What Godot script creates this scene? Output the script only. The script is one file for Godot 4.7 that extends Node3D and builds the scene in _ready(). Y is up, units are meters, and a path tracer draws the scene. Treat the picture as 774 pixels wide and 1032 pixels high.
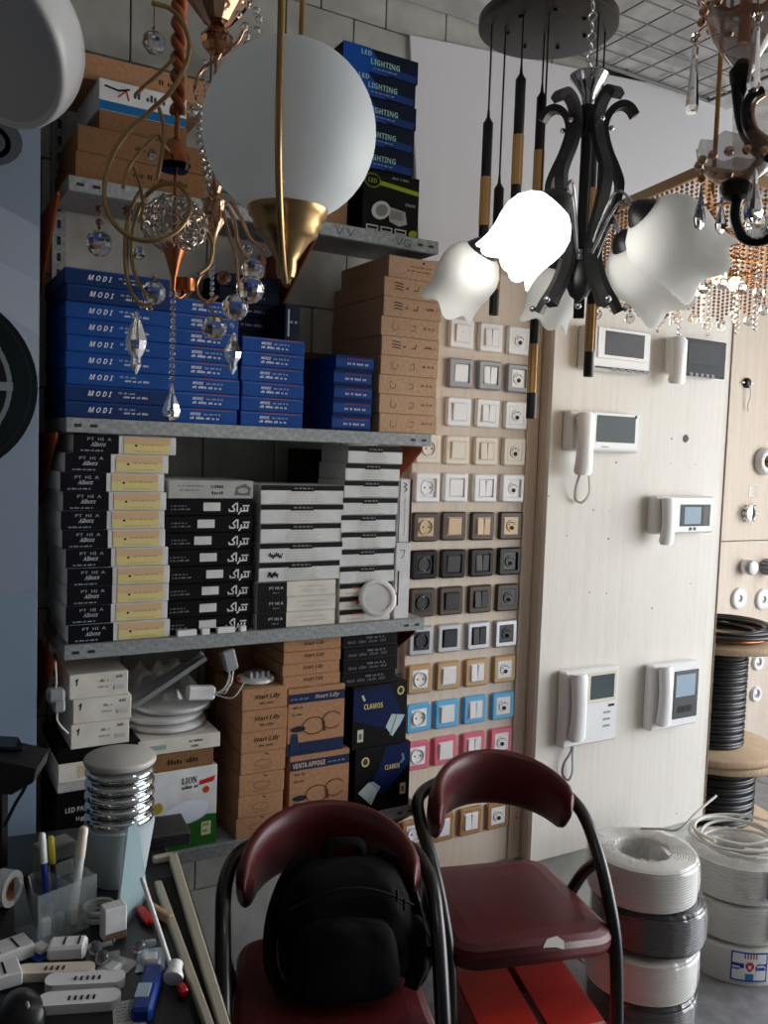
extends Node3D
# A lighting and electrical shop: shelves of boxes, a board of switches, intercoms on a wood panel, lamps overhead.

var M := {}
var taken := {}
var rng := RandomNumberGenerator.new()
var text_cache := {}
var face_up := Vector3.UP
const ORD := ["lowest", "second from the bottom", "third from the bottom", "fourth from the bottom", "fifth from the bottom", "sixth from the bottom", "seventh from the bottom", "eighth from the bottom", "ninth from the bottom", "tenth from the bottom", "eleventh from the bottom"]


func _ready() -> void:
	rng.seed = 7
	# camera
	var cam := Camera3D.new()
	cam.name = "camera"
	cam.fov = 61.35
	cam.near = 0.05
	cam.far = 200.0
	var yaw := deg_to_rad(30.13)
	var pitch := deg_to_rad(-3.925)
	var roll := deg_to_rad(1.97)
	cam.position = Vector3(0.0, 1.5, 2.068)
	cam.basis = Basis(Vector3.UP, -yaw) * Basis(Vector3.RIGHT, pitch) * Basis(Vector3.BACK, roll)
	add_child(cam)
	cam.current = true
	# sky and exposure
	var env := Environment.new()
	env.background_mode = Environment.BG_SKY
	var sky := Sky.new()
	var sm := ProceduralSkyMaterial.new()
	sm.sky_top_color = Color(0.80, 0.86, 0.95)
	sm.sky_horizon_color = Color(0.93, 0.95, 0.97)
	sm.ground_bottom_color = Color(0.55, 0.54, 0.52)
	sm.ground_horizon_color = Color(0.75, 0.75, 0.74)
	sm.sky_energy_multiplier = 1.0
	sm.ground_energy_multiplier = 1.0
	sky.sky_material = sm
	env.sky = sky
	env.tonemap_mode = Environment.TONE_MAPPER_LINEAR
	env.tonemap_exposure = 5.9
	env.sdfgi_enabled = true
	env.ssao_enabled = true
	env.ssil_enabled = true
	var we := WorldEnvironment.new()
	we.name = "environment"
	we.environment = env
	add_child(we)
	# daylight that comes in through the open shop front
	var day := AreaLight3D.new()
	day.name = "shop_front_daylight"
	day.area_size = Vector2(3.9, 2.3)
	day.light_color = Color(1.0, 0.985, 0.955)
	day.light_energy = 1.9
	day.area_range = 12.0
	day.shadow_enabled = true
	day.position = Vector3(4.66, 1.32, 2.15)
	day.basis = Basis(Vector3.UP, PI / 2)
	add_child(day)
	make_materials()
	build_room()
	build_shelves()
	build_shelf_boxes()
	build_switches()
	build_panel_things()
	build_recess_things()
	build_floor_things()
	build_desk()
	build_lamps()


# ---------------------------------------------------------------- naming
func numbered(called: String) -> String:
	var n: int = taken.get(called, 0)
	taken[called] = n + 1
	return called if n == 0 else "%s_%03d" % [called, n]


func thing(called: String, label: String, category: String, at := Vector3.ZERO, group := "") -> Node3D:
	var o := Node3D.new()
	o.name = numbered(called)
	add_child(o)
	o.position = at
	tag(o, label, category, group)
	return o


func tag(o: Node3D, label: String, category: String, group := "") -> void:
	o.set_meta("label", label)
	o.set_meta("category", category)
	if group:
		o.set_meta("group", group)


func part(parent: Node3D, called: String, st: SurfaceTool, mat: Material, label := "") -> MeshInstance3D:
	# the mesh is given in world coordinates
	var mi := MeshInstance3D.new()
	mi.name = called
	mi.mesh = st.commit()
	mi.mesh.surface_set_material(0, mat)
	parent.add_child(mi, true)
	if parent != self and parent.is_inside_tree():
		mi.transform = parent.global_transform.affine_inverse()
	if label:
		mi.set_meta("label", label)
	return mi


func single(called: String, st: SurfaceTool, mat: Material, label: String, category: String, group := "") -> MeshInstance3D:
	var mi := part(self, numbered(called), st, mat)
	tag(mi, label, category, group)
	return mi


func structure(called: String, st: SurfaceTool, mat: Material) -> MeshInstance3D:
	var mi := part(self, called, st, mat)
	mi.set_meta("kind", "structure")
	return mi


func copy(proto: Node3D, called: String, label: String, at: Vector3, b := Basis(), group := "") -> Node3D:
	var o: Node3D = proto.duplicate()
	o.name = numbered(called)
	add_child(o)
	o.transform = Transform3D(b, at)
	o.set_meta("label", label)
	if group:
		o.set_meta("group", group)
	return o


# ---------------------------------------------------------------- mesh helpers
func mb() -> SurfaceTool:
	var st := SurfaceTool.new()
	st.begin(Mesh.PRIMITIVE_TRIANGLES)
	return st


func tri(st: SurfaceTool, a: Vector3, b: Vector3, c: Vector3, na: Vector3, nb: Vector3, nc: Vector3) -> void:
	if (b - a).cross(c - a).dot(na + nb + nc) > 0.0:
		var t := b
		b = c
		c = t
		t = nb
		nb = nc
		nc = t
	st.set_normal(na)
	st.add_vertex(a)
	st.set_normal(nb)
	st.add_vertex(b)
	st.set_normal(nc)
	st.add_vertex(c)


func quad(st: SurfaceTool, a: Vector3, b: Vector3, c: Vector3, d: Vector3, n: Vector3) -> void:
	tri(st, a, b, c, n, n, n)
	tri(st, a, c, d, n, n, n)


func bx(st: SurfaceTool, at: Vector3, size: Vector3, bevel := 0.0, b := Basis()) -> void:
	# a box with chamfered edges, centred on at
	var h := size * 0.5
	var v := minf(bevel, minf(h.x, minf(h.y, h.z)) * 0.9)
	for ax in 3:
		var u := (ax + 1) % 3
		var w := (ax + 2) % 3
		for s in [-1.0, 1.0]:
			var n := Vector3()
			n[ax] = s
			var p := []
			for k in [[-1, -1], [1, -1], [1, 1], [-1, 1]]:
				var q := Vector3()
				q[ax] = s * h[ax]
				q[u] = k[0] * (h[u] - v)
				q[w] = k[1] * (h[w] - v)
				p.append(at + b * q)
			quad(st, p[0], p[1], p[2], p[3], (b * n).normalized())
	if v <= 0.0:
		return
	for ax in 3:   # edges along ax
		var u := (ax + 1) % 3
		var w := (ax + 2) % 3
		for su in [-1.0, 1.0]:
			for sw in [-1.0, 1.0]:
				var p := []
				for k in [[-1, 0], [1, 0], [1, 1], [-1, 1]]:
					var q := Vector3()
					q[ax] = k[0] * (h[ax] - v)
					q[u] = su * (h[u] - (v if k[1] == 0 else 0.0))
					q[w] = sw * (h[w] - (0.0 if k[1] == 0 else v))
					p.append(at + b * q)
				var n := Vector3()
				n[u] = su
				n[w] = sw
				quad(st, p[0], p[1], p[2], p[3], (b * n).normalized())
	for sx in [-1.0, 1.0]:
		for sy in [-1.0, 1.0]:
			for sz in [-1.0, 1.0]:
				var s := Vector3(sx, sy, sz)
				var a := at + b * (s * (h - Vector3(0, v, v)))
				var c := at + b * (s * (h - Vector3(v, 0, v)))
				var d := at + b * (s * (h - Vector3(v, v, 0)))
				var n := (b * s).normalized()
				tri(st, a, c, d, n, n, n)


func axis_basis(up: Vector3) -> Basis:
	# a basis whose y runs along up
	var y := up.normalized()
	var x := y.cross(Vector3(0, 0, 1))
	if x.length() < 0.05:
		x = Vector3(1, 0, 0)
	x = x.normalized()
	return Basis(x, y, x.cross(y))


func lathe(st: SurfaceTool, prof: Array, at: Vector3, b := Basis(), seg := 24, lobes := 0, lobe_amp := 0.0, flat := false) -> void:
	# prof: Vector2(radius, height) from one end to the other, turned about b.y; lobes scallop the outer end
	var rings := []
	var n := prof.size()
	for i in n:
		var ring := []
		var t := float(i) / (n - 1)
		for k in seg:
			var a := TAU * k / seg
			var r: float = prof[i].x
			var y: float = prof[i].y
			if lobes:
				r *= 1.0 + lobe_amp * t * t * cos(lobes * a)
				y += lobe_amp * 0.09 * t * t * t * t * cos(lobes * a)
			ring.append(at + b * Vector3(cos(a) * r, y, sin(a) * r))
		rings.append(ring)
	# normals of rings per segment; sharp where the profile turns hard
	for i in n - 1:
		var p0: Vector2 = prof[i]
		var p1: Vector2 = prof[i + 1]
		var d := p1 - p0
		if d.length() < 1e-7:
			continue
		var nn := Vector2(d.y, -d.x).normalized()
		var n0 := nn
		var n1 := nn
		if not flat:
			if i > 0:
				var e: Vector2 = p0 - prof[i - 1]
				var en := Vector2(e.y, -e.x).normalized()
				if en.dot(nn) > 0.55:
					n0 = (nn + en).normalized()
			if i < n - 2:
				var e: Vector2 = prof[i + 2] - p1
				var en := Vector2(e.y, -e.x).normalized()
				if en.dot(nn) > 0.55:
					n1 = (nn + en).normalized()
		for k in seg:
			var k2 := (k + 1) % seg
			var a0 := TAU * k / seg
			var a1 := TAU * (k + 1) / seg
			if flat:
				a0 = TAU * (k + 0.5) / seg
				a1 = a0
			var c0 := Vector3(cos(a0), 0, sin(a0))
			var c1 := Vector3(cos(a1), 0, sin(a1))
			var m00 := b * (c0 * n0.x + Vector3.UP * n0.y)
			var m01 := b * (c1 * n0.x + Vector3.UP * n0.y)
			var m10 := b * (c0 * n1.x + Vector3.UP * n1.y)
			var m11 := b * (c1 * n1.x + Vector3.UP * n1.y)
			if p0.x > 1e-6:
				tri(st, rings[i][k], rings[i][k2], rings[i + 1][k2], m00, m01, m11)
			if p1.x > 1e-6:
				tri(st, rings[i][k], rings[i + 1][k2], rings[i + 1][k], m00, m11, m10)


func ball(st: SurfaceTool, at: Vector3, r: float, seg := 16, stretch := 1.0, flat := false) -> void:
	var prof := []
	var m := maxi(4, seg / 2)
	for i in m + 1:
		var a := -PI / 2 + PI * i / m
		prof.append(Vector2(maxf(0.0, cos(a) * r), sin(a) * r * stretch))
	lathe(st, prof, at, Basis(), seg, 0, 0.0, flat)


func smooth_line(pts: Array, steps := 6) -> Array:
	# Catmull-Rom through the points
	var out := []
	for i in pts.size() - 1:
		var p0: Vector3 = pts[maxi(0, i - 1)]
		var p1: Vector3 = pts[i]
		var p2: Vector3 = pts[i + 1]
		var p3: Vector3 = pts[mini(pts.size() - 1, i + 2)]
		for k in steps:
			var t := float(k) / steps
			out.append(p1.cubic_interpolate(p2, p0, p3, t))
	out.append(pts[-1])
	return out


func tube(st: SurfaceTool, pts: Array, radius, seg := 8, squash := Vector2.ONE, caps := true) -> void:
	# radius: a number or one for each point; squash flattens the section across its two axes
	var n := pts.size()
	var tang := []
	for i in n:
		var d: Vector3 = pts[mini(n - 1, i + 1)] - pts[maxi(0, i - 1)]
		tang.append(d.normalized())
	var side: Vector3 = tang[0].cross(Vector3.UP)
	if side.length() < 0.05:
		side = tang[0].cross(Vector3(0.86, 0, 0.5))
	side = side.normalized()
	var rings := []
	var norms := []
	for i in n:
		side = (side - tang[i] * side.dot(tang[i])).normalized()
		var up: Vector3 = side.cross(tang[i])
		var r: float = radius[i] if radius is Array else radius
		var ring := []
		var nr := []
		for k in seg:
			var a := TAU * (k + 0.5) / seg
			ring.append(pts[i] + side * cos(a) * r * squash.x + up * sin(a) * r * squash.y)
			nr.append((side * cos(a) / squash.x + up * sin(a) / squash.y).normalized())
		rings.append(ring)
		norms.append(nr)
	for i in n - 1:
		for k in seg:
			var k2 := (k + 1) % seg
			if seg <= 4:
				var f: Vector3 = (norms[i][k] + norms[i][k2]).normalized()
				quad(st, rings[i][k], rings[i][k2], rings[i + 1][k2], rings[i + 1][k], f)
			else:
				tri(st, rings[i][k], rings[i][k2], rings[i + 1][k2], norms[i][k], norms[i][k2], norms[i + 1][k2])
				tri(st, rings[i][k], rings[i + 1][k2], rings[i + 1][k], norms[i][k], norms[i + 1][k2], norms[i + 1][k])
	if caps:
		for e in [0, n - 1]:
			var out: Vector3 = -tang[0] if e == 0 else tang[n - 1]
			for k in seg:
				tri(st, pts[e], rings[e][k], rings[e][(k + 1) % seg], out, out, out)


func torus(st: SurfaceTool, at: Vector3, b: Basis, big: float, small: float, seg := 16, sides := 6, ystretch := 1.0) -> void:
	var prof := []
	for i in sides + 1:
		var a := TAU * i / sides
		prof.append(Vector2(big + cos(a) * small, sin(a) * small * ystretch))
	lathe(st, prof, at, b, seg)


func slab(st: SurfaceTool, outline: PackedVector2Array, at: Vector3, b: Basis, thick: float) -> void:
	# an outline in the basis' xy plane, from z = 0 to z = thick
	var idx := Geometry2D.triangulate_polygon(outline)
	for z in [0.0, thick]:
		var n := b.z * (1.0 if z > 0.0 else -1.0)
		for i in range(0, idx.size(), 3):
			var p := []
			for k in 3:
				var q := outline[idx[i + k]]
				p.append(at + b * Vector3(q.x, q.y, z))
			tri(st, p[0], p[1], p[2], n, n, n)
	var cw := Geometry2D.is_polygon_clockwise(outline)
	for i in outline.size():
		var p := outline[i]
		var q := outline[(i + 1) % outline.size()]
		var d := q - p
		var n := b * Vector3(d.y, -d.x, 0).normalized() * (-1.0 if cw else 1.0)
		quad(st, at + b * Vector3(p.x, p.y, 0), at + b * Vector3(q.x, q.y, 0), at + b * Vector3(q.x, q.y, thick), at + b * Vector3(p.x, p.y, thick), n)


func round_rect(w: float, h: float, r: float, seg := 4) -> PackedVector2Array:
	var out := PackedVector2Array()
	for k in 4:
		var cx := (w / 2 - r) * (1.0 if k == 0 or k == 3 else -1.0)
		var cy := (h / 2 - r) * (1.0 if k < 2 else -1.0)
		for i in seg + 1:
			var a := PI / 2 * (k + float(i) / seg)
			out.append(Vector2(cx + cos(a) * r, cy + sin(a) * r))
	return out


# ---------------------------------------------------------------- flat print on a face
class Ink:
	var st: SurfaceTool
	var lift := 0.0
	var b := Basis()
	var at := Vector3.ZERO
	var count := 0

	func p(x: float, y: float) -> Vector3:
		return at + b * Vector3(x, y, lift)

	func v(x: float, y: float, c: Color) -> void:
		st.set_normal(b.z)
		st.set_color(c.srgb_to_linear())
		st.add_vertex(p(x, y))

	func t(a: Vector2, bb: Vector2, c: Vector2, col: Color) -> void:
		if (bb - a).cross(c - a) > 0.0:
			var q := bb
			bb = c
			c = q
		v(a.x, a.y, col)
		v(bb.x, bb.y, col)
		v(c.x, c.y, col)
		count += 1

	func up() -> void:
		lift += 0.00012

	func rect(x0: float, y0: float, x1: float, y1: float, col: Color) -> void:
		up()
		t(Vector2(x0, y0), Vector2(x1, y0), Vector2(x1, y1), col)
		t(Vector2(x0, y0), Vector2(x1, y1), Vector2(x0, y1), col)

	func poly(pts: Array, col: Color) -> void:
		up()
		var pv := PackedVector2Array(pts)
		var idx := Geometry2D.triangulate_polygon(pv)
		for i in range(0, idx.size(), 3):
			t(pv[idx[i]], pv[idx[i + 1]], pv[idx[i + 2]], col)

	func disc(x: float, y: float, rx: float, ry: float, col: Color, turn := 0.0, seg := 22) -> void:
		var pts := []
		for k in seg:
			var a := TAU * k / seg
			pts.append(Vector2(x, y) + Vector2(cos(a) * rx, sin(a) * ry).rotated(turn))
		poly(pts, col)

	func line(pts: Array, w: float, col: Color) -> void:
		up()
		for i in pts.size() - 1:
			var a: Vector2 = pts[i]
			var c: Vector2 = pts[i + 1]
			var d := (c - a).normalized() * w * 0.5
			var s := Vector2(-d.y, d.x)
			t(a - s - d, a + s - d, c + s + d, col)
			t(a - s - d, c + s + d, c - s + d, col)

	func ring(x: float, y: float, rx: float, ry: float, w: float, col: Color, a0 := 0.0, a1 := TAU, seg := 24) -> void:
		var pts := []
		for k in seg + 1:
			var a := a0 + (a1 - a0) * k / seg
			pts.append(Vector2(x + cos(a) * rx, y + sin(a) * ry))
		line(pts, w, col)

	func small_print(x0: float, x1: float, y: float, h: float, col: Color, r: RandomNumberGenerator) -> void:
		# a line of lettering too small to read: short words of upright strokes
		up()
		var x := x0
		while x < x1:
			var n := r.randi_range(2, 6)
			for k in n:
				var hh := h * r.randf_range(0.55, 1.0)
				if x + h * 0.4 > x1:
					break
				t(Vector2(x, y), Vector2(x + h * 0.35, y), Vector2(x + h * 0.35, y + hh), col)
				t(Vector2(x, y), Vector2(x + h * 0.35, y + hh), Vector2(x, y + hh), col)
				x += h * 0.55
			x += h * 0.7


func ink(at: Vector3, b := Basis()) -> Ink:
	var k := Ink.new()
	k.st = mb()
	k.at = at
	k.b = b
	return k


func write(k: Ink, s: String, x: float, y: float, w: float, h: float, col: Color, font := "sans", slant := 0.0) -> void:
	# lettering w wide and h tall, centred on x, y
	var key := s + font
	if not text_cache.has(key):
		var tm := TextMesh.new()
		var f := SystemFont.new()
		f.font_names = PackedStringArray(["Droid Serif" if font.begins_with("serif") else "Droid Sans"])
		f.font_weight = 700 if font.ends_with("bold") else 400
		tm.font = f
		tm.font_size = 48
		tm.pixel_size = 0.01
		tm.curve_step = 3.0
		tm.depth = 0.0
		tm.text = s
		var arr := tm.get_mesh_arrays()
		var vs: PackedVector3Array = arr[Mesh.ARRAY_VERTEX]
		var ix: PackedInt32Array = arr[Mesh.ARRAY_INDEX] if arr[Mesh.ARRAY_INDEX] != null else PackedInt32Array()
		var out := PackedVector2Array()
		var lo := Vector2(1e9, 1e9)
		var hi := Vector2(-1e9, -1e9)
		var count := ix.size() if ix.size() else vs.size()
		for i in count:
			var q: Vector3 = vs[ix[i]] if ix.size() else vs[i]
			out.append(Vector2(q.x, q.y))
			lo = lo.min(Vector2(q.x, q.y))
			hi = hi.max(Vector2(q.x, q.y))
		for i in out.size():
			out[i] = (out[i] - (lo + hi) * 0.5) / (hi - lo)
		text_cache[key] = out
	var pts: PackedVector2Array = text_cache[key]
	k.up()
	for i in range(0, pts.size(), 3):
		var q := []
		for j in 3:
			var u := pts[i + j]
			q.append(Vector2(x + u.x * w + u.y * h * slant, y + u.y * h))
		k.t(q[0], q[1], q[2], col)


func print_on(parent: Node3D, k: Ink, called := "print") -> void:
	if k.count:
		part(parent, called, k.st, M.ink)


# ---------------------------------------------------------------- materials
func noise_tex(freq: float, lo: Color, hi: Color, size := 256, kind := FastNoiseLite.TYPE_SIMPLEX_SMOOTH, octaves := 4, sx := 1.0) -> NoiseTexture2D:
	var n := FastNoiseLite.new()
	n.noise_type = kind
	n.frequency = freq
	n.fractal_octaves = octaves
	n.seed = 11
	var t := NoiseTexture2D.new()
	t.width = size
	t.height = size
	t.seamless = true
	t.noise = n
	var g := Gradient.new()
	g.set_color(0, lo)
	g.set_color(1, hi)
	t.color_ramp = g
	return t


func wood_tex(base: Color, dark: Color, n1: int) -> ImageTexture:
	# upright grain: long streaks of slightly darker tone
	var w := 512
	var h := 512
	var im := Image.create(w, h, false, Image.FORMAT_RGB8)
	var n := FastNoiseLite.new()
	n.seed = n1
	n.frequency = 0.02
	n.fractal_octaves = 4
	var f := FastNoiseLite.new()
	f.seed = n1 + 5
	f.frequency = 0.09
	f.fractal_octaves = 2
	for y in h:
		for x in w:
			var xx := absf(x - w * 0.5) * 2.0   # mirrored, so that the picture repeats without a seam
			var yy := absf(y - h * 0.5) * 2.0
			var v := n.get_noise_2d(xx * 2.0, yy * 0.10) * 0.6 + f.get_noise_2d(xx * 2.6, yy * 0.14) * 0.5
			v = clampf(0.5 + v * 0.9, 0.0, 1.0)
			im.set_pixel(x, y, base.lerp(dark, v * v))
	return ImageTexture.create_from_image(im)


func mat(col: Color, rough := 0.6, metal := 0.0) -> StandardMaterial3D:
	var m := StandardMaterial3D.new()
	m.albedo_color = col
	m.roughness = rough
	m.metallic = metal
	return m


func grained(m: StandardMaterial3D, tex: Texture2D, scale: float) -> StandardMaterial3D:
	m.albedo_texture = tex
	m.uv1_triplanar = true
	m.uv1_world_triplanar = true
	m.uv1_scale = Vector3.ONE * scale
	return m


func make_materials() -> void:
	var wht := Color.WHITE
	var soft := noise_tex(0.02, Color(0.90, 0.90, 0.90), wht)
	var spots := noise_tex(0.06, Color(0.72, 0.74, 0.75), wht, 256, FastNoiseLite.TYPE_CELLULAR, 2)
	var paper := noise_tex(0.09, Color(0.88, 0.86, 0.84), wht, 256)
	M.plaster = grained(mat(Color(0.78, 0.78, 0.77), 0.85), soft, 0.9)
	M.ceiling = grained(mat(Color(0.78, 0.78, 0.78), 0.9), noise_tex(0.03, Color(0.78, 0.78, 0.78), wht), 0.8)
	M.tile = grained(mat(Color(0.74, 0.74, 0.72), 0.45), noise_tex(0.025, Color(0.84, 0.83, 0.81), wht), 1.3)
	M.joint = mat(Color(0.32, 0.31, 0.30), 0.9)
	M.floor = grained(mat(Color(0.52, 0.52, 0.53), 0.35), noise_tex(0.05, Color(0.78, 0.77, 0.76), wht), 1.1)
	M.board = mat(Color(0.83, 0.83, 0.85), 0.5)
	M.panel = grained(mat(wht, 0.5), wood_tex(Color(0.88, 0.86, 0.825), Color(0.845, 0.815, 0.77), 3), 0.9)
	M.panel_edge = grained(mat(wht, 0.6), wood_tex(Color(0.60, 0.50, 0.40), Color(0.48, 0.38, 0.29), 5), 1.2)
	M.switch_board = grained(mat(wht, 0.55), wood_tex(Color(0.82, 0.765, 0.70), Color(0.77, 0.705, 0.635), 9), 0.8)
	M.pillar = mat(Color(0.60, 0.62, 0.64), 0.8)
	M.zinc = grained(mat(Color(0.66, 0.67, 0.67), 0.55, 0.2), spots, 6.0)
	M.orange_steel = mat(Color(0.55, 0.25, 0.10), 0.55)
	M.dark = mat(Color(0.035, 0.035, 0.04), 0.6)
	M.black_plastic = mat(Color(0.05, 0.05, 0.055), 0.35)
	M.black_gloss = mat(Color(0.03, 0.03, 0.035), 0.18)
	M.ink = mat(wht, 0.6)
	M.ink.vertex_color_use_as_albedo = true
	M.kraft = grained(mat(Color(0.71, 0.54, 0.41), 0.8), paper, 4.0)
	M.kraft_pale = grained(mat(Color(0.80, 0.66, 0.54), 0.8), paper, 4.0)
	M.kraft_dark = grained(mat(Color(0.52, 0.38, 0.26), 0.8), paper, 4.0)
	M.blue_card = grained(mat(Color(0.07, 0.28, 0.57), 0.6), soft, 3.0)
	M.blue_deep = grained(mat(Color(0.06, 0.18, 0.38), 0.6), soft, 3.0)
	M.navy_card = grained(mat(Color(0.05, 0.09, 0.19), 0.6), soft, 3.0)
	M.white_card = grained(mat(Color(0.86, 0.86, 0.86), 0.5), soft, 3.0)
	M.cream_card = grained(mat(Color(0.88, 0.86, 0.82), 0.5), soft, 3.0)
	M.silver_card = grained(mat(Color(0.70, 0.70, 0.69), 0.4), soft, 3.0)
	M.black_card = grained(mat(Color(0.05, 0.05, 0.055), 0.4), soft, 3.0)
	M.red_card = grained(mat(Color(0.74, 0.16, 0.12), 0.45), soft, 3.0)
	M.green_card = mat(Color(0.16, 0.40, 0.12), 0.45)
	M.white_plastic = mat(Color(0.90, 0.90, 0.90), 0.32)
	M.cream_plastic = mat(Color(0.87, 0.83, 0.76), 0.35)
	M.grey_plastic = mat(Color(0.55, 0.57, 0.59), 0.4)
	M.dark_plastic = mat(Color(0.10, 0.10, 0.115), 0.35)
	M.bronze_plastic = mat(Color(0.26, 0.21, 0.18), 0.4, 0.3)
	M.champagne = mat(Color(0.72, 0.62, 0.50), 0.4, 0.2)
	M.silver_frame = mat(Color(0.72, 0.73, 0.75), 0.3, 0.6)
	M.wood_frame = grained(mat(wht, 0.5), wood_tex(Color(0.66, 0.50, 0.33), Color(0.52, 0.37, 0.22), 21), 5.0)
	M.pale_gold_frame = mat(Color(0.70, 0.58, 0.42), 0.4, 0.2)
	M.blue_frame = mat(Color(0.38, 0.68, 0.86), 0.3)
	M.pink_frame = mat(Color(0.84, 0.42, 0.50), 0.3)
	M.screen = mat(Color(0.08, 0.09, 0.10), 0.08)
	M.lcd = mat(Color(0.30, 0.34, 0.35), 0.12)
	M.lcd_pale = mat(Color(0.62, 0.70, 0.76), 0.15)
	M.gold = mat(Color(0.62, 0.46, 0.26), 0.25, 1.0)
	M.brass = mat(Color(0.70, 0.58, 0.40), 0.28, 1.0)
	M.copper = mat(Color(0.68, 0.42, 0.27), 0.25, 1.0)
	M.rose_gold = mat(Color(0.78, 0.63, 0.52), 0.15, 1.0)
	M.chrome = mat(Color(0.86, 0.87, 0.88), 0.06, 1.0)
	M.satin = mat(Color(0.80, 0.81, 0.82), 0.3, 1.0)
	M.gunmetal = mat(Color(0.16, 0.16, 0.16), 0.3, 0.8)
	M.matt_black = mat(Color(0.03, 0.03, 0.034), 0.42)
	M.tube_black = mat(Color(0.045, 0.045, 0.05), 0.5)
	M.tube_gold = mat(Color(0.76, 0.60, 0.38), 0.35, 0.4)
	M.cord = mat(Color(0.06, 0.06, 0.06), 0.6)
	M.orange_cord = mat(Color(0.60, 0.30, 0.12), 0.5)
	M.opal = mat(Color(0.86, 0.89, 0.90), 0.55)
	M.opal.backlight_enabled = true
	M.opal.backlight = Color(0.8, 0.8, 0.8)
	M.frosted = mat(Color(0.89, 0.89, 0.88), 0.5)
	M.frosted.backlight_enabled = true
	M.frosted.backlight = Color(1.0, 1.0, 0.99)
	M.lit_glass = mat(Color(0.95, 0.95, 0.95), 0.4)
	M.lit_glass.emission_enabled = true
	M.lit_glass.emission = Color(1.0, 0.99, 0.97)
	M.lit_glass.emission_energy_multiplier = 0.6
	M.bulb = mat(Color(1, 0.9, 0.75), 0.4)
	M.bulb.emission_enabled = true
	M.bulb.emission = Color(1.0, 0.86, 0.66)
	M.bulb.emission_energy_multiplier = 1.5
	M.crystal = mat(Color(0.96, 0.96, 0.96, 0.03), 0.02)
	M.crystal.transparency = BaseMaterial3D.TRANSPARENCY_ALPHA
	M.crystal.refraction_enabled = true
	M.crystal.refraction_scale = 0.05
	M.amber_crystal = M.crystal.duplicate()
	M.amber_crystal.albedo_color = Color(0.66, 0.46, 0.34, 0.10)
	M.smoke_glass = mat(Color(0.56, 0.43, 0.35, 0.55), 0.08)
	M.smoke_glass.transparency = BaseMaterial3D.TRANSPARENCY_ALPHA
	M.wrap = mat(Color(0.95, 0.95, 0.96, 0.06), 0.12)
	M.wrap.transparency = BaseMaterial3D.TRANSPARENCY_ALPHA
	M.wrap_thick = M.wrap.duplicate()
	M.wrap_thick.albedo_color = Color(0.95, 0.95, 0.96, 0.16)
	M.clear = mat(Color(0.70, 0.74, 0.75, 0.14), 0.1)
	M.clear.transparency = BaseMaterial3D.TRANSPARENCY_ALPHA
	M.pane = mat(Color(0.62, 0.72, 0.74, 0.62), 0.05)
	M.pane.transparency = BaseMaterial3D.TRANSPARENCY_ALPHA
	M.leather = grained(mat(Color(0.36, 0.09, 0.10), 0.42), noise_tex(0.12, Color(0.82, 0.82, 0.82), wht), 5.0)
	M.tube_paint = mat(Color(0.035, 0.04, 0.045), 0.3)
	M.fabric = grained(mat(Color(0.022, 0.022, 0.024), 0.85), noise_tex(0.2, Color(0.7, 0.7, 0.7), wht), 8.0)
	M.white_cable = mat(Color(0.82, 0.81, 0.78), 0.42)
	M.black_cable = mat(Color(0.03, 0.036, 0.045), 0.38)
	M.drum_wood = grained(mat(wht, 0.75), wood_tex(Color(0.72, 0.62, 0.50), Color(0.56, 0.46, 0.35), 31), 2.0)
	M.desk_top = grained(mat(Color(0.13, 0.14, 0.15), 0.35), soft, 2.0)
	M.cream_trim = mat(Color(0.66, 0.63, 0.56), 0.5)
	M.pavement = mat(Color(0.55, 0.54, 0.52), 0.9)
	M.blue_plastic = mat(Color(0.04, 0.20, 0.52), 0.3)
	M.red_plastic = mat(Color(0.70, 0.08, 0.05), 0.35)
	for m in [M.screen, M.lcd, M.lcd_pale, M.black_gloss]:
		m.metallic_specular = 0.2
	for m in [M.ink, M.blue_card, M.blue_deep, M.navy_card, M.black_card, M.white_card, M.cream_card, M.silver_card, M.fabric, M.kraft, M.kraft_pale, M.kraft_dark]:
		m.metallic_specular = 0.28
	M.grid_wire = mat(Color(0.40, 0.40, 0.40), 0.5)
	M.key = mat(Color(0.42, 0.43, 0.44), 0.5)
	M.screen_warm = mat(Color(0.13, 0.09, 0.075), 0.08)
	M.screen_warm.metallic_specular = 0.25
	M.pale_ring = mat(Color(0.82, 0.76, 0.70), 0.25, 1.0)
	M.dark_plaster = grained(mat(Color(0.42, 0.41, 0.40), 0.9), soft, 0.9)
	M.yellow_plastic = mat(Color(0.70, 0.66, 0.10), 0.4)


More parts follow.
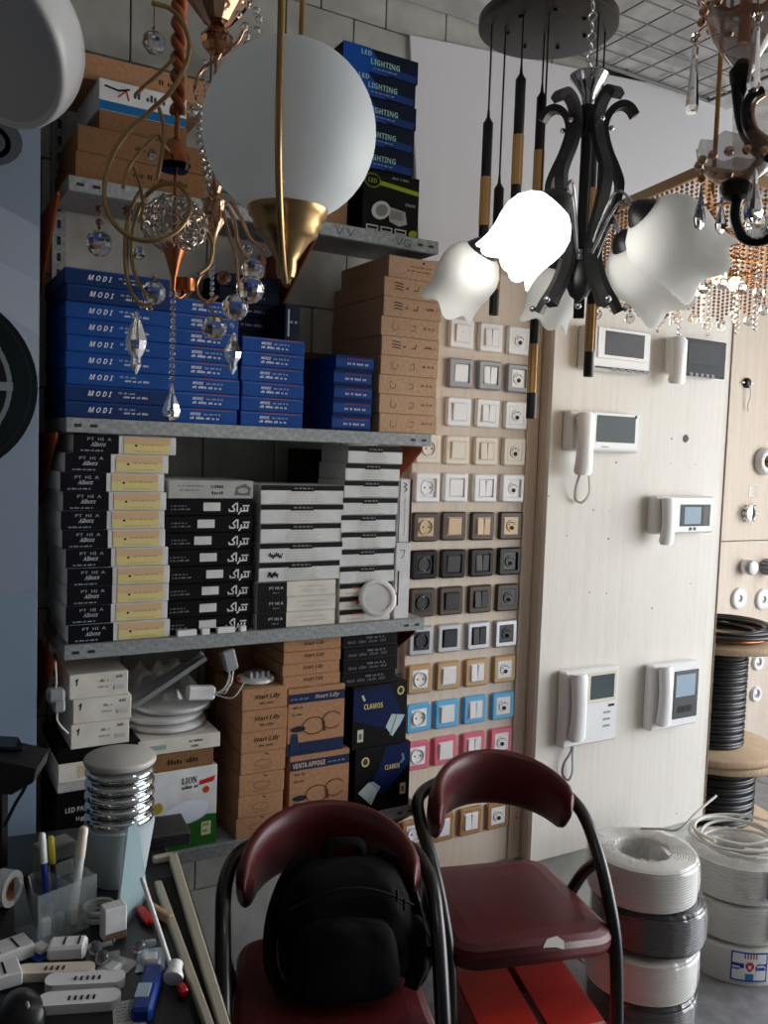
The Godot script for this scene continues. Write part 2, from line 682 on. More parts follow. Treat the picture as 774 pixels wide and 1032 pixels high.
# ---------------------------------------------------------------- the room
func build_room() -> void:
	var st := mb()
	bx(st, Vector3(1.5, -0.08, 2.1), Vector3(6.6, 0.15, 5.9))
	var fl := structure("floor", st, M.joint)
	for i in 11:
		for j in 10:
			st = mb()
			bx(st, Vector3(-1.5 + i * 0.6, -0.004, -0.5 + j * 0.6), Vector3(0.596, 0.012, 0.596), 0.002)
			part(fl, "tile", st, M.floor)
	st = mb()
	bx(st, Vector3(1.5, 2.83, 2.1), Vector3(6.6, 0.14, 5.9))
	structure("ceiling", st, M.ceiling)
	st = mb()   # beam along the back wall
	bx(st, Vector3(0.45, 2.735, 0.06), Vector3(4.1, 0.06, 0.12), 0.01)
	structure("trim_1", st, M.ceiling)
	st = mb()
	bx(st, Vector3(0.45, 1.38, -0.32), Vector3(4.1, 2.8, 0.616))
	var wb := structure("wall_back", st, M.joint)
	for j in 12:   # tiles in running bond
		var y0 := maxf(0.0, 2.62 - 0.25 * j)
		var y9 := minf(2.755, 2.87 - 0.25 * j)
		for i in 9:
			var x0 := 0.11 + i * 0.19 + (0.0 if j % 2 else 0.095)
			st = mb()
			bx(st, Vector3(x0 + 0.095, (y0 + y9) / 2, -0.006 + rng.randf_range(-0.001, 0.0)), Vector3(0.1865, y9 - y0 - 0.0035, 0.012), 0.0015)
			part(wb, "tile", st, M.tile)
	st = mb()
	bx(st, Vector3(-0.675, 1.38, 0.15), Vector3(1.85, 2.76, 0.3), 0.004)
	structure("wall_pillar", st, M.pillar)
	st = mb()
	bx(st, Vector3(3.6, 1.38, -0.70), Vector3(2.3, 2.8, 0.14))
	structure("wall_recess", st, M.plaster)
	st = mb()
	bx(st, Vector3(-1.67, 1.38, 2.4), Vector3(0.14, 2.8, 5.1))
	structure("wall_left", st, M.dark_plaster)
	st = mb()
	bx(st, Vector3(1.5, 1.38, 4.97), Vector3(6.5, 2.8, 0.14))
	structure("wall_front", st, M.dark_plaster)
	# the shop front: an open bay between jambs, a low sill and a header
	st = mb()
	bx(st, Vector3(4.72, 1.38, -0.25), Vector3(0.14, 2.8, 0.9))
	bx(st, Vector3(4.72, 1.38, 4.5), Vector3(0.14, 2.8, 0.9))
	bx(st, Vector3(4.72, 2.65, 2.1), Vector3(0.14, 0.32, 4.0))
	bx(st, Vector3(4.72, 0.05, 2.1), Vector3(0.14, 0.12, 4.0))
	structure("wall_right", st, M.plaster)
	st = mb()
	bx(st, Vector3(12.0, -0.2, 2.0), Vector3(14.4, 0.2, 30.0))
	structure("street", st, M.pavement)
	build_boards()
	build_poster()
	build_ceiling_grid()


func build_boards() -> void:
	# the tilted white sheet above the switch board
	var tl := Vector3(1.2227, 2.6199, 0.0060)
	var tr := Vector3(2.5031, 2.7440, 0.0060)
	var along := (tr - tl).normalized()
	var b := Basis(along, Vector3(0, 0, 1).cross(along), Vector3(0, 0, 1))
	var st := mb()
	bx(st, tl + b * Vector3(0.65, -0.295, 0.0), Vector3(1.30, 0.59, 0.008), 0.002, b)
	single("white_sheet", st, M.board, "large white sheet tilted on the wall behind the black pendant lamps", "board")
	# switch board
	st = mb()
	bx(st, Vector3(1.49, 1.14, 0.008), Vector3(0.43, 1.78, 0.016), 0.002)
	var sb := single("switch_display_board", st, M.switch_board, "beige wooden board on the wall carrying rows of light switches", "board")
	st = mb()
	bx(st, Vector3(1.697, 1.14, 0.012), Vector3(0.045, 1.78, 0.024), 0.002)
	part(sb, "edge_strip", st, M.switch_board)
	for p in [Vector3(1.672, 1.372, 0.017), Vector3(1.70, 0.38, 0.025)]:
		st = mb()
		lathe(st, [Vector2(0, 0.0015), Vector2(0.003, 0.001), Vector2(0.003, 0)], p, axis_basis(Vector3(0, 0, 1)), 8)
		part(sb, "screw", st, M.dark)
	# intercom panel
	st = mb()
	bx(st, Vector3(2.114, 1.225, 0.066), Vector3(0.787, 1.95, 0.018), 0.0015)
	var pn := single("intercom_display_panel", st, M.panel, "tall pale wooden panel with video intercoms mounted on it", "board")
	st = mb()
	bx(st, Vector3(1.7305, 1.225, 0.0345), Vector3(0.018, 1.95, 0.045), 0.001)
	part(pn, "side_board", st, M.switch_board)
	st = mb()
	bx(st, Vector3(2.5085, 1.225, 0.0675), Vector3(0.004, 1.95, 0.022), 0.0005)
	part(pn, "edge_band", st, M.panel_edge)
	st = mb()
	bx(st, Vector3(2.4985, 1.225, 0.0345), Vector3(0.018, 1.95, 0.045), 0.001)
	part(pn, "side_board", st, M.panel_edge)
	var spots := [Vector3(1.9952, 1.4948, 0.0755), Vector3(2.2408, 1.4974, 0.0755), Vector3(2.3601, 1.4969, 0.0755), Vector3(1.9089, 1.3447, 0.0755), Vector3(1.9763, 1.3413, 0.0755), Vector3(1.8042, 1.2659, 0.0755), Vector3(1.9783, 1.2533, 0.0755), Vector3(1.9098, 1.0860, 0.0755), Vector3(1.9821, 1.0790, 0.0755), Vector3(2.1909, 1.0185, 0.0755), Vector3(2.3703, 1.0928, 0.0755), Vector3(2.3190, 1.5818, 0.0755), Vector3(2.2388, 1.5788, 0.0755), Vector3(1.7258, 1.3871, 0.0755), Vector3(2.3688, 0.2890, 0.0755)]
	for i in spots.size():
		st = mb()
		var r := 0.0022 if i % 3 else 0.003
		lathe(st, [Vector2(0, 0.0008), Vector2(r, 0.0006), Vector2(r, 0)], spots[i], axis_basis(Vector3(0, 0, 1)), 8)
		part(pn, "screw_hole", st, M.dark if i < 1 or i > 4 else M.panel_edge)
	st = mb()
	lathe(st, [Vector2(0, 0.001), Vector2(0.013, 0.0008), Vector2(0.013, 0)], Vector3(2.3047, 1.5813, 0.0755), axis_basis(Vector3(0, 0, 1)), 16)
	part(pn, "cable_hole", st, M.dark)
	# panelling in the recess
	st = mb()
	bx(st, Vector3(3.5, 1.916, -0.618), Vector3(2.0, 1.546, 0.018), 0.002)
	single("recess_panel", st, M.switch_board, "pinkish upper wooden panel in the recess behind the bead chandelier", "board", "recess panels")
	st = mb()
	bx(st, Vector3(3.5, 0.582, -0.618), Vector3(2.0, 1.114, 0.018), 0.002)
	single("recess_panel", st, M.switch_board, "pinkish lower wooden panel in the recess behind the cable drums", "board", "recess panels")
	st = mb()
	bx(st, Vector3(2.13, 0.12, 0.018), Vector3(0.78, 0.22, 0.03), 0.003)
	structure("baseboard_back", st, M.tile)


func build_poster() -> void:
	var z := 0.304
	var st := mb()
	bx(st, Vector3(-0.44, 1.45, 0.3025), Vector3(1.39, 2.0, 0.004), 0.0005)
	var po := single("car_poster", st, mat(Color(0.50, 0.55, 0.62), 0.35), "large bluish poster of a white car on the pillar", "poster")
	var k := ink(Vector3(0, 0, z + 0.0007))
	var x1 := 0.254
	var c := Vector3(0.0806, 1.5993, 0.3040)
	var r: float = Vector3(0.2532, 1.6115, 0.3040).x - c.x
	# bodywork in two light tones, folded along a shoulder line
	k.poly([Vector2(-1.1, 1.35), Vector2(-1.1, 2.1), Vector2(-0.4, 2.14), Vector2(0.05, 1.98), Vector2(x1, 1.90), Vector2(x1, 1.62), Vector2(0.12, 1.74), Vector2(-0.2, 1.66), Vector2(-0.5, 1.35)], Color(0.60, 0.64, 0.70))
	k.poly([Vector2(-1.1, 1.9), Vector2(-0.3, 1.95), Vector2(0.10, 1.86), Vector2(x1, 1.80), Vector2(x1, 1.70), Vector2(0.08, 1.80), Vector2(-0.3, 1.86)], Color(0.64, 0.68, 0.74))
	k.poly([Vector2(-1.1, 1.10), Vector2(-1.1, 0.5), Vector2(x1, 0.5), Vector2(x1, 1.22), Vector2(0.1, 1.16)], Color(0.48, 0.55, 0.62))
	# wheel: arch, tyre, rim, hub and spokes
	k.disc(c.x, c.y, r, r, Color(0.045, 0.05, 0.055), 0.0, 48)
	k.ring(c.x, c.y, r * 0.93, r * 0.93, 0.003, Color(0.12, 0.13, 0.14), 0.0, TAU, 48)
	k.disc(c.x, c.y, r * 0.74, r * 0.74, Color(0.42, 0.45, 0.48), 0.0, 40)
	k.disc(c.x, c.y, r * 0.69, r * 0.69, Color(0.06, 0.07, 0.08), 0.0, 40)
	for s in 10:
		var a := TAU * s / 10
		k.line([Vector2(c.x, c.y), Vector2(c.x + cos(a) * r * 0.7, c.y + sin(a) * r * 0.7)], 0.016, Color(0.45, 0.48, 0.52))
	k.disc(c.x, c.y, r * 0.14, r * 0.14, Color(0.5, 0.52, 0.55))
	# door mirror
	var m := Vector3(0.1891, 2.0449, 0.3040)
	k.disc(m.x - 0.03, m.y, 0.065, 0.05, Color(0.30, 0.32, 0.35))
	k.ring(m.x - 0.02, m.y - 0.005, 0.03, 0.026, 0.009, Color(0.10, 0.11, 0.13))
	k.rect(-1.1, 2.36, x1, 2.40, Color(0.40, 0.45, 0.52))
	print_on(po, k)


func build_ceiling_grid() -> void:
	# a wire grid shelf hung under the ceiling above the white sheet
	var t := thing("wire_grid_shelf", "grey wire grid rack hung under the ceiling above the white sheet", "rack", Vector3(2.05, 2.695, 0.3))
	var st := mb()
	for p in [[Vector3(1.62, 2.695, 0.04), Vector3(2.36, 2.695, 0.04)], [Vector3(1.62, 2.695, 0.42), Vector3(2.36, 2.695, 0.42)], [Vector3(1.62, 2.695, 0.04), Vector3(1.62, 2.695, 0.42)], [Vector3(2.36, 2.695, 0.04), Vector3(2.36, 2.695, 0.42)]]:
		tube(st, p, 0.006, 6)
	part(t, "rim", st, M.grid_wire)
	for i in 7:
		st = mb()
		var x := 1.72 + i * 0.10
		tube(st, [Vector3(x, 2.698, 0.04), Vector3(x, 2.698, 0.42)], 0.0022, 5)
		part(t, "wire", st, M.grid_wire)
	for i in 4:
		st = mb()
		var zz := 0.12 + i * 0.085
		tube(st, [Vector3(1.62, 2.692, zz), Vector3(2.36, 2.692, zz)], 0.0022, 5)
		part(t, "wire", st, M.grid_wire)
	for x in [1.62, 1.99, 2.36]:
		for zz in [0.04, 0.42]:
			st = mb()
			tube(st, [Vector3(x, 2.695, zz), Vector3(x, 2.77, zz)], 0.005, 6)
			part(t, "hanger", st, M.grid_wire)


# ---------------------------------------------------------------- shelving
func build_shelves() -> void:
	var xl := 0.306
	var xr := 1.152
	var say := ["topmost galvanised wall shelf, marked by hand on its front lip", "galvanised wall shelf carrying the blue boxes and pale cartons", "galvanised wall shelf carrying black and white boxes", "lowest galvanised wall shelf with cartons, behind the red chairs"]
	var ys := [2.008, 1.548, 1.097, 0.6275]
	for i in 4:
		var y: float = ys[i]
		var t := thing("metal_shelf", say[i], "shelf", Vector3(0.73, y, 0.0), "wall shelves")
		var st := mb()
		bx(st, Vector3((xl + xr) / 2, y - 0.002, 0.172), Vector3(xr - xl, 0.004, 0.256), 0.0008)
		part(t, "deck", st, M.zinc)
		st = mb()
		bx(st, Vector3((xl + xr) / 2, y - 0.0145, 0.2995), Vector3(xr - xl, 0.029, 0.003), 0.001)
		bx(st, Vector3((xl + xr) / 2, y - 0.0275, 0.292), Vector3(xr - xl, 0.002, 0.014), 0.0005)
		part(t, "lip", st, M.zinc)
		for x in [xl + 0.0015, xr - 0.0015]:
			st = mb()
			bx(st, Vector3(x, y - 0.0145, 0.172), Vector3(0.003, 0.029, 0.252), 0.001)
			part(t, "end_lip", st, M.zinc)
		for x in [xl + 0.022, xl + 0.052, xr - 0.052, xr - 0.022]:
			st = mb()
			bx(st, Vector3(x, y - 0.015, 0.3012), Vector3(0.014, 0.006, 0.0008), 0.0003)
			part(t, "slot", st, M.dark)
		for x in [xl - 0.012, xr - 0.012 if i else 0.837]:
			st = mb()
			slab(st, PackedVector2Array([Vector2(0.0, -0.03), Vector2(0.28, -0.03), Vector2(0.28, -0.04), Vector2(0.06, -0.19), Vector2(0.0, -0.22)]), Vector3(x, y, 0.002), Basis(Vector3(0, 0, 1), Vector3.UP, Vector3(-1, 0, 0)), 0.004)
			part(t, "bracket", st, M.orange_steel)
		if i == 0:
			var k := ink(Vector3(0, 0, 0.3013))
			var c := Color(0.16, 0.16, 0.17)
			for x in [Vector3(0.8853, 1.9939, 0.3000), Vector3(0.9129, 1.9960, 0.3000)]:
				k.line([Vector2(x.x - 0.011, y - 0.005), Vector2(x.x, y - 0.023), Vector2(x.x + 0.010, y - 0.006)], 0.0016, c)
			var q := Vector3(1.0408, 2.0000, 0.3000)
			k.line([Vector2(q.x - 0.008, y - 0.008), Vector2(q.x, y - 0.024), Vector2(q.x + 0.009, y - 0.008)], 0.0016, c)
			k.ring(q.x + 0.022, y - 0.017, 0.008, 0.008, 0.0016, c, 0.9, TAU - 0.3, 12)
			k.line([Vector2(q.x + 0.024, y - 0.017), Vector2(q.x + 0.031, y - 0.018), Vector2(q.x + 0.030, y - 0.025)], 0.0016, c)
			print_on(t, k, "hand_writing")
	var t2 := thing("slotted_rail", "perforated grey metal rail upright against the wall beside the pillar", "rail", Vector3(0.335, 0.3, 0.01))
	var s2 := mb()
	bx(s2, Vector3(0.335, 1.35, 0.010), Vector3(0.034, 2.1, 0.004), 0.001)
	bx(s2, Vector3(0.3195, 1.35, 0.025), Vector3(0.003, 2.1, 0.03), 0.001)
	part(t2, "angle", s2, M.zinc)
	var s3 := mb()
	for i in 56:
		bx(s3, Vector3(0.337, 0.36 + i * 0.036, 0.0124), Vector3(0.008, 0.018, 0.001), 0.0003)
	part(t2, "holes", s3, M.dark).set_meta("kind", "stuff")


func proto(category: String) -> Node3D:
	var o := Node3D.new()
	o.set_meta("category", category)
	return o


func carton(size: Vector3, m: Material, bevel := 0.0015) -> Node3D:
	# a box whose origin is the middle of its base
	var o := proto("box")
	var st := mb()
	bx(st, Vector3(0, size.y / 2, 0), size - Vector3(0, 0.0006, 0), bevel)
	part(o, "body", st, m)
	return o


func face(size: Vector3) -> Ink:
	# ink on the front of such a box: x and y from the middle of the face
	return ink(Vector3(0, size.y / 2, size.z / 2 + 0.0003))


func stack(pr: Node3D, called: String, n: int, x: float, y: float, zf: float, size: Vector3, label: String, group: String, jit := 0.004, shifts := []) -> Array:
	var made := []
	for i in n:
		var dx: float = shifts[i] if i < shifts.size() else rng.randf_range(-jit, jit)
		made.append(copy(pr, called, label % ORD[i], Vector3(x + dx, y + size.y * i, zf - size.z / 2 + rng.randf_range(-jit, jit) * 0.6), Basis(Vector3.UP, rng.randf_range(-1, 1) * jit * 2.0), group))
	return made


func persian(k: Ink, x: float, y: float, w: float, h: float, col: Color, lw: float) -> void:
	# the word in Persian script on the black boxes, drawn with a pen
	var f := func(a: Array) -> Array:
		var o := []
		for i in range(0, a.size(), 2):
			o.append(Vector2(x + (a[i] - 0.5) * w, y + (a[i + 1] - 0.35) * h))
		return o
	k.line(f.call([0.0, 0.22, 0.02, 0.04, 0.26, 0.04, 0.30, 0.22, 0.18, 0.58, 0.36, 0.92]), lw, col)
	k.line(f.call([0.44, 0.04, 0.44, 0.92]), lw, col)
	k.line(f.call([0.64, 0.34, 0.62, 0.02, 0.52, -0.26]), lw, col)
	k.line(f.call([0.64, 0.06, 1.0, 0.06, 1.0, 0.42]), lw, col)
	k.line(f.call([0.82, 0.06, 0.82, 0.40]), lw, col)
	for d in [0.76, 0.86, 0.95, 1.04]:
		k.line(f.call([d, 0.66, d + 0.02, 0.66]), lw, col)


func build_shelf_boxes() -> void:
	var white := Color(0.86, 0.87, 0.88)
	var grey := Color(0.62, 0.66, 0.74)
	var dark := Color(0.10, 0.10, 0.11)
	var y2 := 1.548
	var y3 := 1.097
	var y4 := 0.6275
	var y1 := 2.008
	# ---- second shelf: blue boxes
	var s := Vector3(0.205, 0.0322, 0.24)
	var p := carton(s, M.blue_card)
	var k := face(s)
	k.rect(-0.1015, 0.0128, 0.1015, 0.0148, Color(0.10, 0.26, 0.55))
	write(k, "M O D I", -0.036, 0.001, 0.044, 0.0105, white, "sansbold", 0.3)
	k.small_print(0.0, 0.035, 0.003, 0.0045, grey, rng)
	k.small_print(0.010, 0.062, -0.0045, 0.0045, white, rng)
	print_on(p, k)
	var blues := stack(p, "blue_lamp_box", 9, 0.408, y2, 0.29, s, "wide blue lettered box, %s in the stack beside the pillar", "blue boxes on the second shelf", 0.003)
	for i in [0, 1, 7, 8]:
		(blues[i].get_node("body") as MeshInstance3D).set_surface_override_material(0, M.blue_deep)
	s = Vector3(0.147, 0.0322, 0.15)
	p = carton(s, M.blue_card)
	k = face(s)
	k.rect(-0.0725, 0.0115, 0.0725, 0.0148, Color(0.24, 0.33, 0.58))
	k.rect(-0.02, 0.0125, 0.06, 0.0142, Color(0.56, 0.34, 0.30))
	write(k, "MODI", -0.018, 0.004, 0.022, 0.0058, white, "sansbold", 0.2)
	k.small_print(0.0, 0.036, 0.002, 0.0042, grey, rng)
	k.small_print(-0.03, 0.034, -0.007, 0.0055, white, rng)
	print_on(p, k)
	stack(p, "blue_lamp_box", 8, 0.586, y2, 0.29, s, "blue box with two white lines, %s in the middle blue stack", "blue boxes on the second shelf", 0.003)
	stack(p, "blue_lamp_box", 6, 0.739, y2, 0.288, s, "blue box with two white lines, %s in the stack of six", "blue boxes on the second shelf", 0.003)
	var sb := Vector3(0.148, 0.0322, 0.12)
	p = carton(sb, M.navy_card)
	k = face(sb)
	k.small_print(-0.02, 0.04, -0.004, 0.006, grey, rng)
	print_on(p, k)
	stack(p, "navy_lamp_box", 11, 0.741, y2, 0.13, sb, "dark navy box, %s in the stack behind the blue boxes", "navy boxes at the wall", 0.003)
	s = Vector3(0.038, 0.086, 0.10)
	p = carton(s, M.navy_card)
	k = face(s)
	k.small_print(-0.012, 0.012, 0.0, 0.006, grey, rng)
	k.rect(-0.012, -0.03, -0.008, 0.03, grey)
	print_on(p, k)
	copy(p, "upright_navy_box", "small navy box standing upright on top of the blue stacks", Vector3(0.797, y2 + 6 * 0.0322, 0.2), Basis(Vector3.UP, 0.05))
	s = Vector3(0.101, 0.0345, 0.19)
	p = carton(s, M.blue_card)
	k = face(s)
	k.rect(-0.049, 0.010, 0.049, 0.0155, Color(0.10, 0.15, 0.35))
	k.rect(-0.02, 0.009, 0.046, 0.0105, Color(0.62, 0.30, 0.24))
	k.small_print(-0.02, 0.035, -0.004, 0.006, white, rng)
	k.rect(-0.049, -0.016, 0.049, -0.010, Color(0.04, 0.10, 0.30))
	print_on(p, k)
	stack(p, "small_blue_box", 5, 0.940, y2, 0.287, s, "small blue box, %s in the short stack beside the pale cartons", "small blue boxes", 0.003)
	# pale cartons
	s = Vector3(0.163, 0.0455, 0.26)
	for v in 2:
		p = carton(s, M.kraft_pale)
		k = face(s)
		if v == 0:
			for r in 3:
				k.line([Vector2(-0.052, 0.010 - r * 0.007), Vector2(-0.046, 0.011 - r * 0.007), Vector2(-0.030, 0.009 - r * 0.007)], 0.0022, dark)
			k.small_print(-0.022, -0.010, -0.002, 0.005, dark, rng)
			k.line([Vector2(0.0, -0.004), Vector2(0.012, -0.002), Vector2(0.014, 0.008)], 0.0018, dark)
			print_on(p, k, "handling_mark")
			k = face(s)
			k.small_print(0.038, 0.07, 0.0, 0.007, Color(0.3, 0.24, 0.2), rng)
		else:
			k.ring(-0.043, 0.0, 0.008, 0.009, 0.0016, Color(0.45, 0.34, 0.26), 2.0, 6.5)
			k.line([Vector2(0.0, -0.008), Vector2(0.012, -0.006), Vector2(0.012, 0.006), Vector2(0.0, 0.004)], 0.0014, Color(0.4, 0.3, 0.22))
			k.small_print(0.036, 0.068, 0.0, 0.006, Color(0.42, 0.32, 0.24), rng)
		print_on(p, k)
		for i in 8:
			if (i in [0, 1, 3]) != (v == 0):
				continue
			var j := 7 - i
			copy(p, "pale_carton", "pale brown carton, %s in the tall stack at the shelf end" % ORD[j], Vector3(1.090 + rng.randf_range(-0.003, 0.003), y2 + j * 0.0455, 0.16), Basis(Vector3.UP, rng.randf_range(-0.008, 0.008)), "pale cartons at the shelf end")
	s = Vector3(0.141, 0.052, 0.24)
	p = carton(s, M.kraft_pale)
	k = face(s)
	k.small_print(-0.01, 0.05, 0.004, 0.004, Color(0.4, 0.3, 0.22), rng)
	k.small_print(-0.02, 0.05, -0.006, 0.004, Color(0.4, 0.3, 0.22), rng)
	k.disc(0.026, 0.017, 0.003, 0.003, dark)
	print_on(p, k)
	copy(p, "narrow_carton", "narrower pale carton lying on top of the tall carton stack", Vector3(1.094, y2 + 8 * 0.0455, 0.165), Basis(Vector3.UP, 0.01))
	s = Vector3(0.16, 0.20, 0.05)
	p = carton(s, M.kraft_dark)
	k = face(s)
	k.small_print(-0.04, 0.04, 0.05, 0.008, Color(0.25, 0.18, 0.12), rng)
	print_on(p, k)
	copy(p, "brown_carton", "plain brown carton standing at the wall behind the pale stack", Vector3(0.93, y2, 0.03), Basis(), "")
	# ---- third shelf
	s = Vector3(0.205, 0.0382, 0.22)
	p = carton(s, M.white_card)
	k = face(s)
	k.rect(-0.1022, -0.0188, -0.014, 0.0188, Color(0.045, 0.045, 0.05))
	write(k, "PT  HI  A", -0.052, 0.0095, 0.046, 0.0058, Color(0.70, 0.71, 0.72), "sans")
	write(k, "Alborz", -0.054, -0.0005, 0.028, 0.0080, white, "serif", 0.3)
	k.small_print(-0.088, -0.045, -0.015, 0.0034, grey, rng)
	k.rect(-0.004, 0.0015, 0.090, 0.0165, Color(0.82, 0.69, 0.54))
	k.rect(-0.004, -0.0165, 0.090, 0.0018, Color(0.85, 0.79, 0.55))
	k.small_print(0.03, 0.08, 0.0, 0.003, Color(0.62, 0.48, 0.34), rng)
	k.small_print(0.018, 0.075, -0.013, 0.0018, Color(0.62, 0.52, 0.28), rng)
	k.disc(0.020, -0.001, 0.0028, 0.0022, dark)
	print_on(p, k)
	var sh := []
	for l in [69, 66, 67, 67.5, 66, 62, 61, 63, 60, 64, 72]:
		sh.append((l - 66.0) * 0.00197)
	stack(p, "black_white_box", 11, 0.412, y3, 0.288, s, "black and white box with yellow label, %s in its stack of eleven", "boxes with yellow labels", 0.003, sh)
	s = Vector3(0.193, 0.0365, 0.21)
	p = carton(s, M.black_card)
	k = face(s)
	k.small_print(-0.085, -0.048, 0.001, 0.0032, Color(0.5, 0.5, 0.5), rng)
	k.small_print(-0.085, -0.042, -0.006, 0.0034, Color(0.55, 0.55, 0.55), rng)
	print_on(p, k)
	k = face(s)
	persian(k, 0.064, -0.003, 0.042, 0.019, white, 0.0032)
	print_on(p, k, "script")
	for i in 8:
		var o := copy(p, "black_script_box", "black box with white Persian script, %s in its stack of eight" % ORD[i], Vector3(0.608 + rng.randf_range(-0.003, 0.003), y3 + i * 0.0365, 0.175 + rng.randf_range(-0.003, 0.002)), Basis(Vector3.UP, rng.randf_range(-0.01, 0.01)), "black boxes with script")
		var st := mb()
		bx(st, Vector3([0.0, -0.002, 0.002, 0.008, -0.002, -0.016, -0.010, 0.004][i], 0.019, 0.1056), Vector3(0.038, 0.018, 0.0004))
		var mi := part(o, "price_sticker", st, M.white_card)
		mi.transform = Transform3D()
	s = Vector3(0.189, 0.0395, 0.20)
	p = carton(s, M.silver_card)
	k = face(s)
	k.small_print(-0.075, -0.02, 0.006, 0.0034, Color(0.4, 0.4, 0.4), rng)
	k.small_print(-0.07, -0.025, -0.003, 0.0034, Color(0.4, 0.4, 0.4), rng)
	write(k, "LUNA", 0.012, 0.006, 0.028, 0.007, dark, "sansbold")
	write(k, "led", 0.012, -0.007, 0.024, 0.007, dark, "sansbold")
	k.poly([Vector2(0.05, -0.012), Vector2(0.056, 0.006), Vector2(0.075, 0.013), Vector2(0.088, 0.004), Vector2(0.086, -0.013)], Color(0.40, 0.41, 0.42))
	k.disc(0.07, -0.002, 0.012, 0.006, Color(0.62, 0.63, 0.63))
	print_on(p, k)
	copy(p, "silver_box", "silver grey box lying on top of the black script boxes", Vector3(0.607, y3 + 8 * 0.0365, 0.183), Basis(Vector3.UP, 0.01))
	# terminal blocks on the lip in front of the black boxes
	var tbi := -1
	for q in [[188.5, 0.042], [207.5, 0.018], [229.0, 0.040], [247.0, 0.014]]:
		var st := mb()
		var px: float = q[0]
		tbi += 1
		var cx := 0.511 + (px - 168.0) * 0.00215
		bx(st, Vector3(cx, y3 + 0.0065, 0.2915), Vector3(q[1], 0.013, 0.012), 0.001)
		var tb := single("terminal_block", st, M.white_plastic, ["longest white terminal strip on the lip before the black boxes", "short white terminal strip second along the lip before the black boxes", "second longest white terminal strip on the lip before the black boxes", "shortest white terminal strip at the end of the lip row"][tbi], "connector", "white terminal blocks")
		for i in int(q[1] / 0.009):
			var s4 := mb()
			bx(s4, Vector3(cx - q[1] / 2 + 0.006 + i * 0.009, y3 + 0.0125, 0.2915), Vector3(0.004, 0.003, 0.004), 0.0005)
			part(tb, "screw", s4, M.satin)
	# white boxes with black bands
	s = Vector3(0.206, 0.0434, 0.14)
	p = carton(s, M.white_card)
	white_band(p, s)
	var bands := stack(p, "white_band_box", 5, 0.821, y3 + 3 * 0.0355, 0.290, s, "white box with black top band, %s of the five wide ones", "white boxes with black bands", 0.002)
	for i in 2:   # felt pen scrawl on the two lowest
		var kk := ink(Vector3(0, s.y / 2, s.z / 2 + 0.0012))
		var zig := []
		for j in 14:
			zig.append(Vector2(-0.080 + j * [0.0018, 0.0024][i], -0.006 + [0.004, 0.0035][i] * (1 if j % 2 else -1) + 0.003 * sin(j * 0.9 + i)))
		kk.line(zig, 0.0022, dark)
		var mi := part(bands[i], "scrawl", kk.st, M.ink)
		mi.transform = Transform3D()
	s = Vector3(0.195, 0.0352, 0.14)
	p = carton(s, M.cream_card)
	k = face(s)
	k.rect(-0.0972, -0.0174, -0.026, 0.0174, Color(0.06, 0.06, 0.065))
	write(k, "PT HI A", -0.052, 0.004, 0.034, 0.006, white, "sans")
	k.small_print(-0.06, -0.045, -0.008, 0.003, grey, rng)
	k.small_print(0.0, 0.07, 0.004, 0.0028, Color(0.6, 0.58, 0.55), rng)
	k.small_print(0.01, 0.075, -0.006, 0.0028, Color(0.62, 0.6, 0.56), rng)
	print_on(p, k)
	stack(p, "black_ended_box", 3, 0.812, y3, 0.289, s, "white box with black end, %s of three under the banded boxes", "boxes under the wide banded boxes", 0.002)
	s = Vector3(0.148, 0.0404, 0.14)
	p = carton(s, M.white_card)
	white_band(p, s)
	stack(p, "white_band_box", 8, 0.992, y3 + 3 * 0.0312, 0.290, s, "white box with black top band, %s in the narrow stack of eight", "white boxes with black bands", 0.002, [0.0, -0.002, 0.001, -0.001, 0.003, 0.004, 0.006, 0.012])
	s = Vector3(0.138, 0.031, 0.14)
	p = carton(s, M.cream_card)
	k = face(s)
	k.rect(-0.0688, 0.004, 0.0688, 0.0152, Color(0.07, 0.06, 0.06))
	k.rect(-0.035, 0.0045, 0.01, 0.0075, Color(0.6, 0.2, 0.12))
	k.small_print(-0.05, 0.0, -0.008, 0.003, Color(0.6, 0.58, 0.55), rng)
	print_on(p, k)
	stack(p, "banded_flat_box", 3, 0.989, y3, 0.289, s, "flat white box with dark band, %s of three behind the round downlight", "flat boxes behind the downlight", 0.002)
	s = Vector3(0.10, 0.0455, 0.12)
	p = carton(s, M.black_card)
	k = face(s)
	k.line([Vector2(-0.035, 0.014), Vector2(0.0, 0.014)], 0.002, Color(0.02, 0.02, 0.02))
	print_on(p, k)
	var sd := Vector3(0.10, 0.105, 0.12)
	var pd := carton(sd, M.black_card)
	for i in 3:
		copy(pd, "black_carton", "plain black carton, %s of those at the wall behind the banded boxes" % ORD[i], Vector3(0.948, y3 + i * 0.105, 0.075), Basis(), "black cartons at the wall")
	for i in 2:
		copy(p, "flat_black_box", "flat black box, %s of two peeking out above the wide banded boxes" % ["lower", "upper"][i], Vector3(0.948, y3 + 0.315 + i * 0.0455, 0.078), Basis(), "flat black boxes at the wall")
	s = Vector3(0.036, 0.154, 0.16)
	p = carton(s, M.white_card)
	k = face(s)
	k.rect(0.012, -0.0768, 0.0178, 0.0768, Color(0.06, 0.06, 0.065))
	k.rect(-0.0178, -0.0768, -0.0155, 0.0768, Color(0.10, 0.10, 0.11))
	k.line([Vector2(-0.006, 0.068), Vector2(0.002, 0.063), Vector2(-0.005, 0.058), Vector2(0.003, 0.052), Vector2(-0.004, 0.046)], 0.0022, dark)
	k.line([Vector2(-0.002, 0.03), Vector2(-0.001, -0.06)], 0.0014, Color(0.6, 0.6, 0.6))
	print_on(p, k)
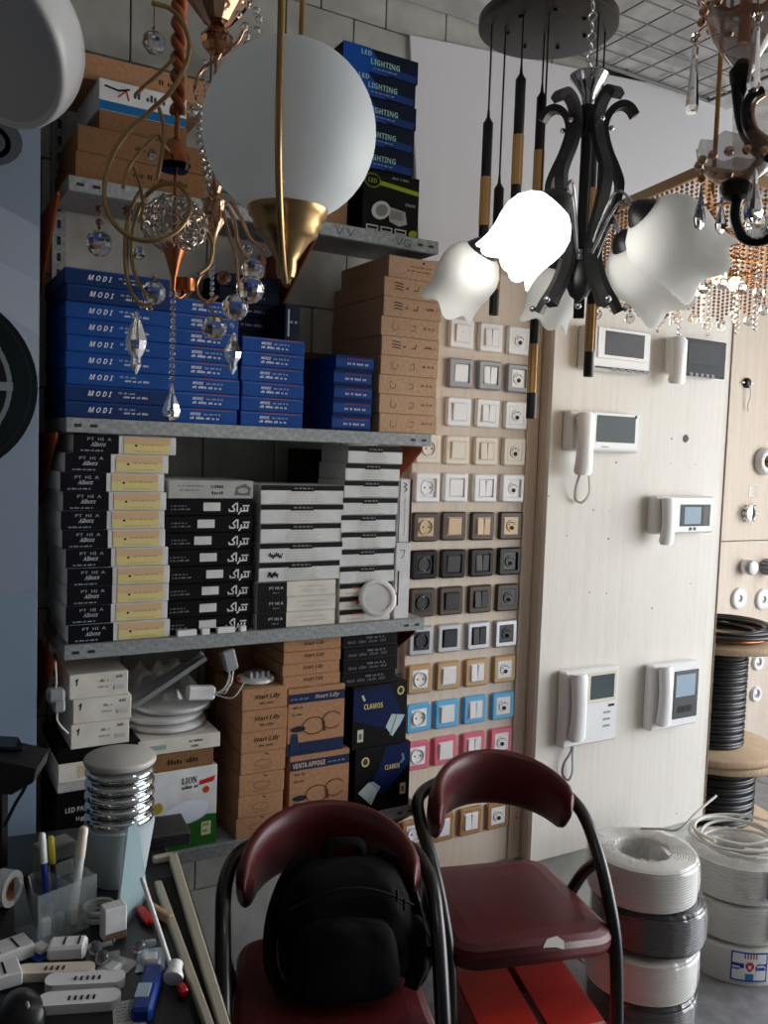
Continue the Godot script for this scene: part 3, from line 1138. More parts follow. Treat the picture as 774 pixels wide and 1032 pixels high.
	copy(p, "upright_band_box", "upper upright white box with a black edge at the shelf end", Vector3(1.094, y3 + 0.187, 0.205), Basis())
	s = Vector3(0.041, 0.187, 0.17)
	p = carton(s, M.white_card)
	k = face(s)
	k.line([Vector2(-0.010, 0.075), Vector2(0.004, 0.075), Vector2(0.001, 0.060), Vector2(-0.006, 0.056)], 0.002, Color(0.4, 0.4, 0.45))
	k.rect(-0.014, -0.06, -0.010, 0.025, Color(0.08, 0.08, 0.09))
	print_on(p, k)
	copy(p, "upright_white_box", "lower upright white box with a black stripe beside the downlight", Vector3(1.090, y3, 0.205), Basis())
	downlight_on_shelf()
	# ---- lowest shelf
	s = Vector3(0.116, 0.051, 0.15)
	p = carton(s, M.cream_card)
	k = face(s)
	k.line([Vector2(-0.046, 0.012), Vector2(-0.042, 0.016), Vector2(-0.044, 0.004)], 0.0024, dark)
	k.small_print(0.002, 0.02, 0.006, 0.006, Color(0.45, 0.47, 0.48), rng)
	k.small_print(-0.002, 0.018, -0.006, 0.004, Color(0.5, 0.52, 0.52), rng)
	k.small_print(0.034, 0.048, 0.012, 0.006, Color(0.45, 0.47, 0.48), rng)
	k.rect(0.03, -0.012, 0.05, -0.003, Color(0.72, 0.73, 0.72))
	print_on(p, k)
	stack(p, "small_white_box", 3, 0.380, 0.881, 0.289, s, "small white box, %s of three above the louvred lamp", "small white boxes", 0.002, [0.0, 0.004, -0.003])
	var low := [["black_printed_box", Vector3(0.17, 0.165, 0.2), M.black_card, "black box with lettering and a logo standing beside the louvred lamp"], ["flat_grey_box", Vector3(0.168, 0.02, 0.2), M.silver_card, "thin grey box lying on the black printed box"], ["flat_cream_box", Vector3(0.166, 0.040, 0.2), M.cream_card, "flat cream box with a beige patch under the small white boxes"], ["flat_black_tray", Vector3(0.164, 0.0284, 0.2), M.black_card, "flat black box directly under the small white boxes"]]
	var y := y4
	for i in 4:
		s = low[i][1]
		p = carton(s, low[i][2])
		k = face(s)
		if i == 0:
			write(k, "LED PANEL", -0.040, 0.045, 0.056, 0.010, white, "sans")
			write(k, "light", -0.030, 0.024, 0.034, 0.010, white, "sans")
			k.ring(-0.055, -0.055, 0.014, 0.014, 0.002, grey)
			k.line([Vector2(-0.060, -0.064), Vector2(-0.055, -0.046), Vector2(-0.050, -0.064)], 0.002, grey)
			k.small_print(-0.036, 0.03, -0.060, 0.008, grey, rng)
		elif i == 2:
			k.rect(-0.045, -0.012, 0.0, 0.012, Color(0.76, 0.70, 0.60))
		print_on(p, k)
		copy(p, low[i][0], low[i][3], Vector3(0.382, y, 0.185), Basis())
		y += s.y
	green_box()
	# cartons
	s = Vector3(0.108, 0.0484, 0.18)
	for v in 2:
		p = carton(s, M.kraft)
		k = face(s)
		if v == 0:
			write(k, "Start Lily", 0.006, 0.004, 0.060, 0.013, Color(0.04, 0.03, 0.03), "serifbold", 0.25)
			k.small_print(-0.012, 0.025, -0.012, 0.005, Color(0.3, 0.22, 0.16), rng)
		else:
			k.ring(0.0, -0.002, 0.02, 0.008, 0.0012, Color(0.44, 0.32, 0.22))
			k.line([Vector2(0.004, 0.02), Vector2(0.012, 0.016)], 0.002, dark)
			k.small_print(-0.02, 0.02, -0.016, 0.003, Color(0.40, 0.30, 0.22), rng)
		print_on(p, k)
		for i in 7:
			if (i >= 4) == (v == 0):
				copy(p, "brown_lamp_carton", "small brown carton, %s in the stack of seven under the round driver" % ORD[i], Vector3(0.736 + [-0.008, -0.006, -0.003, -0.002, 0.0, 0.0, -0.001][i], y4 + i * 0.0484, 0.21 + rng.randf_range(-0.003, 0.003)), Basis(Vector3.UP, rng.randf_range(-0.015, 0.015)), "stack of seven brown cartons")
	s = Vector3(0.127, 0.0415, 0.10)
	p = carton(s, M.kraft)
	k = face(s)
	k.line([Vector2(0.012, 0.010), Vector2(0.018, 0.014)], 0.002, dark)
	k.ring(-0.01, -0.004, 0.018, 0.006, 0.001, Color(0.44, 0.32, 0.22))
	print_on(p, k)
	var pt := carton(Vector3(0.127, 0.332, 0.10), M.kraft_dark)
	copy(pt, "tall_carton", "tall brown carton at the wall behind the stack of seven", Vector3(0.755, y4, 0.06), Basis())
	for i in 2:
		copy(p, "rear_carton", "brown carton, %s of two at the wall above the round driver" % ["lower", "upper"][i], Vector3(0.755, y4 + 0.332 + i * 0.0415, 0.06), Basis(), "cartons at the wall")
	s = Vector3(0.146, 0.0278, 0.18)
	p = carton(s, M.kraft)
	k = face(s)
	write(k, "Start Lily", 0.004, 0.003, 0.052, 0.011, Color(0.04, 0.03, 0.03), "serifbold", 0.25)
	print_on(p, k)
	stack(p, "flat_brown_carton", 4, 0.853, y4 + 0.328, 0.29, s, "flat brown carton, %s of four above the blue banded cartons", "flat brown cartons", 0.002)
	for i in 2:
		s = [Vector3(0.154, 0.170, 0.20), Vector3(0.145, 0.158, 0.20)][i]
		p = carton(s, M.kraft)
		venta_print(p, s, i)
		copy(p, "blue_banded_carton", ["lower brown carton with a blue band and a printed pair of rings", "upper brown carton with blue bands and a printed pair of rings"][i], Vector3([0.879, 0.866][i], y4 + [0.0, 0.170][i], 0.198), Basis(Vector3.UP, -0.01), "blue banded cartons")
	s = Vector3(0.150, 0.031, 0.18)
	p = carton(s, M.black_card)
	k = face(s)
	k.small_print(-0.06, 0.05, -0.006, 0.008, Color(0.36, 0.37, 0.40), rng)
	k.small_print(-0.01, 0.04, 0.004, 0.005, Color(0.50, 0.50, 0.52), rng)
	k.rect(-0.074, -0.0145, 0.074, -0.012, Color(0.16, 0.16, 0.18))
	print_on(p, k)
	stack(p, "flat_black_carton", 4, 1.008, y4 + 0.3155, 0.29, s, "flat black carton, %s of four above the black and blue boxes", "flat black cartons", 0.003)
	for i in 2:
		s = [Vector3(0.157, 0.162, 0.20), Vector3(0.153, 0.1535, 0.20)][i]
		p = carton(s, M.black_card)
		spot_print(p, s, i)
		copy(p, "black_blue_box", ["lower black and blue box, printed spotlights at its lower side", "upper black and blue box, printed spotlight near its edge"][i], Vector3([1.047, 1.034][i], y4 + [0.0, 0.162][i], 0.20), Basis(Vector3.UP, 0.01), "black and blue boxes")
	plastic_bundle()
	# ---- top shelf
	s = Vector3(0.26, 0.0515, 0.22)
	p = carton(s, M.kraft_dark)
	k = face(s)
	k.small_print(-0.02, 0.02, -0.004, 0.010, Color(0.2, 0.14, 0.1), rng)
	k.small_print(0.03, 0.10, -0.006, 0.010, Color(0.2, 0.14, 0.1), rng)
	print_on(p, k)
	for i in 2:
		copy(p, "long_brown_carton", "long brown carton on the top shelf, %s of the two" % ["lower", "upper"][i], Vector3(0.449 + i * 0.006, y1 + i * 0.0515, 0.178), Basis(Vector3.UP, 0.01 - i * 0.02), "long cartons on the top shelf")
	s = Vector3(0.176, 0.042, 0.20)
	p = carton(s, M.kraft_dark)
	copy(p, "middle_brown_carton", "brown carton under the white and blue box on the top shelf", Vector3(0.455, y1 + 0.103, 0.17), Basis())
	s = Vector3(0.176, 0.060, 0.20)
	p = carton(s, M.white_card)
	k = face(s)
	k.rect(-0.0875, -0.0295, 0.0875, -0.012, Color(0.10, 0.38, 0.58))
	k.small_print(-0.02, 0.05, 0.004, 0.014, Color(0.25, 0.25, 0.28), rng)
	k.line([Vector2(-0.05, 0.0), Vector2(-0.035, 0.015), Vector2(-0.03, -0.002)], 0.003, Color(0.7, 0.15, 0.15))
	k.line([Vector2(-0.075, 0.016), Vector2(-0.05, 0.012), Vector2(-0.03, 0.018)], 0.004, dark)
	print_on(p, k)
	copy(p, "white_blue_box", "white box with a blue stripe on the top shelf under a carton", Vector3(0.452, y1 + 0.145, 0.17), Basis(Vector3.UP, 0.02))
	s = Vector3(0.27, 0.05, 0.20)
	p = carton(s, M.kraft)
	k = face(s)
	k.small_print(0.02, 0.06, -0.004, 0.010, Color(0.25, 0.18, 0.12), rng)
	print_on(p, k)
	copy(p, "top_brown_carton", "brown carton topmost of the pile beside the chandeliers", Vector3(0.47, y1 + 0.205, 0.15), Basis(Vector3.UP, -0.01))
	s = Vector3(0.13, 0.135, 0.18)
	p = carton(s, M.kraft)
	copy(p, "half_hidden_carton", "brown carton on the top shelf mostly hidden behind the globe lamp", Vector3(0.865, y1, 0.16), Basis())
	s = Vector3(0.152, 0.143, 0.20)
	p = carton(s, M.black_card)
	k = face(s)
	var lime := Color(0.55, 0.62, 0.12)
	k.poly([Vector2(-0.075, 0.052), Vector2(-0.02, 0.048), Vector2(0.075, 0.040), Vector2(0.075, 0.030), Vector2(-0.02, 0.038), Vector2(-0.075, 0.040)], lime)
	k.disc(-0.052, 0.046, 0.020, 0.016, Color(0.04, 0.04, 0.04))
	k.ring(-0.052, 0.046, 0.020, 0.015, 0.003, lime)
	write(k, "LED", -0.052, 0.046, 0.022, 0.010, lime, "sansbold")
	k.small_print(0.0, 0.05, 0.058, 0.005, Color(0.6, 0.6, 0.6), rng)
	write(k, "Classic", 0.052, 0.006, 0.028, 0.007, Color(0.75, 0.75, 0.75), "sans")
	k.poly([Vector2(-0.010, -0.006), Vector2(0.038, -0.012), Vector2(0.044, -0.040), Vector2(0.022, -0.048), Vector2(-0.004, -0.040)], Color(0.62, 0.62, 0.60))
	k.disc(-0.028, -0.018, 0.026, 0.020, Color(0.74, 0.74, 0.72), 0.5)
	k.disc(-0.026, -0.018, 0.017, 0.013, Color(0.48, 0.49, 0.48), 0.5)
	k.rect(-0.002, -0.034, 0.032, -0.014, Color(0.50, 0.50, 0.49))
	for i in 3:
		k.rect(-0.066 + i * 0.038, -0.066, -0.034 + i * 0.038, -0.054, Color(0.72, 0.72, 0.70))
		k.rect(-0.063 + i * 0.038, -0.063, -0.037 + i * 0.038, -0.057, Color(0.10, 0.10, 0.10))
	k.disc(0.060, -0.060, 0.012, 0.008, lime, 0.3)
	print_on(p, k)
	copy(p, "black_lime_box", "black box with a lime stripe under the blue boxes on the top shelf", Vector3(1.029, y1, 0.18), Basis())
	s = Vector3(0.198, 0.0525, 0.20)
	p = carton(s, M.navy_card)
	k = face(s)
	k.poly([Vector2(-0.0985, -0.026), Vector2(0.02, -0.026), Vector2(-0.03, 0.026), Vector2(-0.0985, 0.026)], Color(0.05, 0.30, 0.62))
	k.poly([Vector2(-0.02, -0.020), Vector2(0.09, -0.026), Vector2(0.095, -0.010), Vector2(0.0, -0.004)], Color(0.09, 0.22, 0.46))
	var pal := Color(0.62, 0.78, 0.72)
	write(k, "LED", -0.040, 0.014, 0.026, 0.010, pal, "sansbold")
	write(k, "LIGHTING", 0.010, -0.002, 0.076, 0.012, pal, "sansbold")
	k.small_print(-0.02, 0.04, -0.018, 0.004, grey, rng)
	print_on(p, k)
	stack(p, "blue_lighting_box", 5, 0.985, y1 + 0.143, 0.285, s, "blue box with pale lettering, %s of five on the top shelf", "blue boxes on the top shelf", 0.003)


func white_band(p: Node3D, s: Vector3) -> void:
	var k := face(s)
	var w := s.x / 2 - 0.0005
	var h := s.y / 2 - 0.0005
	k.rect(-w, h - 0.0115, w, h, Color(0.06, 0.06, 0.065))
	k.rect(-w * 0.30, h - 0.0135, w * 0.26, h - 0.0115, Color(0.06, 0.06, 0.065))
	k.small_print(-w * 0.22, w * 0.25, h - 0.0085, 0.004, Color(0.6, 0.6, 0.6), rng)
	for i in 4:
		k.small_print(-w * 0.40, w * (0.35 + 0.1 * (i % 2)), h - 0.019 - i * 0.0062, 0.0026, Color(0.66, 0.64, 0.56), rng)
	print_on(p, k)


func venta_print(p: Node3D, s: Vector3, kind: int) -> void:
	var k := face(s)
	var w := s.x / 2 - 0.001
	var h := s.y / 2 - 0.001
	var navy := Color(0.13, 0.18, 0.29)
	k.rect(-w, h - 0.034, w, h - 0.012, navy)
	k.rect(-w, -h, w, -h + (0.014 if kind == 0 else 0.030), navy)
	if kind == 0:
		write(k, "VENTA APPOGE", -w + 0.048, h - 0.023, 0.082, 0.012, Color(0.80, 0.70, 0.60), "sansbold")
		k.small_print(w - 0.055, w - 0.006, h - 0.026, 0.005, Color(0.5, 0.55, 0.65), rng)
	else:
		write(k, "Start Lily", w - 0.045, h - 0.023, 0.062, 0.012, Color(0.75, 0.70, 0.66), "serifbold", 0.2)
		k.small_print(-w + 0.006, -w + 0.05, h - 0.026, 0.005, Color(0.5, 0.55, 0.65), rng)
	var br := Color(0.26, 0.18, 0.13)
	k.small_print(-w + 0.012, -w + 0.040, h - 0.046, 0.006, br, rng)
	k.small_print(-w + 0.010, -w + 0.036, h - 0.062, 0.005, br, rng)
	k.ring(-0.006, -0.012, 0.028, 0.020, 0.0018, br)
	k.ring(0.040, -0.004, 0.024, 0.020, 0.0018, br, 0.6, 5.6)
	k.line([Vector2(0.018, -0.008), Vector2(0.022, -0.026)], 0.004, br)
	k.poly([Vector2(-w + 0.006, -0.066), Vector2(-w + 0.030, -0.070), Vector2(-w + 0.024, -0.026), Vector2(-w + 0.010, -0.026)], Color(0.14, 0.20, 0.33))
	k.disc(-w + 0.026, -0.016, 0.018, 0.007, Color(0.16, 0.16, 0.20))
	print_on(p, k)
	var st := mb()
	bx(st, Vector3(0, s.y - 0.0002, 0), Vector3(0.03, 0.0006, s.z - 0.004))
	part(p, "tape", st, M.kraft_pale)


func spot_print(p: Node3D, s: Vector3, kind: int) -> void:
	var k := face(s)
	var w := s.x / 2 - 0.002
	var h := s.y / 2 - 0.002
	var blue := Color(0.04, 0.10, 0.27)
	var gold := Color(0.80, 0.74, 0.50)
	var pale := Color(0.72, 0.78, 0.80)
	if kind == 0:
		k.poly([Vector2(w, h), Vector2(w, h - 0.05), Vector2(0.0, -h * 0.55), Vector2(-0.03, -0.01), Vector2(0.01, h)], blue)
		k.disc(-0.050, 0.048, 0.011, 0.012, gold)
		k.disc(-0.050, 0.048, 0.007, 0.008, Color(0.25, 0.24, 0.18))
		write(k, "CLAMOS", 0.026, 0.026, 0.042, 0.012, gold, "sansbold")
		k.line([Vector2(0.055, 0.052), Vector2(0.058, 0.040), Vector2(0.052, 0.034)], 0.006, Color(0.45, 0.5, 0.6))
		k.poly([Vector2(-0.068, -0.026), Vector2(-0.040, -0.004), Vector2(-0.012, -0.026), Vector2(-0.030, -0.062)], pale)
		k.poly([Vector2(-0.040, -0.004), Vector2(-0.026, -0.004), Vector2(-0.006, -0.020), Vector2(-0.012, -0.030)], Color(0.60, 0.66, 0.70))
		k.rect(0.050, -0.048, 0.066, -0.020, Color(0.76, 0.76, 0.72))
		k.rect(0.054, -0.042, 0.062, -0.028, Color(0.55, 0.35, 0.20))
	else:
		k.poly([Vector2(-w, h - 0.008), Vector2(w * 0.30, h), Vector2(w, -0.02), Vector2(w * 0.6, -0.045), Vector2(-w, -0.005)], blue)
		k.disc(0.056, 0.056, 0.010, 0.011, gold)
		k.disc(0.056, 0.056, 0.006, 0.007, Color(0.2, 0.2, 0.16))
		write(k, "CLAMOS", -0.020, 0.026, 0.052, 0.013, gold, "sansbold")
		k.line([Vector2(-0.050, 0.052), Vector2(-0.046, 0.044)], 0.006, gold)
		k.poly([Vector2(0.016, -0.030), Vector2(0.032, 0.0), Vector2(0.070, -0.006), Vector2(0.058, -0.028), Vector2(0.036, -0.056)], pale)
		k.line([Vector2(0.046, -0.004), Vector2(0.030, -0.050)], 0.004, Color(0.50, 0.56, 0.60))
		k.rect(-0.062, -0.058, -0.046, -0.028, Color(0.76, 0.76, 0.72))
		k.rect(-0.058, -0.052, -0.050, -0.038, Color(0.45, 0.40, 0.36))
	print_on(p, k)
	# lid edge
	var st := mb()
	bx(st, Vector3(0, s.y - 0.006, 0), Vector3(s.x + 0.0012, 0.012, s.z - 0.01), 0.0008)
	part(p, "lid", st, M.black_card)


func green_box() -> void:
	var y := 0.6275
	var s := Vector3(0.15, 0.178, 0.16)
	var p := carton(s, M.white_card)
	var k := face(s)
	var w := 0.0745
	k.poly([Vector2(-w, -0.0885), Vector2(w, -0.0885), Vector2(w, -0.022), Vector2(0.01, -0.014), Vector2(-w, -0.030)], Color(0.16, 0.38, 0.12))
	k.disc(0.008, -0.008, 0.054, 0.026, Color(0.78, 0.80, 0.86), 0.12, 30)
	k.disc(0.008, -0.006, 0.050, 0.023, Color(0.85, 0.87, 0.92), 0.12, 30)
	write(k, "LION", 0.012, 0.062, 0.034, 0.014, Color(0.2, 0.2, 0.22), "serifbold")
	k.small_print(-0.004, 0.034, 0.044, 0.008, Color(0.25, 0.25, 0.25), rng)
	k.poly([Vector2(0.036, 0.058), Vector2(0.070, 0.064), Vector2(0.066, 0.052), Vector2(0.034, 0.048)], Color(0.72, 0.14, 0.08))
	k.disc(0.050, 0.036, 0.007, 0.008, Color(0.78, 0.22, 0.10))
	k.rect(0.040, -0.066, 0.062, -0.036, Color(0.80, 0.80, 0.66))
	for i in 2:
		k.small_print(0.043, 0.060, -0.046 - i * 0.014, 0.007, Color(0.4, 0.42, 0.3), rng)
	k.disc(-0.056, 0.012, 0.010, 0.012, Color(0.65, 0.55, 0.2))
	print_on(p, k)
	copy(p, "green_white_box", "white and green box picturing a round panel lamp behind the louvred lamp", Vector3(0.555, y, 0.21), Basis(Vector3.UP, 0.02))
	s = Vector3(0.142, 0.039, 0.17)
	p = carton(s, M.kraft_dark)
	k = face(s)
	k.small_print(-0.03, 0.05, -0.006, 0.012, Color(0.16, 0.12, 0.10), rng)
	print_on(p, k)
	copy(p, "brown_slab_carton", "flat brown carton lying on the white and green box", Vector3(0.550, y + 0.178, 0.205), Basis())
	s = Vector3(0.178, 0.033, 0.18)
	p = carton(s, M.cream_card)
	k = face(s)
	k.rect(-0.07, -0.006, -0.03, 0.004, Color(0.55, 0.66, 0.62))
	k.small_print(0.02, 0.05, 0.002, 0.006, Color(0.3, 0.3, 0.32), rng)
	k.small_print(0.025, 0.045, -0.009, 0.006, Color(0.3, 0.3, 0.32), rng)
	print_on(p, k)
	copy(p, "flat_white_box", "flat white box under the film wrapped round panels", Vector3(0.548, y + 0.217, 0.20), Basis(Vector3.UP, -0.02))


func plastic_bundle() -> void:
	var y := 0.6275 + 0.25
	# round panel lamps in clear film
	for i in 3:
		var c := Vector3(0.545 + [0.0, -0.006, 0.012][i], y + i * 0.020, 0.185)
		var t := thing("round_panel_lamp", ["lowest film wrapped round panel lamp on the flat white box", "middle film wrapped round panel lamp in the shelf pile", "topmost film wrapped round panel lamp in the shelf pile"][i], "lamp", c, "film wrapped round panels")
		var st := mb()
		lathe(st, [Vector2(0, 0.001), Vector2(0.080, 0.001), Vector2(0.086, 0.005), Vector2(0.086, 0.012), Vector2(0.078, 0.0155), Vector2(0, 0.0155)], c, Basis(), 36)
		part(t, "disc", st, M.white_plastic)
		st = mb()
		var prof := [Vector2(0, 0.0003), Vector2(0.086, 0.0004), Vector2(0.091, 0.003), Vector2(0.092, 0.013), Vector2(0.083, 0.0185), Vector2(0.05, 0.018), Vector2(0, 0.0185)]
		lathe(st, prof, c, Basis(), 30, 9, 0.02)
		part(t, "film", st, M.wrap)
	# crumpled film bag on top
	var st2 := mb()
	var n := FastNoiseLite.new()
	n.seed = 4
	n.frequency = 9.0
	var g := []
	var gw := 16
	var gd := 12
	for j in gd + 1:
		var row := []
		for i in gw + 1:
			var x := -0.085 + 0.17 * i / gw
			var z := -0.07 + 0.14 * j / gd
			var e := minf(minf(i, gw - i) / 4.0, minf(j, gd - j) / 3.0)
			var hh := 0.006 + 0.075 * clampf(e, 0, 1) * (0.55 + 0.9 * absf(n.get_noise_2d(x * 2, z * 2)) + 0.25 * n.get_noise_2d(x * 7, z * 7))
			row.append(Vector3(0.535 + x, y + 0.062 + hh, 0.17 + z))
		g.append(row)
	for j in gd:
		for i in gw:
			var a: Vector3 = g[j][i]
			var b: Vector3 = g[j][i + 1]
			var c: Vector3 = g[j + 1][i + 1]
			var d: Vector3 = g[j + 1][i]
			var n1 := -(b - a).cross(c - a).normalized()
			n1 = n1 if n1.y > 0 else -n1
			var n2 := (c - a).cross(d - a).normalized()
			n2 = n2 if n2.y > 0 else -n2
			tri(st2, a, b, c, n1, n1, n1)
			tri(st2, a, c, d, n2, n2, n2)
	bx(st2, Vector3(0.535, y + 0.065, 0.17), Vector3(0.172, 0.004, 0.142), 0.001)
	single("plastic_bag", st2, M.wrap, "crumpled clear plastic bag on the film wrapped round panels", "bag")
	# aluminium profiles
	for i in 2:
		var t := mb()
		var off := Vector3(0, 0.006 * i, -0.02 * i)
		var a: Vector3 = Vector3(0.4501, 0.9459, 0.2700) + off
		var b: Vector3 = Vector3(0.6143, 1.0322, 0.2500) + off
		var d := (b - a).normalized()
		var bb := Basis(d, Vector3(0, 0, 1).cross(d), Vector3(0, 0, 1))
		bx(t, (a + b) / 2, Vector3(a.distance_to(b), 0.004, 0.012), 0.0008, bb)
		bx(t, (a + b) / 2 + bb * Vector3(0, 0.005, 0.0055), Vector3(a.distance_to(b), 0.008, 0.0012), 0.0003, bb)
		bx(t, (a + b) / 2 + bb * Vector3(0, 0.005, -0.0055), Vector3(a.distance_to(b), 0.008, 0.0012), 0.0003, bb)
		single("light_profile", t, M.satin, ["front aluminium lamp profile slanting over the film wrapped panels", "rear aluminium lamp profile slanting over the film wrapped panels"][i], "profile", "aluminium profiles")
	# lamp drivers with leads
	var dr := [["white lamp driver box with leads lying before the slanting profiles", Vector3(0.5924, 0.9666, 0.2800), Vector3(0.062, 0.030, 0.022), -0.10], ["grey lamp driver hanging by its leads under the third shelf", Vector3(0.6526, 1.0356, 0.2900), Vector3(0.030, 0.048, 0.02), 0.25]]
	for i in 2:
		var c: Vector3 = dr[i][1]
		var s: Vector3 = dr[i][2]
		var b := Basis(Vector3(0, 0, 1), dr[i][3])
		var t := thing("lamp_driver", dr[i][0], "driver", c, "lamp drivers")
		var st := mb()
		bx(st, c, s, 0.004, b)
		part(t, "case", st, M.white_plastic if i == 0 else M.grey_plastic)
		for j in 2:
			st = mb()
			var q: Vector3 = c + b * (Vector3(s.x / 2, -0.004 + j * 0.006, 0.002) if i == 0 else Vector3(-0.004 + j * 0.008, -s.y / 2, 0.0))
			var e: Vector3 = (Vector3(0.6520, 1.0049, 0.3000) if j else Vector3(0.6846, 0.9839, 0.3000)) if i == 0 else (Vector3(0.6302, 0.9676, 0.3000) if j else Vector3(0.6169, 0.9647, 0.3000))
			var mid: Vector3 = (q + e) / 2 + Vector3(0.004, -0.018 if i == 0 else -0.006, 0.012)
			tube(st, smooth_line([q, mid, e], 6), 0.0017, 5)
			part(t, "lead", st, M.white_cable)
	# round driver disc on the cartons
	var c2 := Vector3(0.737, 0.6275 + 7 * 0.0484, 0.235)
	var t2 := thing("round_led_module", "round white lamp module with terminals on the stack of brown cartons", "lamp", c2)
	var s5 := mb()
	lathe(s5, [Vector2(0, 0), Vector2(0.040, 0), Vector2(0.045, 0.004), Vector2(0.044, 0.010), Vector2(0.036, 0.013), Vector2(0, 0.013)], c2, Basis(), 32)
	part(t2, "disc", s5, M.white_plastic)
	s5 = mb()
	lathe(s5, [Vector2(0.026, 0.013), Vector2(0.026, 0.020), Vector2(0.020, 0.023), Vector2(0, 0.023)], c2, Basis(), 24)
	part(t2, "hub", s5, M.grey_plastic)
	for i in 4:
		s5 = mb()
		bx(s5, c2 + Vector3(-0.02 + i * 0.014, 0.020, 0.024), Vector3(0.005, 0.014, 0.005), 0.001)
		part(t2, "terminal", s5, M.white_card)
	for i in 2:
		s5 = mb()
		bx(s5, c2 + Vector3([-0.046, 0.047][i], 0.012, 0.01), Vector3(0.009, 0.007, 0.008), 0.001)
		part(t2, "clip", s5, M.red_plastic, "orange spring clip")
	# plug hanging beside the pillar
	var h := Vector3(0.2908, 1.0014, 0.3000)
	var t3 := thing("plug_adapter", "grey plug adapter on a cord hanging beside the pillar", "adapter", h)
	s5 = mb()
	bx(s5, h, Vector3(0.032, 0.026, 0.03), 0.005)
	bx(s5, h + Vector3(0.006, -0.022, 0), Vector3(0.022, 0.026, 0.024), 0.004)
	part(t3, "body", s5, M.grey_plastic)
	s5 = mb()
	tube(s5, smooth_line([Vector3(h.x, 1.066, 0.294), h + Vector3(0.001, 0.03, 0), h + Vector3(0, 0.01, 0)], 4), 0.002, 5)
	tube(s5, smooth_line([h + Vector3(0.004, -0.03, 0), h + Vector3(0.004, -0.055, 0.0), h + Vector3(0.026, -0.085, -0.01)], 4), 0.002, 5)
	part(t3, "cord", s5, M.white_cable)


func downlight_on_shelf() -> void:
	var c := Vector3(1.0122, 1.1545, 0.2980)
	c.z = 0.305
	var ax := Vector3(-0.25, 0.22, 0.94).normalized()
	var b := axis_basis(ax)
	var t := thing("round_downlight", "round white downlight leaning on the shelf before the banded boxes", "lamp", c)
	var st := mb()
	lathe(st, [Vector2(0, -0.004), Vector2(0.034, -0.004), Vector2(0.045, 0.0), Vector2(0.046, 0.004), Vector2(0.042, 0.008), Vector2(0.034, 0.007), Vector2(0.033, 0.004)], c, b, 36)
	part(t, "rim", st, M.white_plastic)
	st = mb()
	lathe(st, [Vector2(0, 0.004), Vector2(0.026, 0.0045), Vector2(0.033, 0.0035)], c, b, 32)
	part(t, "diffuser", st, M.white_plastic)
	for s in [-1, 1]:
		st = mb()
		bx(st, c + b * Vector3(s * 0.036, -0.004, s * 0.030), Vector3(0.010, 0.005, 0.006), 0.001, b)
		part(t, "clip", st, M.red_plastic, "orange spring clip")


# ---------------------------------------------------------------- switches
func frame_ring(w: float, h: float, iw: float, ih: float, z0: float, z1: float, bow := 0.0) -> SurfaceTool:
	# a square frame with a bevelled outer edge and an opening; bow swells its sides
	var st := mb()
	var o := round_rect(w, h, 0.006, 3)
	var o2 := round_rect(w - 0.008, h - 0.008, 0.004, 3)
	var n := o.size()
	var inn := round_rect(iw, ih, 0.001, 3)
	for i in n:
		var j := (i + 1) % n
		var a := o[i]
		var c := o[j]
		var a2 := o2[i]
		var c2 := o2[j]
		var zb := z1 + (bow if bow else 0.0)
		var out := Vector3(a.x + c.x, a.y + c.y, 0).normalized()
		quad(st, Vector3(a.x, a.y, z0), Vector3(c.x, c.y, z0), Vector3(c.x, c.y, z1 - 0.003), Vector3(a.x, a.y, z1 - 0.003), out)
		quad(st, Vector3(a.x, a.y, z1 - 0.003), Vector3(c.x, c.y, z1 - 0.003), Vector3(c2.x, c2.y, z1), Vector3(a2.x, a2.y, z1), (out + Vector3(0, 0, 1)).normalized())
		quad(st, Vector3(a2.x, a2.y, z1), Vector3(c2.x, c2.y, z1), Vector3(inn[j].x, inn[j].y, zb), Vector3(inn[i].x, inn[i].y, zb), Vector3(0, 0, 1))
		quad(st, Vector3(inn[i].x, inn[i].y, zb), Vector3(inn[j].x, inn[j].y, zb), Vector3(inn[j].x, inn[j].y, z0), Vector3(inn[i].x, inn[i].y, z0), -out)
	return st


func rocker(x: float, w: float, h: float, z: float, tilt: float) -> SurfaceTool:
	var st := mb()
	bx(st, Vector3(x, 0, z), Vector3(w, h, 0.006), 0.0012, Basis(Vector3.RIGHT, tilt))
	return st


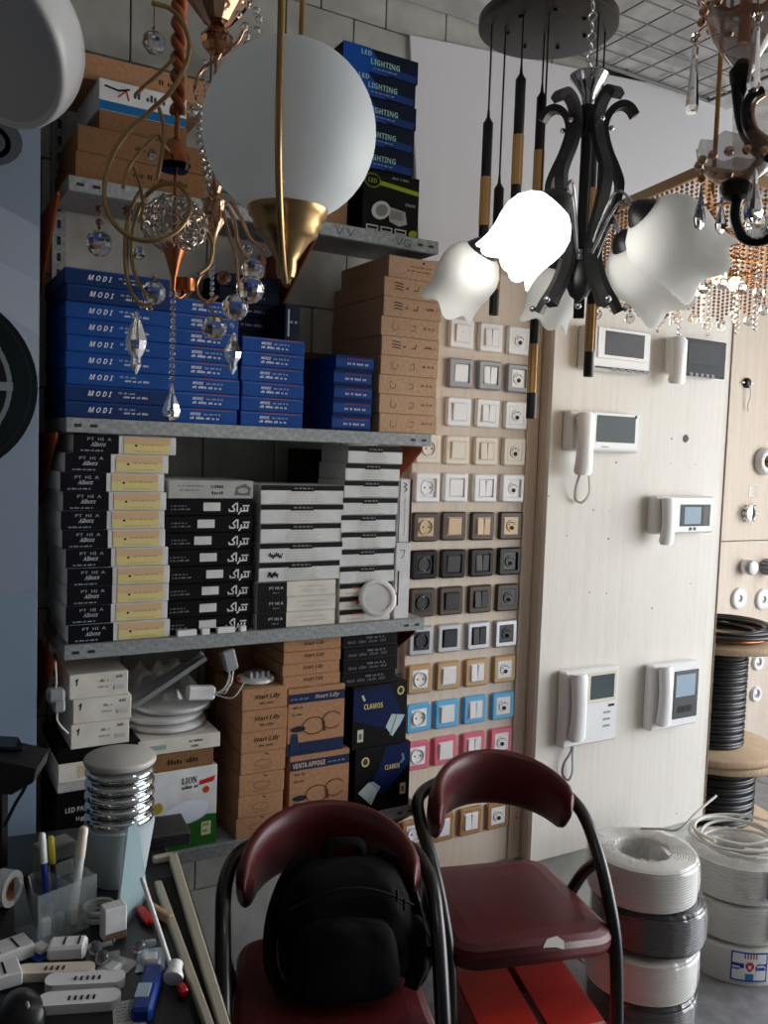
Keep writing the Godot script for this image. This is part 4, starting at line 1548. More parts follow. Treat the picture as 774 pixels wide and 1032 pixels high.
func switch_proto(kind: int, fm: Material, im: Material, dk: Material, style: int) -> Node3D:
	# kind 0 earthed socket, 1 one rocker, 2 two rockers, 3 aerial or telephone socket
	var o := proto("switch" if kind in [1, 2] else "socket")
	var w := 0.083
	part(o, "frame", frame_ring(w, w, 0.054, 0.054, 0.0, 0.011 if style != 2 else 0.014, 0.0 if style != 2 else 0.003), fm)
	var st := mb()
	bx(st, Vector3(0, 0, 0.006), Vector3(0.0536, 0.0536, 0.010), 0.001)
	part(o, "insert", st, im)
	var z := 0.0125
	if kind == 1:
		part(o, "rocker", rocker(0, 0.046, 0.048, z, 0.05), im)
		if style == 1:
			st = mb()
			bx(st, Vector3(0.0, 0.004, z + 0.0035), Vector3(0.006, 0.0014, 0.0008))
			part(o, "mark", st, M.grey_plastic)
	elif kind == 2:
		for s in [-1, 1]:
			part(o, "rocker", rocker(s * 0.0118, 0.0226, 0.048, z, 0.05 * s), im)
	elif kind == 0:
		st = mb()
		lathe(st, [Vector2(0.0225, 0.0), Vector2(0.0225, 0.0045), Vector2(0.0195, 0.0045), Vector2(0.0185, 0.0004), Vector2(0, 0.0004)], Vector3(0, 0, 0.0105), axis_basis(Vector3(0, 0, 1)), 28)
		part(o, "well", st, im)
		for s in [-1, 1]:
			st = mb()
			lathe(st, [Vector2(0.0028, 0.0), Vector2(0.0028, 0.0006), Vector2(0, 0.0006)], Vector3(s * 0.0095, 0, 0.0108), axis_basis(Vector3(0, 0, 1)), 10)
			part(o, "pin_hole", st, M.dark)
			st = mb()
			bx(st, Vector3(0, s * 0.0175, 0.0125), Vector3(0.004, 0.003, 0.003), 0.0005)
			part(o, "earth_clip", st, M.satin)
	else:
		st = mb()
		lathe(st, [Vector2(0.018, 0.0), Vector2(0.017, 0.003), Vector2(0, 0.003)], Vector3(0, 0, 0.0108), axis_basis(Vector3(0, 0, 1)), 24)
		part(o, "boss", st, im)
		st = mb()
		lathe(st, [Vector2(0.0062, 0.0), Vector2(0.0062, 0.003), Vector2(0.0035, 0.003), Vector2(0.0035, 0.001), Vector2(0, 0.001)], Vector3(0.0, -0.006, 0.0135), axis_basis(Vector3(0, 0, 1)), 14)
		part(o, "jack", st, dk)
		for q in [Vector2(-0.011, 0.005), Vector2(0.011, 0.005), Vector2(0.0, 0.010), Vector2(-0.006, 0.010), Vector2(0.006, 0.010)]:
			st = mb()
			lathe(st, [Vector2(0.0021, 0.0), Vector2(0.0021, 0.0008), Vector2(0, 0.0008)], Vector3(q.x, q.y, 0.0135), axis_basis(Vector3(0, 0, 1)), 8)
			part(o, "pin_hole", st, dk)
	return o


func build_switches() -> void:
	var xs := [1.323, 1.421, 1.524, 1.628]
	# y, frame, insert, dark, style, words for the row
	var rows := [
		[1.844, M.white_plastic, M.white_plastic, M.dark, 1, "white", "in the topmost row"],
		[1.734, M.grey_plastic, M.white_plastic, M.dark, 2, "white", "with grey curved sides, in the second row"],
		[1.624, M.white_plastic, M.white_plastic, M.dark, 0, "white", "in the third row from the top"],
		[1.515, M.cream_plastic, M.cream_plastic, M.dark, 0, "cream", "in the cream row"],
		[1.407, M.white_plastic, M.white_plastic, M.dark, 2, "white", "in the row just under the cream one"],
		[1.295, M.bronze_plastic, M.champagne, M.dark, 0, "champagne", "in a brown frame"],
		[1.188, M.gunmetal, M.dark_plastic, M.dark, 2, "charcoal", "in the upper all dark row"],
		[1.078, M.bronze_plastic, M.dark_plastic, M.dark, 0, "charcoal", "in a dark bronze frame"],
		[0.968, M.silver_frame, M.dark_plastic, M.dark, 0, "charcoal", "in a silver frame"],
		[0.857, M.pale_gold_frame, M.white_plastic, M.dark, 0, "white", "in a pale gold frame"],
		[0.744, M.blue_frame, M.white_plastic, M.dark, 0, "white", "in a sky blue frame"],
		[0.634, M.pink_frame, M.white_plastic, M.dark, 0, "white", "in a pink frame"],
		[0.402, M.wood_frame, M.white_plastic, M.dark, 0, "white", "in a wooden frame, lowest row"],
	]
	var words := ["earthed socket", "single rocker switch", "double rocker switch", "aerial socket"]
	for r in rows.size():
		var row: Array = rows[r]
		for cidx in 4:
			if r < 3 and cidx == 0:
				continue
			var p := switch_proto(cidx, row[1], row[2], row[3] if r < 6 or r > 8 else M.black_gloss, row[4])
			copy(p, ["wall_socket", "rocker_switch", "double_rocker_switch", "aerial_socket"][cidx], "%s %s %s" % [row[5], words[cidx], row[6]], Vector3(xs[cidx] + rng.randf_range(-0.001, 0.001), row[0] + rng.randf_range(-0.001, 0.001), 0.0162), Basis(Vector3(0, 0, 1), rng.randf_range(-0.012, 0.012)), "switches and sockets on the board")
			p.free()


# ---------------------------------------------------------------- intercoms
func coil_cord(pts: Array) -> SurfaceTool:
	# a curly cord along a path
	var path := smooth_line(pts, 14)
	var out := []
	var n := path.size()
	for i in n:
		var d: Vector3 = (path[mini(n - 1, i + 1)] - path[maxi(0, i - 1)]).normalized()
		var s := d.cross(Vector3(0, 0, 1)).normalized()
		for k in 5:
			var a := TAU * k / 5.0
			out.append(path[i] + d * (0.0015 * k / 5.0) + s * cos(a) * 0.0032 + Vector3(0, 0, 1) * sin(a) * 0.0032)
	var st := mb()
	tube(st, out, 0.0012, 4)
	return st


func intercom(called: String, label: String, a: Vector3, b: Vector3, depth: float) -> Node3D:
	# body between the corners a (top left) and b (bottom right) on the panel
	var c := (a + b) / 2
	c.z = 0.0755
	var t := thing(called, label, "intercom", c, "video intercoms")
	var st := mb()
	bx(st, Vector3(c.x, c.y, 0.0755 + depth / 2), Vector3(absf(b.x - a.x), absf(a.y - b.y), depth), 0.006)
	part(t, "body", st, M.white_plastic)
	return t


func plate(t: Node3D, called: String, a: Vector3, b: Vector3, z: float, thick: float, m: Material, bevel := 0.002, lab := "") -> MeshInstance3D:
	var st := mb()
	bx(st, Vector3((a.x + b.x) / 2, (a.y + b.y) / 2, z + thick / 2), Vector3(absf(b.x - a.x), absf(a.y - b.y), thick), bevel)
	return part(t, called, st, m, lab)


func handset(t: Node3D, a: Vector3, b: Vector3, z: float) -> void:
	# two swollen ends and a slimmer grip
	var st := mb()
	var w := absf(b.x - a.x)
	var h := absf(a.y - b.y)
	var cx := (a.x + b.x) / 2
	var cy := (a.y + b.y) / 2
	var pts := []
	var rad := []
	for i in 17:
		var u := i / 16.0
		var e := absf(u - 0.5) * 2.0
		pts.append(Vector3(cx, a.y - 0.004 - u * (h - 0.008), z + 0.012 - 0.006 * e * e))
		rad.append(w * 0.5 * (0.72 + 0.14 * e * e) * (0.72 if i in [0, 16] else 1.0))
	tube(st, pts, rad, 12, Vector2(1.0, 0.62))
	part(t, "handset", st, M.white_plastic)


func build_panel_things() -> void:
	var z := 0.1155
	# 1: wide intercom, dark colour screen, strip of keys below
	var t := intercom("video_intercom", "white video intercom with a mirrored screen behind the gold pendant tube", Vector3(1.8088, 1.9034, 0.1155), Vector3(2.0800, 1.7715, 0.1155), 0.040)
	plate(t, "screen_surround", Vector3(1.8528, 1.8991, 0.1155), Vector3(2.0641, 1.8072, 0.1155), z, 0.003, M.white_plastic)
	plate(t, "screen", Vector3(1.8816, 1.8902, 0.1155), Vector3(2.0459, 1.8180, 0.1155), z + 0.003, 0.001, M.screen_warm, 0.0004)
	plate(t, "key_strip", Vector3(1.8488, 1.7824, 0.1155), Vector3(2.0730, 1.7772, 0.1155), z, 0.004, M.gunmetal, 0.001)
	for i in 5:
		plate(t, "key", Vector3(1.9096, 1.7828, 0.1155) + Vector3(i * 0.034, 0, 0), Vector3(1.9310, 1.7725, 0.1155) + Vector3(i * 0.034, 0, 0), z + 0.004, 0.0012, M.key, 0.0004)
	# 2: white handset beside a black screen unit
	t = intercom("video_intercom", "black screened video intercom with a white handset beneath the glass shades", Vector3(2.1802, 1.9027, 0.1000), Vector3(2.4400, 1.7859, 0.1000), 0.022)
	plate(t, "black_face", Vector3(2.2442, 1.9057, 0.1000), Vector3(2.4427, 1.7845, 0.1000), 0.0975, 0.008, M.black_gloss)
	plate(t, "screen", Vector3(2.2581, 1.8938, 0.1050), Vector3(2.4179, 1.8235, 0.1050), 0.1055, 0.001, M.screen, 0.0004)
	for i in 5:
		plate(t, "key", Vector3(2.2711, 1.7959, 0.1050) + Vector3(i * 0.026, 0, 0), Vector3(2.2862, 1.7842, 0.1050) + Vector3(i * 0.026, 0, 0), 0.1055, 0.0012, M.key, 0.0004)
	handset(t, Vector3(2.1544, 1.9019, 0.1150), Vector3(2.2378, 1.7483, 0.1150), 0.112)
	# 3: screen right, handset hanging left with a curly cord
	t = intercom("video_intercom", "white video intercom with grey screen and long handset, below the first one", Vector3(1.7649, 1.6463, 0.1050), Vector3(2.0598, 1.5253, 0.1050), 0.030)
	plate(t, "screen_surround", Vector3(1.8597, 1.6454, 0.1055), Vector3(2.0521, 1.5344, 0.1055), 0.1055, 0.003, M.white_plastic)
	plate(t, "screen", Vector3(1.8736, 1.6371, 0.1085), Vector3(2.0365, 1.5557, 0.1085), 0.1085, 0.001, M.lcd, 0.0004)
	plate(t, "lens", Vector3(2.0322, 1.6422, 0.1085), Vector3(2.0415, 1.6334, 0.1085), 0.1085, 0.001, M.dark, 0.0004)
	plate(t, "name_plate", Vector3(1.8964, 1.5432, 0.1085), Vector3(1.9255, 1.5397, 0.1085), 0.1085, 0.0006, M.grey_plastic, 0.0002)
	handset(t, Vector3(1.7703, 1.6431, 0.1250), Vector3(1.8524, 1.4507, 0.1250), 0.118)
	part(t, "cord", coil_cord([Vector3(1.8124, 1.4525, 0.1100), Vector3(1.8083, 1.4130, 0.1000), Vector3(1.8197, 1.3793, 0.0900), Vector3(1.8484, 1.3703, 0.0900), Vector3(1.8655, 1.3983, 0.1000), Vector3(1.8629, 1.4378, 0.1000), Vector3(1.8519, 1.4799, 0.1000)]), M.white_cable)
	# 4: lower right with a bluish screen
	t = intercom("video_intercom", "small white video intercom with a bluish screen near the panel edge", Vector3(2.1414, 1.3914, 0.1150), Vector3(2.4210, 1.2686, 0.1150), 0.038)
	plate(t, "screen_frame", Vector3(2.2554, 1.3642, 0.1135), Vector3(2.4009, 1.2922, 0.1135), 0.1135, 0.001, M.lcd, 0.0004)
	plate(t, "screen", Vector3(2.2760, 1.3561, 0.1145), Vector3(2.3550, 1.2996, 0.1145), 0.1145, 0.0005, M.lcd_pale, 0.0002)
	plate(t, "key_column", Vector3(2.3645, 1.3576, 0.1145), Vector3(2.3945, 1.2958, 0.1145), 0.1145, 0.0006, M.gunmetal, 0.0002)
	for i in 2:
		plate(t, "button", Vector3(2.3019, 1.2886, 0.1135) + Vector3(i * 0.02, 0, 0), Vector3(2.3147, 1.2785, 0.1135) + Vector3(i * 0.02, 0, 0), 0.1135, 0.001, M.dark, 0.0003)
	handset(t, Vector3(2.1486, 1.3889, 0.1250), Vector3(2.2206, 1.2324, 0.1250), 0.118)
	# 5: tall unit, small screen on top, louvres below
	t = intercom("video_intercom", "tall white video intercom with a small grey screen above the wire coils", Vector3(1.7959, 0.8498, 0.1100), Vector3(2.0244, 0.6109, 0.1100), 0.036)
	plate(t, "screen_surround", Vector3(1.8885, 0.8379, 0.1115), Vector3(2.0113, 0.7422, 0.1115), 0.1115, 0.002, M.cream_plastic, 0.001)
	plate(t, "screen", Vector3(1.8996, 0.8294, 0.1135), Vector3(1.9998, 0.7536, 0.1135), 0.1135, 0.001, M.lcd, 0.0004)
	for i in 3:
		plate(t, "louvre", Vector3(1.9601, 0.7098, 0.1115) - Vector3(0, i * 0.022, 0), Vector3(1.9904, 0.7029, 0.1115) - Vector3(0, i * 0.022, 0), 0.1115, 0.001, M.grey_plastic, 0.0003)
	plate(t, "name_plate", Vector3(1.9798, 0.7314, 0.1115), Vector3(2.0061, 0.7235, 0.1115), 0.1115, 0.0008, M.gunmetal, 0.0002)
	handset(t, Vector3(1.8025, 0.8467, 0.1250), Vector3(1.8815, 0.6323, 0.1250), 0.116)
	part(t, "cord", coil_cord([Vector3(1.8421, 0.6331, 0.1100), Vector3(1.8417, 0.5923, 0.1000), Vector3(1.8247, 0.5537, 0.0900), Vector3(1.8275, 0.5167, 0.0850), Vector3(1.8532, 0.4966, 0.0850), Vector3(1.8635, 0.5222, 0.0900), Vector3(1.8559, 0.5696, 0.0950), Vector3(1.8528, 0.6096, 0.1000)]), M.grey_plastic)
	# 6: rounded unit with a dark screen frame
	t = intercom("video_intercom", "rounded white video intercom with a dark framed screen beside the cable drums", Vector3(2.1718, 0.8334, 0.1150), Vector3(2.3966, 0.6159, 0.1150), 0.040)
	plate(t, "screen_frame", Vector3(2.2710, 0.8073, 0.1155), Vector3(2.3886, 0.6446, 0.1155), 0.1155, 0.002, M.dark_plastic, 0.001)
	plate(t, "screen", Vector3(2.2793, 0.7935, 0.1175), Vector3(2.3724, 0.7192, 0.1175), 0.1175, 0.001, M.lcd_pale, 0.0004)
	for i in 3:
		plate(t, "key", Vector3(2.2928, 0.6876, 0.1175) + Vector3(i * 0.024, 0, 0), Vector3(2.3139, 0.6647, 0.1175) + Vector3(i * 0.024, 0, 0), 0.1175, 0.001, M.gunmetal, 0.0004)
	handset(t, Vector3(2.1780, 0.8363, 0.1300), Vector3(2.2524, 0.6323, 0.1300), 0.121)
	plate(t, "knob", Vector3(2.2717, 0.6321, 0.1150), Vector3(2.2921, 0.6159, 0.1150), 0.09, 0.012, M.gunmetal, 0.002)


# ---------------------------------------------------------------- recess
func ring_lamp(label: String, c: Vector3, r: float, hole: float) -> void:
	var t := thing("recessed_downlight", label, "lamp", c, "downlights in the recess")
	var b := axis_basis(Vector3(0, 0, 1))
	var st := mb()
	lathe(st, [Vector2(r, 0), Vector2(r, 0.008), Vector2(r * 0.9, 0.014), Vector2(hole, 0.012), Vector2(hole * 0.9, 0.004)], c, b, 28)
	part(t, "rim", st, M.white_plastic)
	st = mb()
	lathe(st, [Vector2(hole * 0.9, 0.004), Vector2(hole * 0.5, 0.008), Vector2(0, 0.009)], c, b, 20)
	part(t, "lens", st, M.silver_frame)


func build_recess_things() -> void:
	var z := -0.608
	ring_lamp("white ring downlight in the recess, just above the upper drum, next to the panel", Vector3(3.5210, 0.8658, -0.6080), 0.052, 0.018)
	ring_lamp("white ring downlight in the recess, above the drum at the picture edge", Vector3(3.6981, 0.8512, -0.6080), 0.052, 0.018)
	ring_lamp("upper white ring downlight in the recess, right beside the drum cable", Vector3(3.6912, 0.5427, -0.6080), 0.040, 0.022)
	ring_lamp("white ring downlight half hidden behind the drum cable", Vector3(3.5731, 0.5440, -0.6080), 0.036, 0.020)
	ring_lamp("lowest white ring downlight in the recess, beside the drum cable", Vector3(3.6918, 0.3846, -0.6080), 0.038, 0.022)
	# spot cylinders
	for i in 2:
		var c: Vector3 = [Vector3(3.5497, 1.0173, -0.6080), Vector3(3.7046, 1.0116, -0.6080)][i]
		var t := thing("surface_spotlight", ["chrome and white cylinder spotlight sticking out of the recess wall", "ribbed grey cylinder spotlight at the picture edge in the recess"][i], "lamp", c)
		var b := axis_basis(Vector3(0, 0, 1))
		var st := mb()
		if i == 0:
			lathe(st, [Vector2(0.036, 0), Vector2(0.036, 0.05), Vector2(0.033, 0.052)], c, b, 24)
			part(t, "barrel", st, M.satin)
		else:
			for k in 12:
				var a := TAU * k / 12
				bx(st, c + Vector3(cos(a) * 0.034, sin(a) * 0.034, 0.03), Vector3(0.012, 0.012, 0.06), 0.002, Basis(Vector3(0, 0, 1), a))
			lathe(st, [Vector2(0.030, 0), Vector2(0.030, 0.06), Vector2(0, 0.06)], c, b, 24)
			part(t, "barrel", st, M.grey_plastic)
		st = mb()
		lathe(st, [Vector2(0.033, 0.052), Vector2(0.028, 0.058), Vector2(0, 0.060)], c + Vector3(0, 0, 0.002 * i), b, 24)
		part(t, "face", st, M.white_plastic)
	# rosette lamp
	var c := Vector3(3.6389, 1.5209, -0.6080)
	var t := thing("rosette_lamp", "white rosette lamp with a gilded middle on the recess wall", "lamp", c)
	var b := axis_basis(Vector3(0, 0, 1))
	var st := mb()
	lathe(st, [Vector2(0, 0), Vector2(0.062, 0), Vector2(0.066, 0.02), Vector2(0.055, 0.034), Vector2(0.030, 0.030)], c, b, 32)
	part(t, "plate", st, M.white_plastic)
	for k in 14:
		var a := TAU * k / 14
		st = mb()
		ball(st, c + Vector3(cos(a) * 0.052, sin(a) * 0.052, 0.034), 0.007, 8)
		part(t, "bead", st, M.crystal)
	st = mb()
	lathe(st, [Vector2(0.030, 0.030), Vector2(0.020, 0.042), Vector2(0, 0.046)], c, b, 20)
	part(t, "boss", st, M.gold)
	# faceted crystal fitting with a transparent square plate
	c = Vector3(3.5395, 1.2738, -0.6080)
	t = thing("crystal_spot", "faceted crystal spot fitting on the recess wall under a clear tag", "lamp", c)
	st = mb()
	lathe(st, [Vector2(0.02, 0), Vector2(0.03, 0.01), Vector2(0.03, 0.03), Vector2(0, 0.034)], c, b, 16)
	part(t, "base", st, M.chrome)
	for k in 8:
		var a := TAU * k / 8
		st = mb()
		bx(st, c + Vector3(cos(a) * 0.036, sin(a) * 0.036, 0.022), Vector3(0.030, 0.018, 0.014), 0.004, Basis(Vector3(0, 0, 1), a))
		part(t, "facet", st, M.crystal)
	st = mb()
	bx(st, Vector3(3.5777, 1.3732, -0.6060), Vector3(0.06, 0.05, 0.003), 0.001)
	part(t, "tag", st, M.clear)
	# wall hook with loose leads
	c = Vector3(3.4810, 1.8822, -0.6080)
	t = thing("lamp_bracket", "small black lamp bracket with loose leads on the recess wall", "bracket", c)
	st = mb()
	lathe(st, [Vector2(0.024, 0), Vector2(0.024, 0.010), Vector2(0.016, 0.018), Vector2(0, 0.020)], c, b, 18)
	part(t, "cup", st, M.black_plastic)
	st = mb()
	bx(st, c + Vector3(0, 0, 0.008), Vector3(0.075, 0.006, 0.006), 0.001)
	part(t, "cross_bar", st, M.satin)
	st = mb()
	tube(st, smooth_line([c + Vector3(0, -0.01, 0.02), c + Vector3(0.012, -0.06, 0.02), c + Vector3(0.004, -0.10, 0.015), c + Vector3(0.016, -0.13, 0.01)], 5), 0.003, 5)
	part(t, "lead", st, M.white_cable)
	build_drums()


func build_drums() -> void:
	var ax := Vector3(2.985, 0.0, -0.30)
	var spec := [[0.0, 0.31, "lower wooden cable drum wound with black cable beside the panel"], [0.318, 0.79, "upper wooden cable drum wound with black cable beside the panel"]]
	for i in 2:
		var y0: float = spec[i][0]
		var y1: float = spec[i][1]
		var c := ax + Vector3(0.03 if i == 0 else 0.0, y0, 0.0)
		var h := y1 - y0
		var t := thing("cable_drum", spec[i][2], "cable drum", c, "cable drums")
		for s in 2:
			var st := mb()
			var y := 0.0 if s == 0 else h - 0.028
			lathe(st, [Vector2(0, y), Vector2(0.262, y), Vector2(0.265, y + 0.004), Vector2(0.265, y + 0.024), Vector2(0.262, y + 0.028), Vector2(0, y + 0.028)], c, Basis(), 40)
			part(t, "flange", st, M.drum_wood)
		var n := int((h - 0.056) / 0.0165)
		for k in n:
			var st := mb()
			torus(st, c + Vector3(0, 0.036 + k * (h - 0.068) / (n - 1), 0), Basis(Vector3.RIGHT, 0.02 * (1 if k % 2 else -1)), 0.128 if i == 1 else 0.165, 0.0082, 32, 8)
			part(t, "cable_turn", st, M.black_cable)
		var st2 := mb()
		lathe(st2, [Vector2(0.125 if i == 1 else 0.16, 0.028), Vector2(0.125 if i == 1 else 0.16, h - 0.028)], c, Basis(), 32)
		part(t, "core", st2, M.dark)
	# loose coil of cable lying on the upper drum
	var top := ax + Vector3(0.0, 0.79, 0.0)
	var tc := thing("cable_coil", "loose coil of black cable lying on the upper drum", "cable", top)
	for k in 9:
		var st := mb()
		var pts := []
		var r := 0.16 + 0.018 * (k % 5)
		var yy := 0.014 + 0.016 * (k / 3)
		for i in 41:
			var a := TAU * i / 40
			pts.append(top + Vector3(cos(a) * r * 1.06 + 0.01 * sin(k), yy + 0.004 * sin(a * 2 + k), sin(a) * r + 0.01 * cos(k * 2.0)))
		tube(st, pts, 0.008, 8)
		part(tc, "turn", st, M.black_cable if k != 2 else M.copper)


# ---------------------------------------------------------------- on the floor
func cable_coil(c: Vector3, r: float, hole: float, h: float, m: Material, called: String, label: String, open_top: bool, seed_n: int) -> Node3D:
	var t := thing(called, label, "cable coil", c, "coils of cable on the floor")
	# winding: a ring whose walls show the turns
	var st := mb()
	var prof := [Vector2(hole, 0.004)]
	for i in 6:
		var x := hole + (r - hole) * i / 6.0
		prof.append(Vector2(x + 0.002, 0.002))
		prof.append(Vector2(x + (r - hole) / 12.0, 0.0))
	var n := 15
	for i in n:
		prof.append(Vector2(r - 0.0025, h * (i + 0.04) / n))
		prof.append(Vector2(r, h * (i + 0.3) / n))
		prof.append(Vector2(r, h * (i + 0.7) / n))
	prof.append(Vector2(r - 0.004, h - 0.003))
	for i in 9:
		var x := r - 0.006 - (r - hole - 0.006) * (i + 1) / 9.0
		prof.append(Vector2(x + (r - hole) / 18.0, h))
		prof.append(Vector2(x + 0.001, h - 0.0025))
	prof.append(Vector2(hole, h - 0.008))
	prof.append(Vector2(hole, 0.004))
	lathe(st, prof, c, Basis(), 48)
	part(t, "winding", st, m)
	# clinging film with puckers
	st = mb()
	var nz := FastNoiseLite.new()
	nz.seed = seed_n
	nz.frequency = 9.0
	var fp := [Vector2(hole - 0.004, h * 0.4), Vector2(hole - 0.003, h * 0.8), Vector2(hole + 0.004, h + 0.002), Vector2((r + hole) / 2, h + 0.005), Vector2(r - 0.006, h + 0.003), Vector2(r + 0.003, h - 0.010), Vector2(r + 0.0045, h * 0.6), Vector2(r + 0.0045, h * 0.3), Vector2(r + 0.003, 0.010), Vector2(r - 0.006, 0.001)]
	var rings := []
	var seg := 96
	for i in fp.size():
		var ring := []
		for k in seg:
			var a := TAU * k / seg
			var q: Vector2 = fp[i]
			var w := nz.get_noise_3d(cos(a) * 0.8, sin(a) * 0.8, i * 0.12) + 0.6 * nz.get_noise_2d(a * 3.0, i * 0.1)
			var f := 0.0055 if i > 3 else 0.011
			ring.append(c + Vector3(cos(a) * (q.x + maxf(-0.2, w) * f), q.y + (absf(w) * f if i in [2, 3, 4] else 0.0), sin(a) * (q.x + maxf(-0.2, w) * f)))
		rings.append(ring)
	for i in fp.size() - 1:
		for k in seg:
			var k2 := (k + 1) % seg
			var a: Vector3 = rings[i][k]
			var b: Vector3 = rings[i][k2]
			var d: Vector3 = rings[i + 1][k2]
			var e: Vector3 = rings[i + 1][k]
			var out := (a + d) * 0.5 - (c + Vector3(0, h * 0.5, 0))
			var mid := out.normalized()
			var nn := (d - a).cross(e - b).normalized()
			if nn.dot(mid) < 0.0:
				nn = -nn
			quad(st, a, b, d, e, nn)
	if not open_top:
		part(t, "film", st, M.wrap_thick if m == M.white_cable else M.wrap)
	return t


func paper_label(t: Node3D, c: Vector3, r: float, y0: float, y1: float, a0: float, a1: float) -> void:
	# a printed label bent round the coil: white with a blue border and a red and blue emblem
	var st := mb()
	var nu := 26
	var nv := 18
	var blue := Color(0.10, 0.28, 0.60)
	for i in nu:
		for j in nv:
			var u := (i + 0.5) / nu
			var v := (j + 0.5) / nv
			var col := Color(0.86, 0.87, 0.88)
			if i in [0, nu - 1] or j in [0, nv - 1]:
				col = blue
			elif j in [nv / 2 - 2, nv / 2 - 1, nv / 2, nv / 2 + 1] and absf(u - 0.5) > 0.16:
				col = blue if (j + i / 6) % 4 else col
			elif Vector2((u - 0.5) * 1.6, v - 0.52).length() < 0.17:
				col = Color(0.75, 0.22, 0.16) if Vector2((u - 0.5) * 1.6, v - 0.52).length() > 0.07 else Color(0.86, 0.87, 0.88)
			elif v < 0.3 and absf(u - 0.5) < 0.10:
				col = Color(0.25, 0.45, 0.72)
			elif v > 0.78 and absf(u - 0.5) < 0.2 and i % 2:
				col = Color(0.6, 0.25, 0.25)
			var q := []
			for e in [[0, 0], [1, 0], [1, 1], [0, 1]]:
				var a: float = lerpf(a0, a1, float(i + e[0]) / nu)
				q.append(c + Vector3(cos(a) * r, lerpf(y0, y1, float(j + e[1]) / nv), sin(a) * r))
			var am: float = lerpf(a0, a1, (i + 0.5) / nu)
			st.set_color(col.srgb_to_linear())
			quad(st, q[0], q[1], q[2], q[3], Vector3(cos(am), 0, sin(am)))
	part(t, "paper_label", st, M.ink)


func build_floor_things() -> void:
	var h := 0.1225
	var say := ["black film wrapped cable coil at the bottom of the nearer coil stack", "white film wrapped cable coil under the black one, beside the chair", "black film wrapped cable coil between two white ones", "white film wrapped cable coil topmost beside the empty red chair"]
	for i in 4:
		var c := Vector3(1.752 + [0.012, 0.004, 0.022, -0.008][i], i * h, 0.498)
		var t := cable_coil(c, 0.141 + [0.0, 0.004, 0.006, 0.0][i], 0.072, h - 0.017, [M.black_cable, M.white_cable, M.black_cable, M.white_cable][i], "film_wrapped_coil", say[i], false, i + 2)
		if i == 3:
			var st := mb()
			tube(st, smooth_line([c + Vector3(0.05, h + 0.004, -0.06), c + Vector3(0.085, h + 0.012, -0.02), Vector3(1.8434, 0.5175, 0.5271), Vector3(1.9200, 0.5510, 0.5225), Vector3(2.0148, 0.5731, 0.5063)], 6), 0.0035, 6)
			part(t, "loose_end", st, M.white_cable)
			st = mb()   # tuft of film inside the ring
			var nz := FastNoiseLite.new()
			nz.seed = 3
			nz.frequency = 20.0
			var prof := [Vector2(0.030, 0.0), Vector2(0.036, 0.02), Vector2(0.030, 0.045), Vector2(0.014, 0.058), Vector2(0, 0.06)]
			lathe(st, prof, c + Vector3(0.042, h - 0.068, 0.030), Basis(Vector3(0, 0, 1), 0.25), 9, 0, 0.0, true)
			part(t, "film_tuft", st, M.wrap)
	var say2 := ["white cable coil with blue label at the bottom of the farther stack", "middle white cable coil of the farther stack, partly labelled", "topmost white cable coil of the farther stack with loose loops"]
	for i in 3:
		var c := Vector3(2.235 + [0.0, 0.006, -0.004][i], i * 0.12, 0.425)
		var t := cable_coil(c, 0.150, 0.085, 0.104, M.white_cable, "white_cable_coil", say2[i], false, i + 9)
		var mid: float = [2.18, 1.52, 1.58][i]
		paper_label(t, c, 0.1565, 0.018, 0.105, mid + 0.33, mid - 0.33)
		if i == 2:
			for k in 5:
				var st := mb()
				var pts := []
				for j in 33:
					var a := TAU * j / 32 * (0.9 if k == 3 else 1.0) + k
					var r := 0.10 + 0.011 * k
					pts.append(c + Vector3(cos(a) * r + 0.008 * sin(k * 2.3), 0.128 + 0.006 * k + 0.012 * sin(a + k * 1.7), sin(a) * r * 0.98))
				tube(st, pts, 0.0048, 7)
				part(t, "loose_loop", st, M.white_cable)
			var st3 := mb()
			tube(st3, smooth_line([c + Vector3(-0.11, 0.15, -0.03), c + Vector3(-0.03, 0.14, 0.05), c + Vector3(0.06, 0.15, 0.07), c + Vector3(0.16, 0.145, 0.06)], 6), 0.0048, 7)
			part(t, "loose_end", st3, M.white_cable)
	build_chairs()
	red_carton()


func pad(st: SurfaceTool, w: float, d: float, layers: Array, corner: float, at: Vector3) -> void:
	# a cushion from stacked outlines: layers of Vector2(inset, height)
	var rings := []
	for l in layers:
		var o := round_rect(w - 2 * l.x, d - 2 * l.x, maxf(0.01, corner - l.x * 0.6), 6)
		var ring := []
		for q in o:
			# the front is a little wider than the back
			ring.append(at + Vector3(q.x * (1.0 + 0.10 * q.y / d), l.y, q.y))
		rings.append(ring)
	var n: int = rings[0].size()
	var cen := at + Vector3(0, (layers[0].y + layers[-1].y) / 2, 0)
	for i in rings.size() - 1:
		for k in n:
			var k2 := (k + 1) % n
			var a: Vector3 = rings[i][k]
			var b: Vector3 = rings[i][k2]
			var c: Vector3 = rings[i + 1][k2]
			var e: Vector3 = rings[i + 1][k]
			var dl: Vector2 = layers[i + 1] - layers[i]
			var up := dl.x
			var side := dl.y
			var na := (Vector3(a.x - at.x, 0, a.z - at.z).normalized() * absf(side) + Vector3.UP * up).normalized()
			var nb := (Vector3(b.x - at.x, 0, b.z - at.z).normalized() * absf(side) + Vector3.UP * up).normalized()
			tri(st, a, b, c, na, nb, nb)
			tri(st, a, c, e, na, nb, na)
	for e in [0, rings.size() - 1]:
		var m := at + Vector3(0, layers[e].y, 0)
		var nn := Vector3.DOWN if e == 0 else Vector3.UP
		for k in n:
			tri(st, m, rings[e][k], rings[e][(k + 1) % n], nn, nn, nn)


